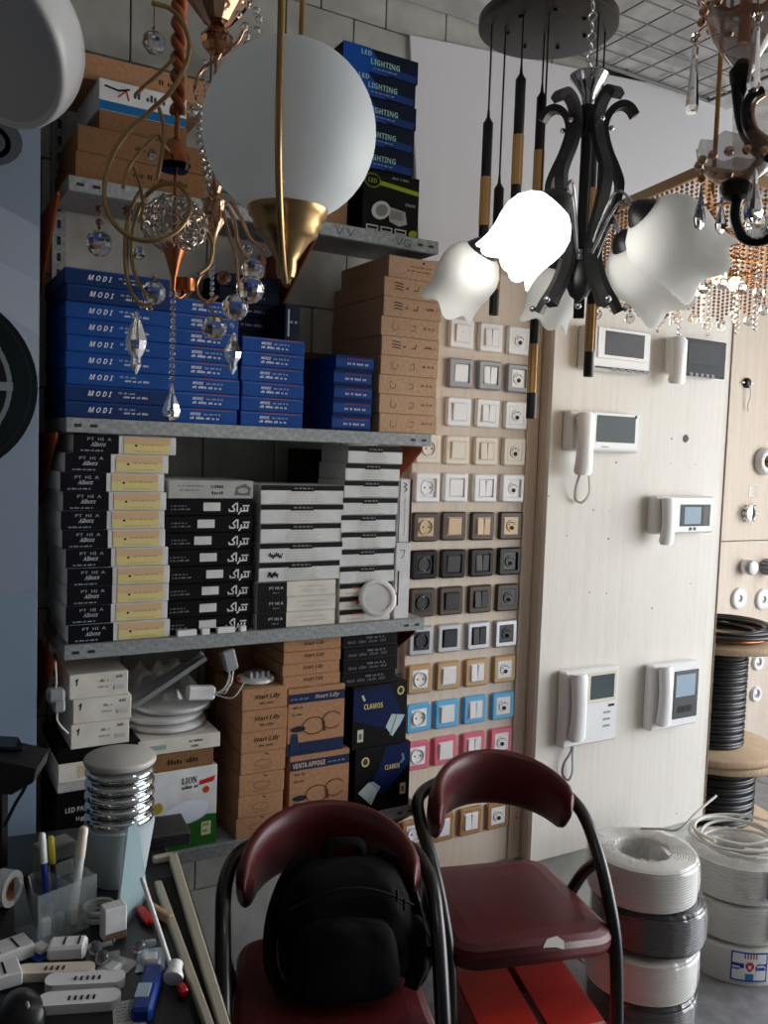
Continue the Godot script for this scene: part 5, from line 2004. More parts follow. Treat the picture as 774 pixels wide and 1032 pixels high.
func make_chair(label: String, at: Vector3, turn: float) -> Node3D:
	var t := thing("armchair", label, "chair", Vector3.ZERO, "red padded chairs")
	var st := mb()
	pad(st, 0.372, 0.388, [Vector2(0.018, 0.400), Vector2(0.004, 0.408), Vector2(0.0, 0.420), Vector2(0.0, 0.436), Vector2(0.006, 0.448), Vector2(0.020, 0.456), Vector2(0.05, 0.461), Vector2(0.10, 0.4635)], 0.06, Vector3(0, 0, 0.0))
	part(t, "seat", st, M.leather)
	# wrap-round backrest
	st = mb()
	var pts := []
	var rad := []
	for i in 33:
		var u := i / 32.0
		var a := lerpf(-1.55, 1.55, u)
		var e := absf(u - 0.5) * 2.0
		pts.append(Vector3(sin(a) * 0.168, 0.678 - 0.045 * e * e, -0.02 - cos(a) * 0.175))
		var k := 1.0 if e < 0.86 else sqrt(maxf(0.02, 1.0 - pow((e - 0.86) / 0.14, 2.0)))
		rad.append(0.080 * (1.0 - 0.26 * e * e) * k)
	tube(st, pts, rad, 14, Vector2(0.34, 1.0))
	part(t, "backrest", st, M.leather)
	# stitched seam along the inside of the backrest
	# frame: one tube from foot to foot round the back
	st = mb()
	var path := [Vector3(-0.195, 0.0, 0.200), Vector3(-0.196, 0.20, 0.190), Vector3(-0.197, 0.40, 0.165), Vector3(-0.200, 0.50, 0.115), Vector3(-0.205, 0.585, 0.035), Vector3(-0.206, 0.638, -0.055), Vector3(-0.180, 0.658, -0.145), Vector3(-0.10, 0.664, -0.215), Vector3(0, 0.666, -0.238)]
	var all := path.duplicate()
	for i in range(path.size() - 2, -1, -1):
		all.append(Vector3(-path[i].x, path[i].y, path[i].z))
	tube(st, smooth_line(all, 6), 0.0155, 10)
	part(t, "arm_frame", st, M.tube_paint)
	for s in [-1, 1]:
		st = mb()
		tube(st, smooth_line([Vector3(s * 0.204, 0.560, 0.060), Vector3(s * 0.198, 0.50, 0.0), Vector3(s * 0.188, 0.44, -0.035), Vector3(s * 0.172, 0.39, -0.055), Vector3(s * 0.170, 0.25, -0.11), Vector3(s * 0.178, 0.0, -0.215)], 6), 0.0140, 10)
		part(t, "rear_leg", st, M.tube_paint)
		st = mb()
		tube(st, [Vector3(s * 0.172, 0.392, -0.12), Vector3(s * 0.196, 0.392, 0.168)], 0.011, 8)
		part(t, "seat_rail", st, M.tube_paint)
		for z in [0.200, -0.215]:
			st = mb()
			lathe(st, [Vector2(0.018, 0.0), Vector2(0.019, 0.018), Vector2(0.016, 0.022)], Vector3(s * (0.195 if z > 0 else 0.178), 0.0, z), Basis(), 12)
			part(t, "foot_cap", st, M.black_plastic)
	st = mb()
	tube(st, [Vector3(-0.172, 0.390, -0.10), Vector3(0.172, 0.390, -0.10)], 0.010, 8)
	part(t, "cross_rail", st, M.tube_paint)
	t.position = at
	t.rotation.y = turn
	return t


func build_chairs() -> void:
	var c2 := make_chair("empty dark red padded chair with black tube frame, near the coils", Vector3(1.275, 0.0, 0.515), -0.27)
	# worn patch where the seat cover is split
	var st := mb()
	slab(st, PackedVector2Array([Vector2(-0.026, -0.012), Vector2(-0.012, 0.004), Vector2(0.012, 0.008), Vector2(0.026, -0.004), Vector2(0.022, -0.020), Vector2(0.004, -0.014)]), c2.global_transform * Vector3(0.03, 0.4530, 0.184), c2.global_basis * Basis(Vector3.RIGHT, -0.75), 0.0016)
	part(c2, "torn_patch", st, M.cream_card, "pale torn patch on the seat edge")
	make_chair("dark red padded chair with a black backpack on its seat", Vector3(0.749, 0.0, 0.625), -0.376)
	backpack(Transform3D(Basis(Vector3.UP, -0.376), Vector3(0.749, 0.0, 0.625)))


func backpack(tf: Transform3D) -> void:
	var t := thing("backpack", "black fabric backpack slumped on the nearer red chair", "backpack", Vector3.ZERO)
	var nz := FastNoiseLite.new()
	nz.seed = 8
	nz.frequency = 5.0
	var lean := Basis(Vector3.RIGHT, -0.16)
	var base := Vector3(0.030, 0.464, 0.02)
	# main bag: superellipse sections up the height
	var body := func(cx: float, cz: float, w: float, d: float, h: float, y0: float, amp: float) -> SurfaceTool:
		var st := mb()
		var nu := 36
		var nv := 22
		var g := []
		for j in nv + 1:
			var v := float(j) / nv
			var ring := []
			var sw := 1.0 - 0.20 * v * v
			var cap := pow(maxf(0.0, 1.0 - pow(absf(v * 2.0 - 1.0), 5.0)), 0.4)
			for i in nu:
				var a := TAU * i / nu
				var ca := cos(a)
				var sa := sin(a)
				var p := Vector3(signf(ca) * pow(absf(ca), 0.55) * w * 0.5 * sw * cap, y0 + v * h, signf(sa) * pow(absf(sa), 0.6) * d * 0.5 * (1.0 - 0.25 * v) * cap)
				var q := nz.get_noise_3d(p.x * 1.4 + cx, p.y * 1.1, p.z * 1.4 + cz)
				var q2 := nz.get_noise_3d(p.x * 4.0, p.y * 2.6, p.z * 4.0 + 7.0)
				p += Vector3(p.x, 0, p.z).normalized() * (q * amp + q2 * amp * 0.5)
				p.y += q * amp * 0.6
				p += Vector3(cx, 0, cz)
				ring.append(base + lean * p)
			g.append(ring)
		for j in nv:
			for i in nu:
				var i2 := (i + 1) % nu
				var nn := []
				for e in [[j, i], [j, i2], [j + 1, i2], [j + 1, i]]:
					var jj: int = e[0]
					var ii: int = e[1]
					var du: Vector3 = g[jj][(ii + 1) % nu] - g[jj][(ii + nu - 1) % nu]
					var dv: Vector3 = g[mini(nv, jj + 1)][ii] - g[maxi(0, jj - 1)][ii]
					var n := dv.cross(du)
					if n.length() < 1e-9:
						n = Vector3.UP if jj > nv / 2 else Vector3.DOWN
					n = n.normalized()
					nn.append(n)
				tri(st, g[j][i], g[j][i2], g[j + 1][i2], nn[0], nn[1], nn[2])
				tri(st, g[j][i], g[j + 1][i2], g[j + 1][i], nn[0], nn[2], nn[3])
		return st
	part(t, "bag", body.call(0.0, -0.02, 0.275, 0.17, 0.235, 0.0, 0.015), M.fabric)
	part(t, "front_pocket", body.call(-0.01, 0.065, 0.215, 0.08, 0.15, 0.003, 0.012), M.fabric)
	part(t, "side_pocket", body.call(0.135, 0.0, 0.05, 0.10, 0.12, 0.006, 0.008), M.fabric)
	var st := mb()
	tube(st, smooth_line([base + lean * Vector3(-0.04, 0.222, -0.05), base + lean * Vector3(-0.03, 0.255, -0.05), base + lean * Vector3(0.03, 0.256, -0.05), base + lean * Vector3(0.045, 0.222, -0.05)], 6), 0.008, 8, Vector2(1.4, 0.5))
	part(t, "handle", st, M.fabric)
	for s in [-1, 1]:
		st = mb()
		tube(st, smooth_line([base + lean * Vector3(s * 0.07, 0.225, -0.07), base + lean * Vector3(s * 0.11, 0.20, -0.05), base + lean * Vector3(s * 0.140, 0.13, -0.03), base + lean * Vector3(s * 0.146, 0.06, 0.02), base + lean * Vector3(s * 0.12, 0.012, 0.05)], 6), 0.014, 8, Vector2(0.45, 1.3))
		part(t, "strap", st, M.fabric)
	st = mb()
	var zp := []
	for i in 21:
		var u := i / 20.0
		zp.append(base + lean * Vector3(lerpf(-0.115, 0.125, u), 0.165 + 0.04 * sin(u * PI), 0.052 + 0.010 * sin(u * PI)))
	tube(st, zp, 0.0025, 5)
	part(t, "zipper", st, M.gunmetal)
	for q in [Vector3(0.105, 0.17, 0.060), Vector3(0.09, 0.188, 0.062)]:
		st = mb()
		bx(st, base + lean * q, Vector3(0.006, 0.022, 0.003), 0.001, lean)
		part(t, "zip_pull", st, M.gunmetal)
	t.transform = tf


func red_carton() -> void:
	var b := Basis(Vector3.UP, -0.32)
	var c := Vector3(1.255, 0.0, 0.59)
	var t := thing("red_carton", "open red cardboard carton with raised flap under the empty chair", "carton", c)
	var w := 0.26
	var d := 0.30
	var h := 0.28
	var st := mb()
	for s in [[Vector3(0, h / 2, d / 2), Vector3(w, h, 0.005)], [Vector3(0, h / 2, -d / 2), Vector3(w, h, 0.005)], [Vector3(w / 2, h / 2, 0), Vector3(0.005, h, d)], [Vector3(-w / 2, h / 2, 0), Vector3(0.005, h, d)], [Vector3(0, 0.003, 0), Vector3(w, 0.005, d)]]:
		bx(st, c + b * s[0], s[1], 0.001, b)
	part(t, "body", st, M.red_card)
	st = mb()
	bx(st, c + b * Vector3(-0.065, h + 0.004, 0.0), Vector3(0.13, 0.005, d), 0.001, b * Basis(Vector3(0, 0, 1), 0.03))
	part(t, "flap", st, M.red_card)
	st = mb()
	var fb := b * Basis(Vector3(0, 0, 1), 0.10)
	bx(st, c + b * Vector3(0.075, h + 0.015, 0.02), Vector3(0.12, 0.006, d + 0.02), 0.001, fb)
	var fl := part(t, "flap", st, M.red_card)
	var k := ink(c + b * Vector3(0.075, h + 0.015, 0.02) + fb * Vector3(0, 0.0033, 0), fb * Basis(Vector3.RIGHT, -PI / 2))
	write(k, "ATILLA", 0.0, 0.12, 0.05, 0.016, Color(0.75, 0.68, 0.66), "sansbold")
	k.rect(-0.058, -0.157, 0.058, -0.150, Color(0.70, 0.62, 0.55))
	print_on(fl, k)
	st = mb()
	bx(st, c + b * Vector3(0, 0.10, 0), Vector3(w - 0.04, 0.18, d - 0.05), 0.01, b)
	part(t, "packing", st, M.white_card)


# ---------------------------------------------------------------- the desk
func build_desk() -> void:
	var y := 0.76
	var b := Basis(Vector3.UP, -0.12)
	var org := Vector3(0.465, 0.0, 0.40)   # rear corner by the shelves
	var t := thing("desk", "dark topped shop desk with cream edging, cluttered with small goods", "desk", org)
	var st := mb()
	bx(st, org + b * Vector3(-0.31, y - 0.012, 0.62), Vector3(0.62, 0.024, 1.24), 0.003, b)
	part(t, "top", st, M.desk_top)
	st = mb()
	bx(st, org + b * Vector3(-0.025, 0.37, 0.62), Vector3(0.02, 0.73, 1.2), 0.003, b)
	part(t, "side_panel", st, M.desk_top)
	st = mb()
	bx(st, org + b * Vector3(-0.595, 0.37, 0.62), Vector3(0.02, 0.73, 1.2), 0.003, b)
	part(t, "side_panel", st, M.desk_top)
	st = mb()
	bx(st, org + b * Vector3(-0.31, 0.45, 0.03), Vector3(0.54, 0.5, 0.016), 0.003, b)
	part(t, "rear_panel", st, M.desk_top)
	# a shallow display frame lying at the edge
	var a1 := Vector3(0.4436, 0.7720, 0.5922)
	var a2 := Vector3(0.3692, 0.7720, 1.0735)
	var i1 := Vector3(0.3930, 0.7720, 0.6791)
	var i2 := Vector3(0.3526, 0.7720, 1.0650)
	var tl := Vector3(0.4082, 0.7720, 0.5919)
	var f := thing("display_frame", "long cream edged display frame lying along the desk edge", "frame", Vector3(a1.x, 0.76, a1.z))
	var bars := [[a1, a2, 0.015], [i1, i2, 0.012], [tl, a1, 0.012]]
	for e in bars:
		var p: Vector3 = e[0]
		var q: Vector3 = e[1]
		p.y = 0.767
		q.y = 0.767
		var dir := (q - p).normalized()
		q += dir * (0.25 if e[2] != 0.012 or e[0] == i1 else 0.0)
		st = mb()
		bx(st, (p + q) / 2, Vector3(e[2], 0.013, p.distance_to(q)), 0.002, Basis(Vector3.UP.cross(dir).normalized(), Vector3.UP, dir))
		part(f, "bar", st, M.cream_trim)
	st = mb()
	var dirb := (a2 - a1).normalized()
	bx(st, (a1 + a2 + i1 + i2) / 4 + Vector3(0, -0.0105, 0.1) - Vector3(0.012, 0, 0), Vector3(0.045, 0.002, 0.60), 0.0005, Basis(Vector3.UP.cross(dirb).normalized(), Vector3.UP, dirb))
	part(f, "backing", st, M.black_card)
	bollard()
	desk_clutter()


func bollard() -> void:
	var c := Vector3(0.343, 0.76, 0.618)
	var t := thing("bollard_lamp", "white bollard lamp with chrome louvre rings standing on the desk", "lamp", c)
	var st := mb()
	lathe(st, [Vector2(0, 0.0), Vector2(0.041, 0.0), Vector2(0.043, 0.004), Vector2(0.056, 0.085), Vector2(0.058, 0.100), Vector2(0.054, 0.103), Vector2(0, 0.103)], c, Basis(), 40)
	part(t, "base", st, mat(Color(0.72, 0.76, 0.78), 0.4))
	for i in 5:
		st = mb()
		var y := 0.104 + i * 0.0195
		lathe(st, [Vector2(0.040, y), Vector2(0.050, y + 0.0005), Vector2(0.0555, y + 0.003), Vector2(0.0575, y + 0.0075), Vector2(0.0565, y + 0.012), Vector2(0.052, y + 0.0155), Vector2(0.044, y + 0.0175)], c, Basis(), 48)
		part(t, "louvre_ring", st, M.chrome)
	st = mb()
	lathe(st, [Vector2(0.030, 0.102), Vector2(0.030, 0.205)], c, Basis(), 24)
	part(t, "inner_tube", st, M.clear)
	for i in 3:
		st = mb()
		var a := 0.6 + TAU * i / 3
		tube(st, [c + Vector3(cos(a) * 0.048, 0.100, sin(a) * 0.048), c + Vector3(cos(a) * 0.048, 0.206, sin(a) * 0.048)], 0.0022, 6)
		part(t, "rod", st, M.chrome)
	st = mb()
	lathe(st, [Vector2(0.045, 0.203), Vector2(0.0575, 0.2035), Vector2(0.059, 0.206), Vector2(0.059, 0.212), Vector2(0.057, 0.2145), Vector2(0, 0.2155)], c, Basis(), 40)
	part(t, "cap", st, mat(Color(0.74, 0.73, 0.71), 0.45))


func remote(label: String, c: Vector3, turn: float, l: float, w: float, m: Material, marks: int) -> void:
	var b := Basis(Vector3.UP, turn)
	var t := thing("remote_control", label, "remote", c, "white remotes on the desk")
	var st := mb()
	slab(st, round_rect(l, w, w * 0.45, 6), c, b * Basis(Vector3.RIGHT, -PI / 2), 0.013)
	part(t, "shell", st, m)
	for i in marks:
		st = mb()
		bx(st, c + b * Vector3(-l * 0.12 + i * l * 0.075, 0.0135, w * 0.08), Vector3(0.003, 0.0014, 0.009), 0.0005, b)
		part(t, "key", st, M.gunmetal)


func desk_clutter() -> void:
	var y := 0.7605
	# three slim white remotes and an adapter
	remote("slim white remote nearest the desk front", Vector3(0.2188, 0.7605, 0.9378), -0.36, 0.105, 0.030, M.white_plastic, 5)
	remote("slim white remote in the middle of the three on the desk", Vector3(0.2340, 0.7605, 0.8981), -0.38, 0.105, 0.030, M.white_plastic, 5)
	remote("slim white remote behind the other two on the desk", Vector3(0.2023, 0.7605, 0.8569), -0.40, 0.105, 0.024, M.cream_plastic, 4)
	var c := Vector3(0.2257, 0.7605, 0.8131)
	var b := Basis(Vector3.UP, -0.36)
	var t := thing("plug_socket_block", "white socket block with two dark slots behind the white remotes", "adapter", c)
	var st := mb()
	bx(st, c + Vector3(0, 0.011, 0), Vector3(0.052, 0.022, 0.032), 0.004, b)
	part(t, "body", st, M.white_plastic)
	for s in [-1, 1]:
		st = mb()
		bx(st, c + b * Vector3(s * 0.010 + 0.006, 0.0225, 0.0), Vector3(0.003, 0.0012, 0.020), 0.0004, b)
		part(t, "slot", st, M.dark)
	# folded white packets at the picture edge
	for i in 2:
		c = [Vector3(0.1467, 0.7605, 0.7870), Vector3(0.1256, 0.7605, 0.8429)][i]
		b = Basis(Vector3.UP, 0.25 - 0.2 * i)
		t = thing("white_packet", ["small white packet with dark stripes at the picture edge", "flatter white packet lying beneath the striped one"][i], "packet", c)
		st = mb()
		bx(st, c + Vector3(0, 0.012, 0), Vector3(0.066, 0.020, 0.040), 0.002, b)
		part(t, "box", st, M.white_card)
		for k in 2:
			st = mb()
			bx(st, c + b * Vector3(-0.014 + k * 0.026, 0.0223, 0), Vector3(0.003, 0.0008, 0.030), 0.0002, b)
			part(t, "stripe", st, M.gunmetal)
	# mouse
	c = Vector3(0.1501, 0.7605, 0.9251)
	st = mb()
	var prof := []
	for i in 9:
		var a := PI / 2 * i / 8
		prof.append(Vector2(maxf(0.0, 0.032 * cos(a)), 0.026 * sin(a)))
	lathe(st, prof, c, Basis(Vector3.UP, 0.4).scaled(Vector3(0.9, 1, 1.5)), 24)
	t = single("computer_mouse", st, M.black_plastic, "black computer mouse beside the white remotes", "mouse")
	st = mb()
	bx(st, c + Vector3(0.004, 0.0245, 0.018), Vector3(0.005, 0.006, 0.012), 0.002)
	part(t, "wheel", st, M.grey_plastic)
	# pen tray of clear acrylic with pens
	c = Vector3(0.2228, 0.7605, 0.7302)
	b = Basis(Vector3.UP, 0.35)
	t = thing("pen_holder", "clear acrylic pen holder full of pens and small parts", "pen holder", c)
	st = mb()
	for q in [[Vector3(0, 0.04, 0.035), Vector3(0.095, 0.08, 0.003)], [Vector3(0, 0.04, -0.035), Vector3(0.095, 0.08, 0.003)], [Vector3(0.046, 0.04, 0), Vector3(0.003, 0.08, 0.07)], [Vector3(-0.046, 0.04, 0), Vector3(0.003, 0.08, 0.07)], [Vector3(0, 0.002, 0), Vector3(0.095, 0.003, 0.07)], [Vector3(0.005, 0.04, 0), Vector3(0.003, 0.075, 0.066)]]:
		bx(st, c + b * q[0], q[1], 0.0005, b)
	part(t, "box", st, M.clear)
	var pens := [["white and blue ballpoint pen in the clear holder", Vector3(-0.004, 0.0, -0.016), Vector3(-0.05, 0.98, -0.12), M.white_plastic, M.blue_plastic, 0.0048], ["yellow capped pen in the clear holder", Vector3(0.012, 0.0, -0.018), Vector3(-0.06, 0.97, -0.12), M.black_plastic, M.yellow_plastic, 0.0045], ["thick white marker leaning in the clear holder", Vector3(0.022, 0.0, 0.010), Vector3(0.14, 0.97, -0.14), M.white_plastic, M.cream_plastic, 0.0065], ["black pen leaning in the clear holder", Vector3(-0.030, 0.0, 0.004), Vector3(-0.18, 0.96, 0.02), M.black_plastic, M.gunmetal, 0.0048]]
	for i in 4:
		var q: Array = pens[i]
		var p0: Vector3 = c + b * q[1] + Vector3(0, 0.006, 0)
		var d: Vector3 = q[2].normalized()
		var l: float = [0.135, 0.125, 0.140, 0.095][i]
		var pt := thing("pen", q[0], "pen", p0, "pens in the clear holder")
		st = mb()
		var r: float = q[5]
		lathe(st, [Vector2(0, 0), Vector2(r * 0.35, 0.002), Vector2(r, 0.016), Vector2(r, l * 0.72)], p0, axis_basis(d), 12)
		part(pt, "barrel", st, q[4] if i == 0 else q[3])
		st = mb()
		lathe(st, [Vector2(r * 1.12, l * 0.66), Vector2(r * 1.12, l - 0.004), Vector2(r * 0.7, l), Vector2(0, l)], p0, axis_basis(d), 12)
		part(pt, "cap", st, q[3] if i == 0 else q[4])
	for i in 3:
		st = mb()
		var q := c + b * Vector3(-0.025 + i * 0.022, 0.006, 0.016)
		bx(st, q + Vector3(0, 0.012, 0), Vector3(0.014, 0.026, 0.012), 0.002, Basis(Vector3.UP, i * 0.8))
		single("connector_cube", st, [M.white_plastic, M.grey_plastic, M.cream_plastic][i], ["white small connector cube inside the clear holder", "grey small connector cube inside the clear holder", "cream small connector cube inside the clear holder"][i], "connector", "connectors in the holder")
	# grey carton behind the pens
	c = Vector3(0.2195, 0.7605, 0.5537)
	st = mb()
	bx(st, c + Vector3(0.03, 0.028, 0.0), Vector3(0.06, 0.056, 0.04), 0.002, Basis(Vector3.UP, 0.3))
	t = single("small_grey_carton", st, M.silver_card, "small grey carton standing behind the pen holder", "box")
	st = mb()
	bx(st, c + Basis(Vector3.UP, 0.3) * Vector3(0, 0.030, 0.0205) + Vector3(0.03, 0, 0), Vector3(0.05, 0.002, 0.0006), 0.0001, Basis(Vector3.UP, 0.3))
	part(t, "seam", st, M.gunmetal)
	# roll of tape
	c = Vector3(0.1647, 0.7605, 0.6272) + Vector3(0, 0.028, 0)
	st = mb()
	lathe(st, [Vector2(0.018, -0.012), Vector2(0.028, -0.012), Vector2(0.028, 0.012), Vector2(0.018, 0.012), Vector2(0.018, -0.012)], c, axis_basis(Vector3(0.75, 0.0, 0.66)), 28)
	t = single("tape_roll", st, M.white_plastic, "white tape roll standing on edge at the picture border", "tape roll")
	st = mb()
	lathe(st, [Vector2(0.0155, -0.0125), Vector2(0.018, -0.0125), Vector2(0.018, 0.0125), Vector2(0.0155, 0.0125), Vector2(0.0155, -0.0125)], c, axis_basis(Vector3(0.75, 0.0, 0.66)), 28)
	part(t, "core", st, M.kraft)
	# small white box and the leaning glass sheet
	c = Vector3(0.2945, 0.7605, 0.7933)
	st = mb()
	bx(st, c + Vector3(0, 0.025, 0), Vector3(0.034, 0.05, 0.024), 0.002, Basis(Vector3.UP, 0.1))
	t = single("small_white_carton", st, M.white_card, "small white carton in front of the louvred lamp", "box")
	var k := ink(c + Vector3(0, 0.025, 0) + Basis(Vector3.UP, 0.1) * Vector3(0, 0, 0.0123), Basis(Vector3.UP, 0.1))
	k.rect(-0.016, -0.024, 0.016, -0.012, Color(0.45, 0.36, 0.28))
	print_on(t, k)
	var g0 := Vector3(0.2884, 0.7605, 0.8079)
	var g1 := Vector3(0.3656, 0.7605, 0.7026)
	var gx := (g1 - g0)
	var gb := Basis(gx.normalized(), Vector3(-0.05, 0.96, -0.22).normalized(), Vector3.BACK).orthonormalized()
	st = mb()
	slab(st, PackedVector2Array([Vector2(0, 0), Vector2(gx.length() * 1.05, 0), Vector2(gx.length() * 1.05, 0.125), Vector2(gx.length() * 0.80, 0.13), Vector2(gx.length() * 0.30, 0.045)]), g0, gb, 0.004)
	single("glass_offcut", st, M.pane, "greenish glass offcut leaning on the louvred lamp", "glass")
	# white stick, blue lighter box, clear bulbs, bits
	st = mb()
	tube(st, [Vector3(0.3459, 0.7650, 0.9275), Vector3(0.3329, 0.8487, 0.8063)], 0.0035, 8)
	t = single("white_stick", st, M.white_plastic, "thin white rod leaning along the display frame", "rod")
	c = Vector3(0.3016, 0.7605, 0.9543)
	b = Basis(Vector3.UP, -0.44)
	t = thing("blue_tester", "translucent blue plastic tester lying near the white rod", "tool", c)
	st = mb()
	bx(st, c + Vector3(0, 0.010, 0.01), Vector3(0.026, 0.020, 0.10), 0.004, b)
	part(t, "body", st, M.blue_plastic)
	st = mb()
	bx(st, c + b * Vector3(0, 0.011, -0.048), Vector3(0.022, 0.016, 0.014), 0.003, b)
	part(t, "cap", st, M.grey_plastic)
	st = mb()
	bx(st, c + b * Vector3(0, 0.0205, 0.02), Vector3(0.018, 0.001, 0.03), 0.0003, b)
	part(t, "sticker", st, M.lcd_pale)
	for i in 3:
		c = [Vector3(0.2614, 0.7605, 0.8284), Vector3(0.2650, 0.7605, 0.8574), Vector3(0.3183, 0.7605, 0.8515)][i]
		t = thing("small_bulb", ["small clear bulb beside the acrylic holder", "small clear bulb in front of the white carton", "small clear bulb by the glass offcut"][i], "bulb", c, "loose bulbs")
		st = mb()
		ball(st, c + Vector3(0, 0.010, 0), 0.010, 14)
		part(t, "glass", st, M.crystal)
		st = mb()
		lathe(st, [Vector2(0.005, 0.0), Vector2(0.0055, 0.004), Vector2(0.0045, 0.016), Vector2(0, 0.017)], c + Vector3(0.008, 0.010, 0.0), axis_basis(Vector3(1, 0.1, 0.2)), 12)
		part(t, "base", st, M.satin)
	c = Vector3(0.3384, 0.7605, 0.9536)
	t = thing("lamp_holder", "white lamp holder with a red tip beside the display frame", "lamp holder", c)
	st = mb()
	lathe(st, [Vector2(0, 0), Vector2(0.013, 0), Vector2(0.014, 0.004), Vector2(0.010, 0.014), Vector2(0.010, 0.024), Vector2(0, 0.026)], c + Vector3(0, 0.012, 0), axis_basis(Vector3(0.4, 0.3, -0.8)), 20)
	part(t, "shell", st, M.white_plastic)
	st = mb()
	bx(st, c + Vector3(0.006, 0.008, 0.024), Vector3(0.012, 0.012, 0.020), 0.003)
	part(t, "tip", st, M.red_plastic)
	c = Vector3(0.3509, 0.7605, 0.7942)
	t = thing("screwdriver", "screwdriver with a red and wooden handle by the display frame", "screwdriver", c)
	var dv := Vector3(-0.10, 0.0, -0.99)
	st = mb()
	lathe(st, [Vector2(0, 0), Vector2(0.006, 0.002), Vector2(0.008, 0.015), Vector2(0.007, 0.045), Vector2(0.004, 0.052)], c + Vector3(0, 0.008, 0), axis_basis(dv), 14)
	part(t, "handle", st, M.red_plastic)
	st = mb()
	lathe(st, [Vector2(0.004, 0.052), Vector2(0.0022, 0.054), Vector2(0.0022, 0.11), Vector2(0, 0.112)], c + Vector3(0, 0.008, 0), axis_basis(dv), 10)
	part(t, "shaft", st, M.satin)
	st = mb()
	bx(st, Vector3(0.3707, 0.7605, 0.7724) + Vector3(0, 0.008, 0), Vector3(0.010, 0.016, 0.06), 0.002, Basis(Vector3.UP, 0.35))
	single("wood_block", st, M.kraft_pale, "slim wooden block between the screwdriver and the display frame", "block")
	c = Vector3(0.4503, 0.7605, 0.4780)
	st = mb()
	bx(st, c + Vector3(-0.01, 0.012, 0.02), Vector3(0.11, 0.024, 0.09), 0.002, Basis(Vector3.UP, -0.1))
	t = single("flat_dark_case", st, M.dark_plastic, "flat dark case at the rear of the desk behind the louvred lamp", "case")
	st = mb()
	bx(st, c + Vector3(-0.01, 0.014, 0.0655), Vector3(0.10, 0.002, 0.001), 0.0003, Basis(Vector3.UP, -0.1))
	part(t, "seam", st, M.gunmetal)
	# more small goods between the holder and the frame
	var packs := [["blister_pack", "blue backed blister pack lying between the holder and the remotes", Vector3(0.1899, 0.7605, 0.7813), 0.5, M.blue_plastic], ["blister_pack", "grey backed blister pack lying beside the blue tester", Vector3(0.2779, 0.7605, 0.8798), -0.9, M.silver_card], ["blister_pack", "pale blue blister pack under the thin white rod", Vector3(0.3284, 0.7605, 0.8787), -0.3, M.lcd_pale]]
	for q in packs:
		c = q[2]
		b = Basis(Vector3.UP, q[3])
		t = thing(q[0], q[1], "packet", c, "blister packs on the desk")
		st = mb()
		bx(st, c + Vector3(0, 0.0012, 0), Vector3(0.040, 0.0016, 0.058), 0.0005, b)
		part(t, "card", st, q[4])
		st = mb()
		bx(st, c + b * Vector3(0, 0.0085, 0.006), Vector3(0.030, 0.013, 0.036), 0.005, b)
		part(t, "bubble", st, M.clear)
		st = mb()
		bx(st, c + b * Vector3(0, 0.0066, 0.006), Vector3(0.018, 0.009, 0.022), 0.002, b)
		part(t, "contents", st, M.white_plastic)
	c = Vector3(0.2873, 0.7605, 0.7309)
	t = thing("wire_bundle", "small tied bundle of white wire behind the small white carton", "wire", c)
	for i in 4:
		st = mb()
		torus(st, c + Vector3(0, 0.004 + i * 0.005, 0), Basis(Vector3(0.3, 0, 1).normalized(), 0.10 * sin(i * 2.0)), 0.022 + 0.001 * (i % 2), 0.0026, 28, 6)
		part(t, "turn", st, M.white_cable)
	st = mb()
	bx(st, c + Vector3(0.022, 0.011, 0.004), Vector3(0.010, 0.024, 0.008), 0.002)
	part(t, "tie", st, M.dark_plastic)
	c = Vector3(0.2722, 0.7605, 0.9831)
	t = thing("price_leaflet", "small printed paper leaflet on the desk beside the blue tester", "leaflet", c)
	b = Basis(Vector3.UP, -0.2)
	st = mb()
	bx(st, c + Vector3(0, 0.001, 0), Vector3(0.040, 0.0012, 0.055), 0.0003, b)
	part(t, "sheet", st, M.white_card)
	var lk := ink(c + Vector3(0, 0.0018, 0), b * Basis(Vector3.RIGHT, -PI / 2))
	for i in 6:
		lk.small_print(-0.016, 0.014, 0.018 - i * 0.007, 0.0026, Color(0.2, 0.3, 0.5), rng)
	print_on(t, lk)
	# payment terminal at the left
	c = Vector3(0.150, 0.76, 0.52)
	t = thing("payment_terminal", "dark grey payment terminal head on a stand beside the poster", "terminal", c)
	st = mb()
	bx(st, c + Vector3(-0.01, 0.012, 0.0), Vector3(0.08, 0.024, 0.09), 0.006)
	part(t, "foot", st, M.black_plastic)
	st = mb()
	bx(st, c + Vector3(0.0, 0.11, 0.0), Vector3(0.055, 0.20, 0.05), 0.010)
	part(t, "column", st, M.black_plastic)
	st = mb()
	slab(st, PackedVector2Array([Vector2(-0.10, -0.03), Vector2(0.055, -0.035), Vector2(0.085, -0.015), Vector2(0.088, 0.006), Vector2(0.06, 0.012), Vector2(-0.10, 0.045)]), c + Vector3(0.0, 0.235, 0.05), Basis(Vector3(0.93, -0.05, 0.36).normalized(), Vector3.UP, Vector3(-0.36, 0, 0.93)).orthonormalized(), 0.09)
	part(t, "head", st, M.dark_plastic)
	st = mb()
	bx(st, c + Vector3(-0.01, 0.262, 0.085), Vector3(0.10, 0.006, 0.06), 0.002, Basis(Vector3(0, 0, 1), -0.20))
	part(t, "screen", st, M.screen)
	st = mb()
	tube(st, smooth_line([c + Vector3(0.05, 0.20, 0.04), c + Vector3(0.052, 0.17, 0.045), c + Vector3(0.035, 0.135, 0.04), c + Vector3(0.02, 0.10, 0.035)], 5), 0.003, 6)
	part(t, "cable", st, M.cord)


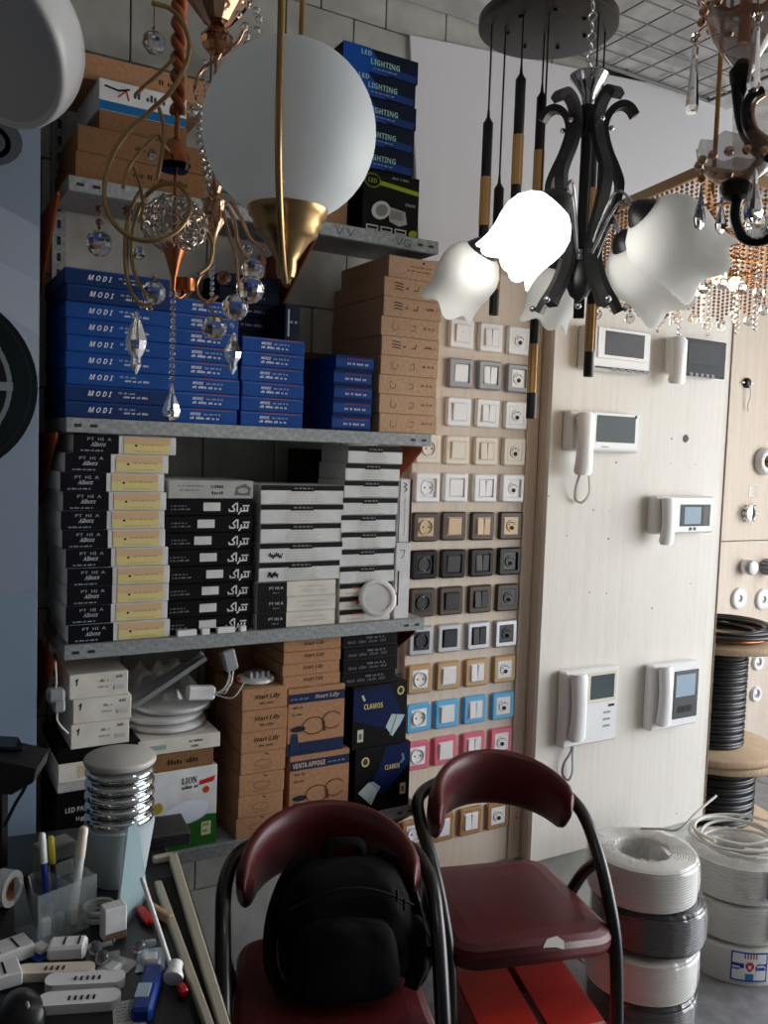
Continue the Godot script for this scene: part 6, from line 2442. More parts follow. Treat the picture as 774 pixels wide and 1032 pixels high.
# ---------------------------------------------------------------- lamps overhead
func hang(t: Node3D, from: Vector3, r: float, m: Material, called := "cord") -> void:
	var st := mb()
	tube(st, [from, Vector3(from.x, 2.758, from.z)], r, 6)
	part(t, called, st, m)


func drop(t: Node3D, top: Vector3, l: float, r: float, m: Material, called := "crystal_drop", seg := 8) -> void:
	# a faceted tear drop hanging from top
	var st := mb()
	lathe(st, [Vector2(0, 0), Vector2(r * 0.16, -l * 0.06), Vector2(r * 0.30, -l * 0.30), Vector2(r * 0.78, -l * 0.58), Vector2(r, -l * 0.76), Vector2(r * 0.8, -l * 0.90), Vector2(r * 0.35, -l * 0.98), Vector2(0, -l)], top, Basis(), seg, 0, 0.0, true)
	part(t, called, st, m)


func almond(t: Node3D, top: Vector3, l: float, r: float, m: Material) -> void:
	var st := mb()
	lathe(st, [Vector2(0, 0), Vector2(r * 0.5, -l * 0.2), Vector2(r, -l * 0.46), Vector2(r * 0.85, -l * 0.60), Vector2(r * 0.45, -l * 0.72), Vector2(r * 0.5, -l * 0.84), Vector2(0, -l)], top, Basis(), 8, 0, 0.0, true)
	part(t, "crystal_drop", st, m)


func crystal_ball(t: Node3D, at: Vector3, r: float, m: Material, hook := 0.0) -> void:
	var st := mb()
	ball(st, at, r, 14, 1.0, true)
	var bp := part(t, "crystal_ball", st, m)
	if hook > 0.0:
		st = mb()
		tube(st, [at + Vector3(0, r * 0.98, 0), at + Vector3(0, r + hook, 0)], 0.0009, 5)
		ball(st, at + Vector3(0, r + 0.003, 0), 0.003, 8)
		part(bp, "wire", st, M.gold)


func strand(t: Node3D, pts: Array, r: float, m: Material, called := "bead_strand") -> void:
	# beads threaded along a line
	var st := mb()
	for i in pts.size() - 1:
		var a: Vector3 = pts[i]
		var b: Vector3 = pts[i + 1]
		var n := maxi(1, int(a.distance_to(b) / (r * 2.15)))
		for k in n:
			ball(st, a.lerp(b, (k + 0.5) / n), r, 8, 1.0, true)
	part(t, called, st, m)


func build_lamps() -> void:
	dome_lamp()
	globe_lamp()
	multi_pendant()
	flower_chandelier()
	scroll_chandelier()
	copper_chandelier()
	amber_chandelier()
	bead_chandelier()


func dome_lamp() -> void:
	var c := Vector3(0.1186, 1.9733, 0.9172)
	var n := (Vector3(-0.502, 0, 0.865) * 0.66 - Vector3(0.865, 0, 0.502) * 0.36 + Vector3.DOWN * 0.60).normalized()
	var b := axis_basis(n)
	var t := thing("dome_lamp", "large white dome lamp seen from below in the top corner", "lamp", c)
	var st := mb()
	var prof := []
	for i in 15:
		var a := PI / 2 * i / 14
		prof.append(Vector2(0.102 * sin(a), -0.088 * cos(a)))
	prof.append_array([Vector2(0.102, 0.010), Vector2(0.100, 0.015), Vector2(0.096, 0.016), Vector2(0.092, 0.013)])
	lathe(st, prof, c, b, 48)
	part(t, "shade", st, M.white_plastic)
	st = mb()
	lathe(st, [Vector2(0.0925, 0.013), Vector2(0.088, 0.008), Vector2(0, 0.006)], c, b, 40)
	part(t, "reflector", st, mat(Color(0.80, 0.80, 0.80), 0.6))
	st = mb()
	var top := c - n * 0.088
	tube(st, [c - n * 0.080, Vector3(c.x - n.x * 0.080, 2.758, c.z - n.z * 0.080)], 0.006, 8)
	part(t, "stem", st, M.white_plastic)


func globe_lamp() -> void:
	var c := Vector3(0.4900, 1.9401, 0.9267)
	var t := thing("globe_pendant", "white opal globe pendant held in a brass hoop and cup", "lamp", c)
	var st := mb()
	ball(st, c, 0.120, 56)
	part(t, "globe", st, M.opal)
	# cup below
	st = mb()
	var k := Vector3(0.4835, 1.8298, 0.9317)
	var low := Vector3(0.4819, 1.7390, 0.9380)
	var h := k.y - low.y
	lathe(st, [Vector2(0, 0.0), Vector2(0.012, 0.002), Vector2(0.0145, h * 0.12), Vector2(0.015, h * 0.28), Vector2(0.022, h * 0.40), Vector2(0.030, h * 0.54), Vector2(0.037, h * 0.62), Vector2(0.0425, h * 0.66), Vector2(0.044, h * 0.76), Vector2(0.0475, h * 0.80), Vector2(0.0485, h * 0.90), Vector2(0.054, h * 0.94), Vector2(0.0565, h * 1.06), Vector2(0.0535, h * 1.07)], Vector3(c.x, low.y, c.z), Basis(), 40)
	part(t, "cup", st, M.brass)
	st = mb()
	var b0 := Vector3(c.x, low.y - 0.006, c.z)
	var front := Vector3(-0.495, 0, 0.878).normalized()
	var pts := []
	for s in [1.0, -1.0]:
		var half := [b0 + front * 0.010 * s, b0 + front * 0.045 * s + Vector3(0, 0.022, 0), b0 + front * 0.095 * s + Vector3(0, 0.075, 0), b0 + front * 0.128 * s + Vector3(0, 0.15, 0), b0 + front * 0.131 * s + Vector3(0, 0.26, 0), b0 + front * 0.131 * s + Vector3(0, 0.45, 0), b0 + front * 0.120 * s + Vector3(0, 0.62, 0), b0 + front * 0.06 * s + Vector3(0, 0.72, 0), b0 + Vector3(0, 0.75, 0)]
		st = mb()
		tube(st, smooth_line(half, 6), 0.0048, 10)
		part(t, "hoop", st, M.brass)
	hang(t, b0 + Vector3(0, 0.74, 0), 0.005, M.brass, "stem")


func pendant_tube(t: Node3D, top: Vector3, plate_y: float, r: float) -> void:
	var l := 0.285
	var cuts := [0.0, 0.42, 0.80, 1.0]
	var st := mb()
	tube(st, [top, Vector3(top.x, plate_y, top.z)], 0.0022, 6)
	var cd := part(t, "cord", st, M.cord)
	st = mb()
	lathe(st, [Vector2(0.0025, 0.030), Vector2(0.004, 0.012), Vector2(r * 0.8, 0.002), Vector2(r, 0.0), Vector2(r, -l * cuts[1])], top, Basis(), 16)
	var tb := part(t, "tube", st, M.tube_black)
	st = mb()
	lathe(st, [Vector2(r, -l * cuts[2]), Vector2(r, -l), Vector2(r * 0.85, -l), Vector2(0, -l + 0.01)], top, Basis(), 16)
	part(t, "tube_end", st, M.tube_black)
	st = mb()
	lathe(st, [Vector2(r * 0.97, -l * cuts[1] + 0.001), Vector2(r * 0.97, -l * cuts[2] - 0.001)], top, Basis(), 16)
	part(tb, "gold_sleeve", st, M.tube_gold)
	for k in 10:   # flutes of the gold sleeve
		var a := TAU * k / 10
		var o := Vector3(cos(a), 0, sin(a)) * r * 0.98
		st = mb()
		tube(st, [top + o - Vector3(0, l * cuts[1], 0), top + o - Vector3(0, l * cuts[2], 0)], 0.0014, 4)
		part(tb, "flute", st, M.tube_gold)


func multi_pendant() -> void:
	var c := Vector3(1.3017, 2.4653, 0.4870)
	var t := thing("tube_pendant_cluster", "black round ceiling plate hung with black and gold tube pendants", "pendant lamp", c)
	var st := mb()
	lathe(st, [Vector2(0, 0), Vector2(0.148, 0.0), Vector2(0.156, 0.003), Vector2(0.156, 0.022), Vector2(0.150, 0.026), Vector2(0, 0.026)], c, Basis(), 48)
	part(t, "plate", st, M.matt_black)
	var spots := [Vector3(1.1843, 2.2506, 0.4359), Vector3(1.2173, 2.1102, 0.4430), Vector3(1.2167, 2.3297, 0.5064), Vector3(1.3092, 2.3254, 0.4676), Vector3(1.2580, 1.8731, 0.5433), Vector3(1.3542, 2.2176, 0.5950), Vector3(1.4191, 1.9779, 0.5474)]
	for p in spots:
		pendant_tube(t, p, c.y, 0.0115)
	for k in 7:
		st = mb()
		var a := TAU * k / 7 + 0.3
		lathe(st, [Vector2(0.005, 0.0), Vector2(0.005, -0.004), Vector2(0, -0.006)], c + Vector3(cos(a) * 0.09, 0, sin(a) * 0.09), Basis(), 10)
		part(t, "plate_screw", st, M.gunmetal)
	for s in [-1, 1]:
		st = mb()
		tube(st, smooth_line([c + Vector3(s * 0.06, 0.026, -0.03), c + Vector3(s * 0.075, 0.15, -0.02), c + Vector3(s * 0.06, 2.758 - c.y, -0.03)], 6), 0.0025, 6)
		part(t, "suspension", st, M.cord)


func tulip(t: Node3D, cup: Vector3, rim: Vector3, size: float, m: Material) -> Node3D:
	# a scalloped glass shade from its cup to its rim
	var d := (rim - cup).normalized()
	var b := axis_basis(d)
	var l := size
	var st := mb()
	var out := []
	for q in [[0.0, 0.16], [0.04, 0.24], [0.12, 0.36], [0.25, 0.46], [0.40, 0.495], [0.55, 0.48], [0.70, 0.445], [0.82, 0.43], [0.92, 0.435], [1.0, 0.45]]:
		out.append(Vector2(q[1] * l * 0.96, q[0] * l))
	lathe(st, out, cup, b, 45, 5, 0.085)
	var inn := []
	for q in out:
		inn.append(Vector2(q.x - 0.0025, q.y + 0.0006))
	lathe(st, inn, cup, b, 45, 5, 0.085)
	var sh := part(t, "glass_shade", st, m)
	st = mb()
	lathe(st, [Vector2(0, -0.020), Vector2(0.010, -0.018), Vector2(0.022, -0.006), Vector2(0.031, 0.008), Vector2(0.029, 0.011), Vector2(0, 0.008)], cup, b, 20)
	part(t, "shade_cup", st, M.black_plastic)
	return sh


func flower_chandelier() -> void:
	var ax := Vector3(1.0537, 1.9524, 0.9052)
	var fy := func(py: float) -> float:
		return ax.y + (200.0 - py) * 0.001735
	var t := thing("tulip_chandelier", "black chandelier with wavy bars and five frosted tulip shades, one lit", "chandelier", Vector3(ax.x, fy.call(310.0), ax.z))
	# chain and clear flex
	var st := mb()
	var y: float = fy.call(80.0)
	var i := 0
	while y < 2.75:
		torus(st, Vector3(ax.x, y + 0.012, ax.z), Basis(Vector3.UP, PI / 2 * (i % 2) + 0.5) * Basis(Vector3.RIGHT, PI / 2), 0.007, 0.0014, 12, 5, 1.0)
		y += 0.017
		i += 1
	part(t, "chain", st, M.satin)
	# bell, column, finial
	st = mb()
	lathe(st, [Vector2(0, fy.call(112.0)), Vector2(0.010, fy.call(111.0)), Vector2(0.012, fy.call(100.0)), Vector2(0.020, fy.call(92.0)), Vector2(0.033, fy.call(82.0)), Vector2(0.033, fy.call(80.5)), Vector2(0.010, fy.call(80.0)), Vector2(0, fy.call(79.0))], Vector3(ax.x, 0, ax.z), Basis(), 32)
	part(t, "bell", st, M.chrome)
	st = mb()
	lathe(st, [Vector2(0, fy.call(303.0)), Vector2(0.016, fy.call(296.0)), Vector2(0.026, fy.call(282.0)), Vector2(0.020, fy.call(266.0)), Vector2(0.016, fy.call(262.0))], Vector3(ax.x, 0, ax.z), Basis(), 24)
	part(t, "finial", st, M.matt_black)
	st = mb()
	ball(st, Vector3(ax.x, fy.call(306.0), ax.z), 0.006, 12)
	part(t, "finial_ball", st, M.chrome)
	st = mb()
	lathe(st, [Vector2(0.016, fy.call(264.0)), Vector2(0.014, fy.call(262.0)), Vector2(0.014, fy.call(250.0)), Vector2(0.009, fy.call(248.0)), Vector2(0.009, fy.call(140.0)), Vector2(0.016, fy.call(138.0)), Vector2(0.016, fy.call(124.0)), Vector2(0.012, fy.call(110.0))], Vector3(ax.x, 0, ax.z), Basis(), 20)
	part(t, "column", st, M.gunmetal)
	st = mb()
	lathe(st, [Vector2(0.0165, fy.call(262.0)), Vector2(0.0165, fy.call(252.0))], Vector3(ax.x, 0, ax.z), Basis(), 20)
	part(t, "collar", st, M.chrome)
	# five wavy bars
	var prof := [[48.0, 117.0], [43.0, 110.0], [35.0, 107.0], [26.0, 111.0], [20.0, 119.0], [17.0, 130.0], [19.0, 142.0], [24.0, 156.0], [31.0, 170.0], [36.0, 184.0], [34.0, 200.0], [27.0, 220.0], [20.0, 238.0], [17.0, 256.0], [21.0, 273.0], [28.0, 288.0], [36.0, 300.0], [42.0, 311.0]]
	for k in 5:
		var a := 0.45 + TAU * k / 5
		var pts := []
		for q in prof:
			pts.append(Vector3(ax.x + cos(a) * q[0] * 0.001735, fy.call(q[1]), ax.z + sin(a) * q[0] * 0.001735))
		st = mb()
		tube(st, smooth_line(pts, 4), 0.0138, 4, Vector2(1.0, 0.62))
		part(t, "wavy_bar", st, M.matt_black)
		st = mb()
		ball(st, pts[5] + Vector3(cos(a), 0, sin(a)) * 0.014, 0.005, 10)
		part(t, "chrome_bead", st, M.chrome)
		st = mb()
		ball(st, pts[-1] + Vector3(cos(a) * 0.012, 0.008, sin(a) * 0.012), 0.006, 10)
		part(t, "chrome_bead", st, M.chrome)
	# shades with their curved arms
	var sh := [[Vector3(1.0337, 1.8915, 1.0607), Vector3(1.1694, 1.7949, 1.1008), 0.142], [Vector3(1.1011, 1.8759, 0.9620), Vector3(1.2500, 1.7586, 0.9650), 0.140], [Vector3(0.8998, 1.8952, 1.0175), Vector3(0.8466, 1.8031, 0.9591), 0.122], [Vector3(0.9040, 1.8606, 0.8257), Vector3(0.8807, 1.7690, 0.7499), 0.118], [Vector3(1.1291, 1.8661, 0.7704), Vector3(1.1119, 1.7473, 0.7351), 0.110]]
	for k in 5:
		var cup: Vector3 = sh[k][0]
		var rim: Vector3 = sh[k][1]
		var d := (rim - cup).normalized()
		var o := cup - Vector3(ax.x, cup.y, ax.z)
		var hub := Vector3(ax.x, fy.call(262.0), ax.z) + o.normalized() * 0.026
		var g := tulip(t, cup, rim, sh[k][2], M.lit_glass if k == 2 else M.frosted)
		if k == 2:
			g.set_meta("label", "brightly lit frosted glass shade")
			var om := OmniLight3D.new()
			om.name = "tulip_bulb_light"
			om.light_color = Color(1.0, 0.98, 0.95)
			om.light_energy = 0.006
			om.light_size = 0.05
			om.omni_range = 8.0
			om.omni_attenuation = 2.0
			om.shadow_enabled = true
			add_child(om)
			om.position = cup + d * 0.06
		st = mb()
		var back := cup - d * 0.017
		var go := back - hub
		tube(st, smooth_line([hub, hub + go * Vector3(0.30, 0.45, 0.30) + Vector3(0, 0.012, 0), hub + go * Vector3(0.65, 0.85, 0.65) + Vector3(0, 0.022, 0), back], 8), 0.0030, 8)
		part(t, "arm", st, M.chrome)
		st = mb()
		tube(st, smooth_line([hub + Vector3(0, 0.012, 0), hub + go * Vector3(0.25, 0.65, 0.25) + Vector3(0, 0.020, 0), hub + go * Vector3(0.6, 1.0, 0.6) + Vector3(0, 0.036, 0), back + Vector3(0, 0.004, 0)], 8), 0.0022, 8)
		part(t, "arm", st, M.chrome)


func scroll_chandelier() -> void:
	var base := Vector3(0.3759, 1.9094, 0.7703)
	var t := thing("scroll_chandelier", "gold chandelier with S scrolls, a bead basket and crystal balls, hung by orange cord", "chandelier", base)
	var ct := Vector3(0.3789, 1.9916, 0.7654)
	# twisted orange cord
	for s in 2:
		var pts := []
		var n := 260
		for i in n + 1:
			var u := float(i) / n
			var a := u * 95.0 + PI * s
			pts.append(Vector3(ct.x + cos(a) * 0.0060, lerpf(ct.y, 2.756, u), ct.z + sin(a) * 0.0060))
		var st := mb()
		tube(st, pts, 0.0066, 8)
		part(t, "twisted_cord", st, M.orange_cord)
	var st := mb()
	tube(st, [ct + Vector3(0, 0.004, 0), base], 0.004, 8)
	part(t, "stem", st, M.copper)
	st = mb()
	lathe(st, [Vector2(0.004, 0.040), Vector2(0.012, 0.034), Vector2(0.022, 0.012), Vector2(0.024, 0.0)], base + Vector3(-0.002, 0.005, 0), Basis(), 24)
	part(t, "bell", st, M.copper)
	st = mb()
	lathe(st, [Vector2(0.0225, 0.005), Vector2(0.020, -0.004), Vector2(0, -0.005)], base + Vector3(-0.002, 0.0, 0), Basis(), 24)
	part(t, "bell_lining", st, M.black_gloss)
	# bead basket
	var bc := Vector3(0.3743, 1.8272, 0.7758)
	st = mb()
	var ng := 110
	for i in ng:
		var v := 1.0 - 2.0 * (i + 0.5) / ng
		var a := i * 2.39996
		var q := Vector3(cos(a) * sqrt(1 - v * v), v * 0.85, sin(a) * sqrt(1 - v * v))
		torus(st, bc + q * 0.046, axis_basis(q) * Basis(Vector3.RIGHT, 0.3 * sin(i)), 0.0062, 0.0013, 10, 5)
	part(t, "ring_basket", st, M.pale_ring)
	st = mb()
	for i in 40:
		var v := 1.0 - 2.0 * (i + 0.5) / 40
		var a := i * 2.39996 + 0.6
		var q := Vector3(cos(a) * sqrt(1 - v * v), v * 0.85, sin(a) * sqrt(1 - v * v))
		ball(st, bc + q * 0.047, 0.0046, 8, 1.0, true)
	part(t, "basket_beads", st, M.crystal).set_meta("kind", "stuff")
	st = mb()
	tube(st, [base, bc + Vector3(0, -0.05, 0)], 0.003, 6)
	part(t, "axis", st, M.copper)
	# cone, strand, tear drop
	var cn := Vector3(bc.x, Vector3(0.3690, 1.7800, 0.7765).y, bc.z)
	st = mb()
	lathe(st, [Vector2(0.014, 0.018), Vector2(0.018, 0.014), Vector2(0.010, -0.010), Vector2(0.004, -0.030), Vector2(0.002, -0.050), Vector2(0, -0.051)], cn, Basis(), 20)
	part(t, "cone", st, M.copper)
	var s0 := cn + Vector3(0, -0.052, 0)
	var s1 := Vector3(cn.x, Vector3(0.3668, 1.5951, 0.7899).y, cn.z)
	strand(t, [s0, s1], 0.0042, M.crystal)
	drop(t, s1, 0.058, 0.0145, M.crystal)
	# S scrolls: the one in front follows the big loop, the others stand round it
	var tubes := [
		[0.0033, [Vector3(0.3303, 2.1225, 0.7964), Vector3(0.3509, 2.1163, 0.8088), Vector3(0.3647, 2.0925, 0.8304), Vector3(0.3699, 2.0563, 0.8478), Vector3(0.3638, 2.0245, 0.8468), Vector3(0.3441, 1.9867, 0.8499), Vector3(0.3179, 1.9570, 0.8371), Vector3(0.2893, 1.9245, 0.8231), Vector3(0.2702, 1.8842, 0.8152), Vector3(0.2641, 1.8431, 0.8149), Vector3(0.2722, 1.8080, 0.8224), Vector3(0.2959, 1.7880, 0.8262), Vector3(0.3221, 1.7822, 0.8418), Vector3(0.3513, 1.7953, 0.8462), Vector3(0.3726, 1.8222, 0.8448), Vector3(0.3770, 1.8531, 0.8333), Vector3(0.3641, 1.8738, 0.8126), Vector3(0.3459, 1.8746, 0.7903), Vector3(0.3335, 1.8640, 0.7724)]],
		[0.0026, [Vector3(0.3519, 2.0377, 0.8389), Vector3(0.3327, 2.0150, 0.8295), Vector3(0.3160, 1.9978, 0.8212), Vector3(0.3040, 1.9836, 0.8153)]],
		[0.0026, [Vector3(0.3300, 1.9296, 0.8347), Vector3(0.3108, 1.9069, 0.8254), Vector3(0.2951, 1.8815, 0.8183), Vector3(0.2890, 1.8538, 0.8170)]],
		[0.0028, [Vector3(0.3353, 1.9721, 0.8228), Vector3(0.3412, 1.9446, 0.8284), Vector3(0.3386, 1.9071, 0.8299), Vector3(0.3352, 1.8725, 0.8191)]],
		[0.0030, [Vector3(0.3299, 1.8753, 0.7578), Vector3(0.3184, 1.8516, 0.7531), Vector3(0.3094, 1.8134, 0.7509), Vector3(0.3055, 1.7676, 0.7638), Vector3(0.3103, 1.7302, 0.7696), Vector3(0.3228, 1.7062, 0.7787), Vector3(0.3378, 1.7024, 0.7877)]],
		[0.0030, [Vector3(0.3388, 1.8697, 0.7519), Vector3(0.3272, 1.8429, 0.7473), Vector3(0.3194, 1.8074, 0.7456), Vector3(0.3168, 1.7671, 0.7588), Vector3(0.3255, 1.7355, 0.7664), Vector3(0.3380, 1.7200, 0.7749)]],
		[0.0028, [Vector3(0.3124, 1.8973, 0.7807), Vector3(0.3198, 1.8836, 0.7745), Vector3(0.3284, 1.8508, 0.7705), Vector3(0.3296, 1.8142, 0.7625)]],
		[0.0034, [Vector3(0.3970, 1.8493, 0.7641), Vector3(0.4278, 1.8454, 0.7359), Vector3(0.4489, 1.8200, 0.7270), Vector3(0.4447, 1.7871, 0.7272), Vector3(0.4235, 1.7670, 0.7396)]],
	]
	for e in tubes:
		st = mb()
		tube(st, smooth_line(e[1], 6), e[0], 8)
		part(t, "scroll", st, M.brass)
	st = mb()
	tube(st, smooth_line([base + Vector3(0, 0.02, 0), Vector3(0.3475, 1.9177, 0.8226), Vector3(0.3324, 1.9311, 0.8360)], 5), 0.003, 6)
	part(t, "scroll", st, M.brass)
	crystal_ball(t, Vector3(0.3324, 2.0667, 0.8021), 0.0165, M.crystal, 0.040)
	crystal_ball(t, Vector3(0.2644, 1.7816, 0.7852), 0.0185, M.crystal, 0.008)
	for q in [Vector3(0.2645, 1.8110, 0.7829), Vector3(0.2646, 1.8305, 0.7814)]:
		st = mb()
		ball(st, q, 0.0055, 8, 1.0, true)
		part(t, "bead", st, M.amber_crystal)
	st = mb()
	tube(st, [Vector3(0.2644, 1.7970, 0.7840), Vector3(0.2651, 1.8391, 0.8042)], 0.0009, 5)
	part(t, "wire", st, M.gold)
	crystal_ball(t, Vector3(0.3416, 1.7214, 0.7885), 0.0175, M.crystal, 0.010)
	crystal_ball(t, Vector3(0.3083, 1.8399, 0.7597), 0.008, M.amber_crystal)
	crystal_ball(t, Vector3(0.3347, 1.9139, 0.7923), 0.007, M.crystal)
	crystal_ball(t, Vector3(0.3282, 1.7828, 0.7526), 0.010, M.crystal)
	almond(t, Vector3(0.3202, 1.6931, 0.7783), 0.092, 0.0165, M.crystal)
	st = mb()
	for q in [Vector3(0.3189, 1.6887, 0.7779), Vector3(0.3278, 1.7020, 0.7819), Vector3(0.3365, 1.6981, 0.7873)]:
		ball(st, q, 0.005, 8, 1.0, true)
	part(t, "bead", st, M.crystal)
	# candle cup beside the cone
	st = mb()
	lathe(st, [Vector2(0.006, -0.012), Vector2(0.016, -0.008), Vector2(0.0165, 0.010), Vector2(0.014, 0.011), Vector2(0.013, -0.004), Vector2(0, -0.006)], Vector3(0.3987, 1.7441, 0.7502), Basis(), 24)
	part(t, "candle_cup", st, M.copper)
	st = mb()
	tube(st, smooth_line([Vector3(0.3986, 1.7320, 0.7511), Vector3(0.3877, 1.7239, 0.7571), Vector3(0.3755, 1.7350, 0.7722), cn], 4), 0.003, 6)
	part(t, "cup_arm", st, M.copper)


func copper_chandelier() -> void:
	var c := Vector3(0.4573, 2.1554, 0.7052)
	var t := thing("crystal_chandelier", "copper toned chandelier with ropes of crystal beside the white globe", "chandelier", c)
	hang(t, c + Vector3(0, 0.06, 0), 0.006, M.rose_gold, "stem")
	var st := mb()
	lathe(st, [Vector2(0.008, 0.0), Vector2(0.022, 0.010), Vector2(0.046, 0.040), Vector2(0.066, 0.075), Vector2(0.064, 0.076), Vector2(0.042, 0.044), Vector2(0, 0.020)], c, Basis(), 12, 0, 0.0, true)
	part(t, "bowl", st, M.rose_gold)
	st = mb()
	lathe(st, [Vector2(0, -0.040), Vector2(0.014, -0.036), Vector2(0.024, -0.024), Vector2(0.026, -0.012), Vector2(0.018, -0.002), Vector2(0, 0.0)], c, Basis(), 10, 0, 0.0, true)
	part(t, "faceted_body", st, M.amber_crystal)
	st = mb()
	lathe(st, [Vector2(0.004, -0.036), Vector2(0.006, -0.045), Vector2(0.003, -0.060), Vector2(0.004, -0.070), Vector2(0, -0.076)], c, Basis(), 12)
	tube(st, [c + Vector3(0, 0, 0), c + Vector3(0, -0.26, 0)], 0.0025, 6)
	part(t, "spindle", st, M.rose_gold)
	# lower cup and finial
	var lc := Vector3(0.4532, 1.8669, 0.7258)
	lc.x = c.x
	lc.z = c.z
	st = mb()
	lathe(st, [Vector2(0, -0.046), Vector2(0.004, -0.044), Vector2(0.008, -0.026), Vector2(0.020, -0.008), Vector2(0.018, 0.0), Vector2(0.018, 0.020), Vector2(0.021, 0.024), Vector2(0.010, 0.036), Vector2(0.014, 0.046), Vector2(0.003, 0.060)], lc, Basis(), 24)
	part(t, "lower_cup", st, M.rose_gold)
	strand(t, [lc + Vector3(0, -0.048, 0), lc + Vector3(0, -0.135, 0)], 0.0040, M.crystal)
	st = mb()
	tube(st, smooth_line([Vector3(0.4553, 1.7377, 0.7373), Vector3(0.4458, 1.7280, 0.7325), Vector3(0.4323, 1.7337, 0.7242), Vector3(0.4270, 1.7521, 0.7197), Vector3(0.4338, 1.7696, 0.7222), Vector3(0.4433, 1.7762, 0.7272)], 6), 0.0026, 6)
	part(t, "hook", st, M.rose_gold)
	st = mb()
	tube(st, smooth_line([Vector3(0.4336, 1.7306, 0.7252), Vector3(0.4425, 1.7139, 0.7433), Vector3(0.4445, 1.7002, 0.7571)], 5), 0.0020, 6)
	part(t, "hook", st, M.rose_gold)
	crystal_ball(t, Vector3(0.4444, 1.6849, 0.7583), 0.0195, M.crystal)
	crystal_ball(t, Vector3(0.4690, 1.7151, 0.7818), 0.0205, M.crystal)
	crystal_ball(t, Vector3(0.4853, 1.7415, 0.8007), 0.0215, M.crystal)
	crystal_ball(t, Vector3(0.5005, 1.7781, 0.7719), 0.0180, M.crystal)
	almond(t, Vector3(0.4697, 1.6782, 0.7735), 0.066, 0.0145, M.crystal)
	st = mb()
	for q in [Vector3(0.4684, 1.6889, 0.7719), Vector3(0.4710, 1.6737, 0.7746)]:
		ball(st, q, 0.004, 8, 1.0, true)
	part(t, "bead", st, M.crystal)
	# curved arms and garlands
	for e in [[Vector3(0.4682, 1.8784, 0.7335), Vector3(0.4789, 1.8570, 0.7415), Vector3(0.4841, 1.8214, 0.7473), Vector3(0.4975, 1.7955, 0.7572), Vector3(0.5137, 1.7867, 0.7673)], [Vector3(0.4736, 1.8880, 0.7359), Vector3(0.4920, 1.8632, 0.7370), Vector3(0.5078, 1.8347, 0.7368), Vector3(0.5269, 1.8165, 0.7494)], [Vector3(0.4640, 1.8689, 0.7319), Vector3(0.4699, 1.8264, 0.7502), Vector3(0.4742, 1.7905, 0.7672), Vector3(0.4731, 1.7457, 0.7817)]]:
		st = mb()
		tube(st, smooth_line(e, 6), 0.0032, 8)
		part(t, "arm", st, M.rose_gold)
	crystal_ball(t, Vector3(0.4999, 1.8133, 0.7455), 0.009, M.crystal)
	crystal_ball(t, Vector3(0.4615, 1.7642, 0.7503), 0.011, M.amber_crystal)
	crystal_ball(t, Vector3(0.5138, 1.7961, 0.7665), 0.008, M.amber_crystal)
	strand(t, [Vector3(0.4257, 2.0638, 0.6942), Vector3(0.4337, 2.0298, 0.7015), Vector3(0.4308, 1.9829, 0.7035), Vector3(0.4386, 1.9334, 0.7120), Vector3(0.4479, 1.8932, 0.7206)], 0.0050, M.crystal)
	strand(t, [Vector3(0.4459, 2.1169, 0.6785), Vector3(0.4484, 2.0537, 0.6850), Vector3(0.4426, 1.9902, 0.6866), Vector3(0.4533, 1.9274, 0.6978)], 0.0042, M.crystal)
	strand(t, [Vector3(0.4698, 2.1754, 0.7457), Vector3(0.4830, 2.1545, 0.7550), Vector3(0.4881, 2.1273, 0.7601), Vector3(0.4827, 2.0936, 0.7597)], 0.0062, M.crystal)
	strand(t, [Vector3(0.4904, 2.1953, 0.7329), Vector3(0.5118, 2.1776, 0.7467), Vector3(0.5062, 2.1434, 0.7462)], 0.0062, M.crystal)
	crystal_ball(t, Vector3(0.4135, 2.0146, 0.7258), 0.0085, M.crystal)
	for e in [[Vector3(0.4570, 2.1086, 0.7088), Vector3(0.4666, 2.1277, 0.7129), Vector3(0.4829, 2.1346, 0.7217), Vector3(0.4938, 2.1568, 0.7263)], [Vector3(0.4570, 2.1086, 0.7088), Vector3(0.4454, 2.1031, 0.6909), Vector3(0.4344, 2.0870, 0.6858), Vector3(0.4257, 2.0638, 0.6942)]]:
		st = mb()
		tube(st, smooth_line(e, 5), 0.0030, 6)
		part(t, "arm", st, M.rose_gold)


func prism(t: Node3D, top: Vector3, l: float, r: float, m: Material) -> void:
	var st := mb()
	lathe(st, [Vector2(0, 0), Vector2(r * 0.5, -0.004), Vector2(r * 0.55, -l * 0.3), Vector2(r, -l * 0.9), Vector2(r * 0.8, -l), Vector2(0, -l)], top, Basis(Vector3.UP, 0.3), 6, 0, 0.0, true)
	var p := part(t, "prism", st, m)
	st = mb()
	ball(st, top + Vector3(0, 0.006, 0), 0.006, 8, 1.0, true)
	part(p, "bead", st, M.crystal)


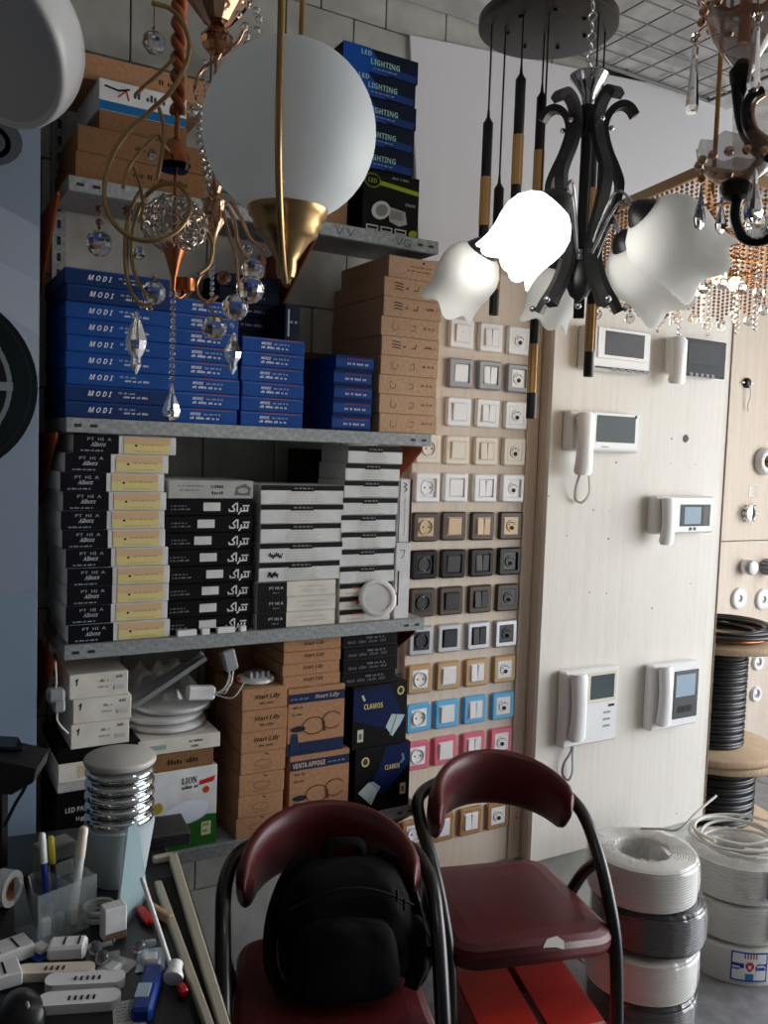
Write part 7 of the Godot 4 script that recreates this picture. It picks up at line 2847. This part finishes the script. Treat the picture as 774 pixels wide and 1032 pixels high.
func amber_chandelier() -> void:
	var c := Vector3(0.8229, 1.9124, 1.4119)
	var t := thing("amber_chandelier", "chandelier with amber glass bowls, prisms and dark scrolls in the top corner", "chandelier", c)
	var st := mb()
	# upper bowl
	var ub := Vector3(0.8192, 1.9319, 1.4082)
	hang(t, ub + Vector3(0, 0.03, 0), 0.007, M.rose_gold, "stem")
	var prof := [Vector2(0.006, 0.0), Vector2(0.018, 0.014), Vector2(0.032, 0.036), Vector2(0.043, 0.062), Vector2(0.050, 0.085), Vector2(0.0515, 0.090)]
	lathe(st, prof, ub, Basis(), 36, 9, 0.04)
	part(t, "bowl", st, M.smoke_glass)
	st = mb()
	lathe(st, [Vector2(0.0515, 0.083), Vector2(0.0545, 0.090), Vector2(0.051, 0.096)], ub, Basis(), 36, 9, 0.05)
	for k in 12:
		var a := TAU * k / 12
		ball(st, ub + Vector3(cos(a) * 0.046, 0.062, sin(a) * 0.046), 0.0055, 8, 1.0, true)
	part(t, "bowl_trim", st, M.rose_gold)
	st = mb()
	lathe(st, [Vector2(0.004, -0.03), Vector2(0.012, -0.012), Vector2(0.014, 0.0), Vector2(0.006, 0.012)], ub, Basis(), 20)
	part(t, "hub", st, M.gunmetal)
	prism(t, Vector3(0.7504, 1.9461, 1.4019), 0.072, 0.0068, M.crystal)
	prism(t, Vector3(0.7722, 1.9490, 1.4607), 0.066, 0.0068, M.crystal)
	st = mb()
	tube(st, smooth_line([Vector3(0.7504, 1.9492, 1.4017), Vector3(0.7614, 1.9638, 1.3953), Vector3(0.7771, 1.9756, 1.3919)], 4), 0.001, 5)
	part(t, "hook_wire", st, M.gold)
	st = mb()
	tube(st, smooth_line([Vector3(0.7722, 1.9530, 1.4604), Vector3(0.7907, 1.9778, 1.4460), Vector3(0.8084, 2.0074, 1.4307)], 4), 0.001, 5)
	part(t, "hook_wire", st, M.gold)
	# dark scrolls
	for e in [[Vector3(0.8134, 1.9186, 1.4059), Vector3(0.8152, 1.8969, 1.4087), Vector3(0.8103, 1.8670, 1.4198), Vector3(0.8099, 1.8443, 1.4329), Vector3(0.8130, 1.8294, 1.4475), Vector3(0.8277, 1.8269, 1.4562)], [Vector3(0.8203, 1.9022, 1.4344), Vector3(0.8101, 1.8954, 1.4290), Vector3(0.8054, 1.8803, 1.4275), Vector3(0.8003, 1.8553, 1.4381), Vector3(0.8113, 1.8410, 1.4456), Vector3(0.8277, 1.8374, 1.4554)], [Vector3(0.8186, 1.7991, 1.4184), Vector3(0.8128, 1.7858, 1.4161), Vector3(0.8118, 1.7683, 1.4169), Vector3(0.8097, 1.7485, 1.4288), Vector3(0.8140, 1.7411, 1.4435), Vector3(0.8200, 1.7443, 1.4583), Vector3(0.8292, 1.7584, 1.4625)]]:
		st = mb()
		tube(st, smooth_line(e, 7), 0.0058, 10)
		part(t, "scroll", st, M.gunmetal)
	st = mb()
	tube(st, smooth_line([Vector3(0.8133, 1.8937, 1.4426), Vector3(0.8051, 1.8850, 1.4385), Vector3(0.8032, 1.8702, 1.4385), Vector3(0.8033, 1.8536, 1.4457), Vector3(0.8079, 1.8437, 1.4550)], 6), 0.0022, 8)
	part(t, "scroll", st, M.rose_gold)
	# lower bowl
	var lb := Vector3(0.8129, 1.8054, 1.4146)
	st = mb()
	lathe(st, [Vector2(0.008, 0.0), Vector2(0.022, 0.006), Vector2(0.034, 0.016), Vector2(0.042, 0.030), Vector2(0.044, 0.044)], lb, Basis(), 36, 9, 0.03)
	part(t, "bowl", st, M.smoke_glass)
	st = mb()
	for k in 14:
		var a := TAU * k / 14
		ball(st, lb + Vector3(cos(a) * 0.040, 0.026, sin(a) * 0.040), 0.0055, 8, 1.0, true)
	part(t, "bowl_trim", st, M.rose_gold)
	st = mb()
	lathe(st, [Vector2(0, -0.018), Vector2(0.016, -0.012), Vector2(0.018, 0.0), Vector2(0.010, 0.008)], lb, Basis(), 20)
	part(t, "bowl_foot", st, M.gunmetal)
	st = mb()
	tube(st, [lb + Vector3(0, -0.01, 0), Vector3(0.8186, 1.7991, 1.4184)], 0.005, 8)
	tube(st, smooth_line([lb + Vector3(0, 0.005, 0), Vector3(0.8138, 1.8133, 1.4260), Vector3(0.8137, 1.8258, 1.4424)], 5), 0.0050, 8)
	part(t, "arm", st, M.gunmetal)
	drop(t, Vector3(0.7552, 1.7987, 1.4164), 0.050, 0.0062, M.crystal)
	drop(t, Vector3(0.7881, 1.8106, 1.4577), 0.060, 0.0100, M.crystal)
	drop(t, Vector3(0.7828, 1.7899, 1.4215), 0.042, 0.0060, M.crystal)
	st = mb()
	ball(st, Vector3(0.7553, 1.8029, 1.4161), 0.0045, 8, 1.0, true)
	tube(st, [Vector3(0.7553, 1.8018, 1.4162), Vector3(0.7644, 1.8148, 1.4089)], 0.001, 5)
	part(t, "hook_wire", st, M.gold)
	st = mb()
	tube(st, [Vector3(0.7881, 1.8106, 1.4577), Vector3(0.8076, 1.8313, 1.4442)], 0.001, 5)
	part(t, "hook_wire", st, M.gold)
	st = mb()
	tube(st, [Vector3(0.7828, 1.7899, 1.4215), Vector3(0.7913, 1.8060, 1.4136)], 0.001, 5)
	part(t, "hook_wire", st, M.gold)
	crystal_ball(t, Vector3(0.8072, 1.7544, 1.4501), 0.0135, M.crystal, 0.006)


func bead_chandelier() -> void:
	var y := 2.12
	var a := Vector3(1.5954, 2.1200, 0.3489)
	var b := Vector3(1.5231, 2.1200, 0.7501)
	var ab := b - a
	var l := ab.length()
	var across := Vector3(-ab.z, 0, ab.x).normalized()
	if across.x < 0:
		across = -across
	var d := b + across * l
	var e := a + across * l
	var cen := (a + d) / 2
	var t := thing("bead_curtain_chandelier", "square bronze framed chandelier hung with amber bead strands and lit bulbs", "chandelier", cen)
	var st := mb()
	for q in [[a, b], [b, d], [d, e], [e, a]]:
		var dir: Vector3 = (q[1] - q[0]).normalized()
		bx(st, (q[0] + q[1]) / 2 + Vector3(0, 0.008, 0), Vector3(l + 0.012, 0.024, 0.012), 0.002, Basis(dir, Vector3.UP, dir.cross(Vector3.UP)))
	for q in [[a, d], [b, e]]:
		var dir: Vector3 = (q[1] - q[0]).normalized()
		bx(st, cen + Vector3(0, 0.012, 0), Vector3(l * 1.4, 0.010, 0.014), 0.002, Basis(dir, Vector3.UP, dir.cross(Vector3.UP)))
	part(t, "frame", st, M.pale_gold_frame)
	hang(t, cen + Vector3(0, 0.015, 0), 0.006, M.gold, "stem")
	var n := 24
	for s in 4:
		var p: Vector3 = [a, b, d, e][s]
		var q: Vector3 = [b, d, e, a][s]
		for i in n:
			var o := p.lerp(q, (i + 0.5) / n) + Vector3(0, -0.005, 0)
			var len := 0.21 + 0.012 * sin(i * 0.9)
			strand(t, [o, o - Vector3(0, len, 0)], 0.0044, M.amber_crystal)
			if i % 3 == 1:
				crystal_ball(t, o - Vector3(0, len + 0.014, 0), 0.0135, M.crystal)
	# inner tier with bulbs
	for i in 10:
		var an := TAU * i / 10
		var o := cen + Vector3(cos(an) * 0.12, -0.14, sin(an) * 0.12)
		strand(t, [o, o - Vector3(0, 0.15, 0)], 0.0060, M.crystal)
	st = mb()
	torus(st, cen + Vector3(0, -0.14, 0), Basis(), 0.12, 0.005, 32, 6)
	part(t, "inner_ring", st, M.gold)
	st = mb()
	tube(st, [cen, cen + Vector3(0, -0.14, 0)], 0.005, 6)
	for i in 3:
		var an := TAU * i / 3 + 0.2
		tube(st, [cen + Vector3(0, -0.14, 0), cen + Vector3(cos(an) * 0.12, -0.14, sin(an) * 0.12)], 0.004, 6)
	part(t, "spider", st, M.gold)
	for i in 4:
		var an := TAU * i / 4 + 0.5
		var o := cen + Vector3(cos(an) * 0.07, -0.175, sin(an) * 0.07)
		st = mb()
		ball(st, o, 0.018, 14)
		part(t, "bulb", st, M.bulb)
	var om := OmniLight3D.new()
	om.name = "bead_chandelier_light"
	om.light_color = Color(1.0, 0.88, 0.7)
	om.light_energy = 0.006
	om.light_size = 0.06
	om.omni_range = 8.0
	om.omni_attenuation = 2.0
	om.shadow_enabled = true
	add_child(om)
	om.position = cen + Vector3(0, -0.215, 0)
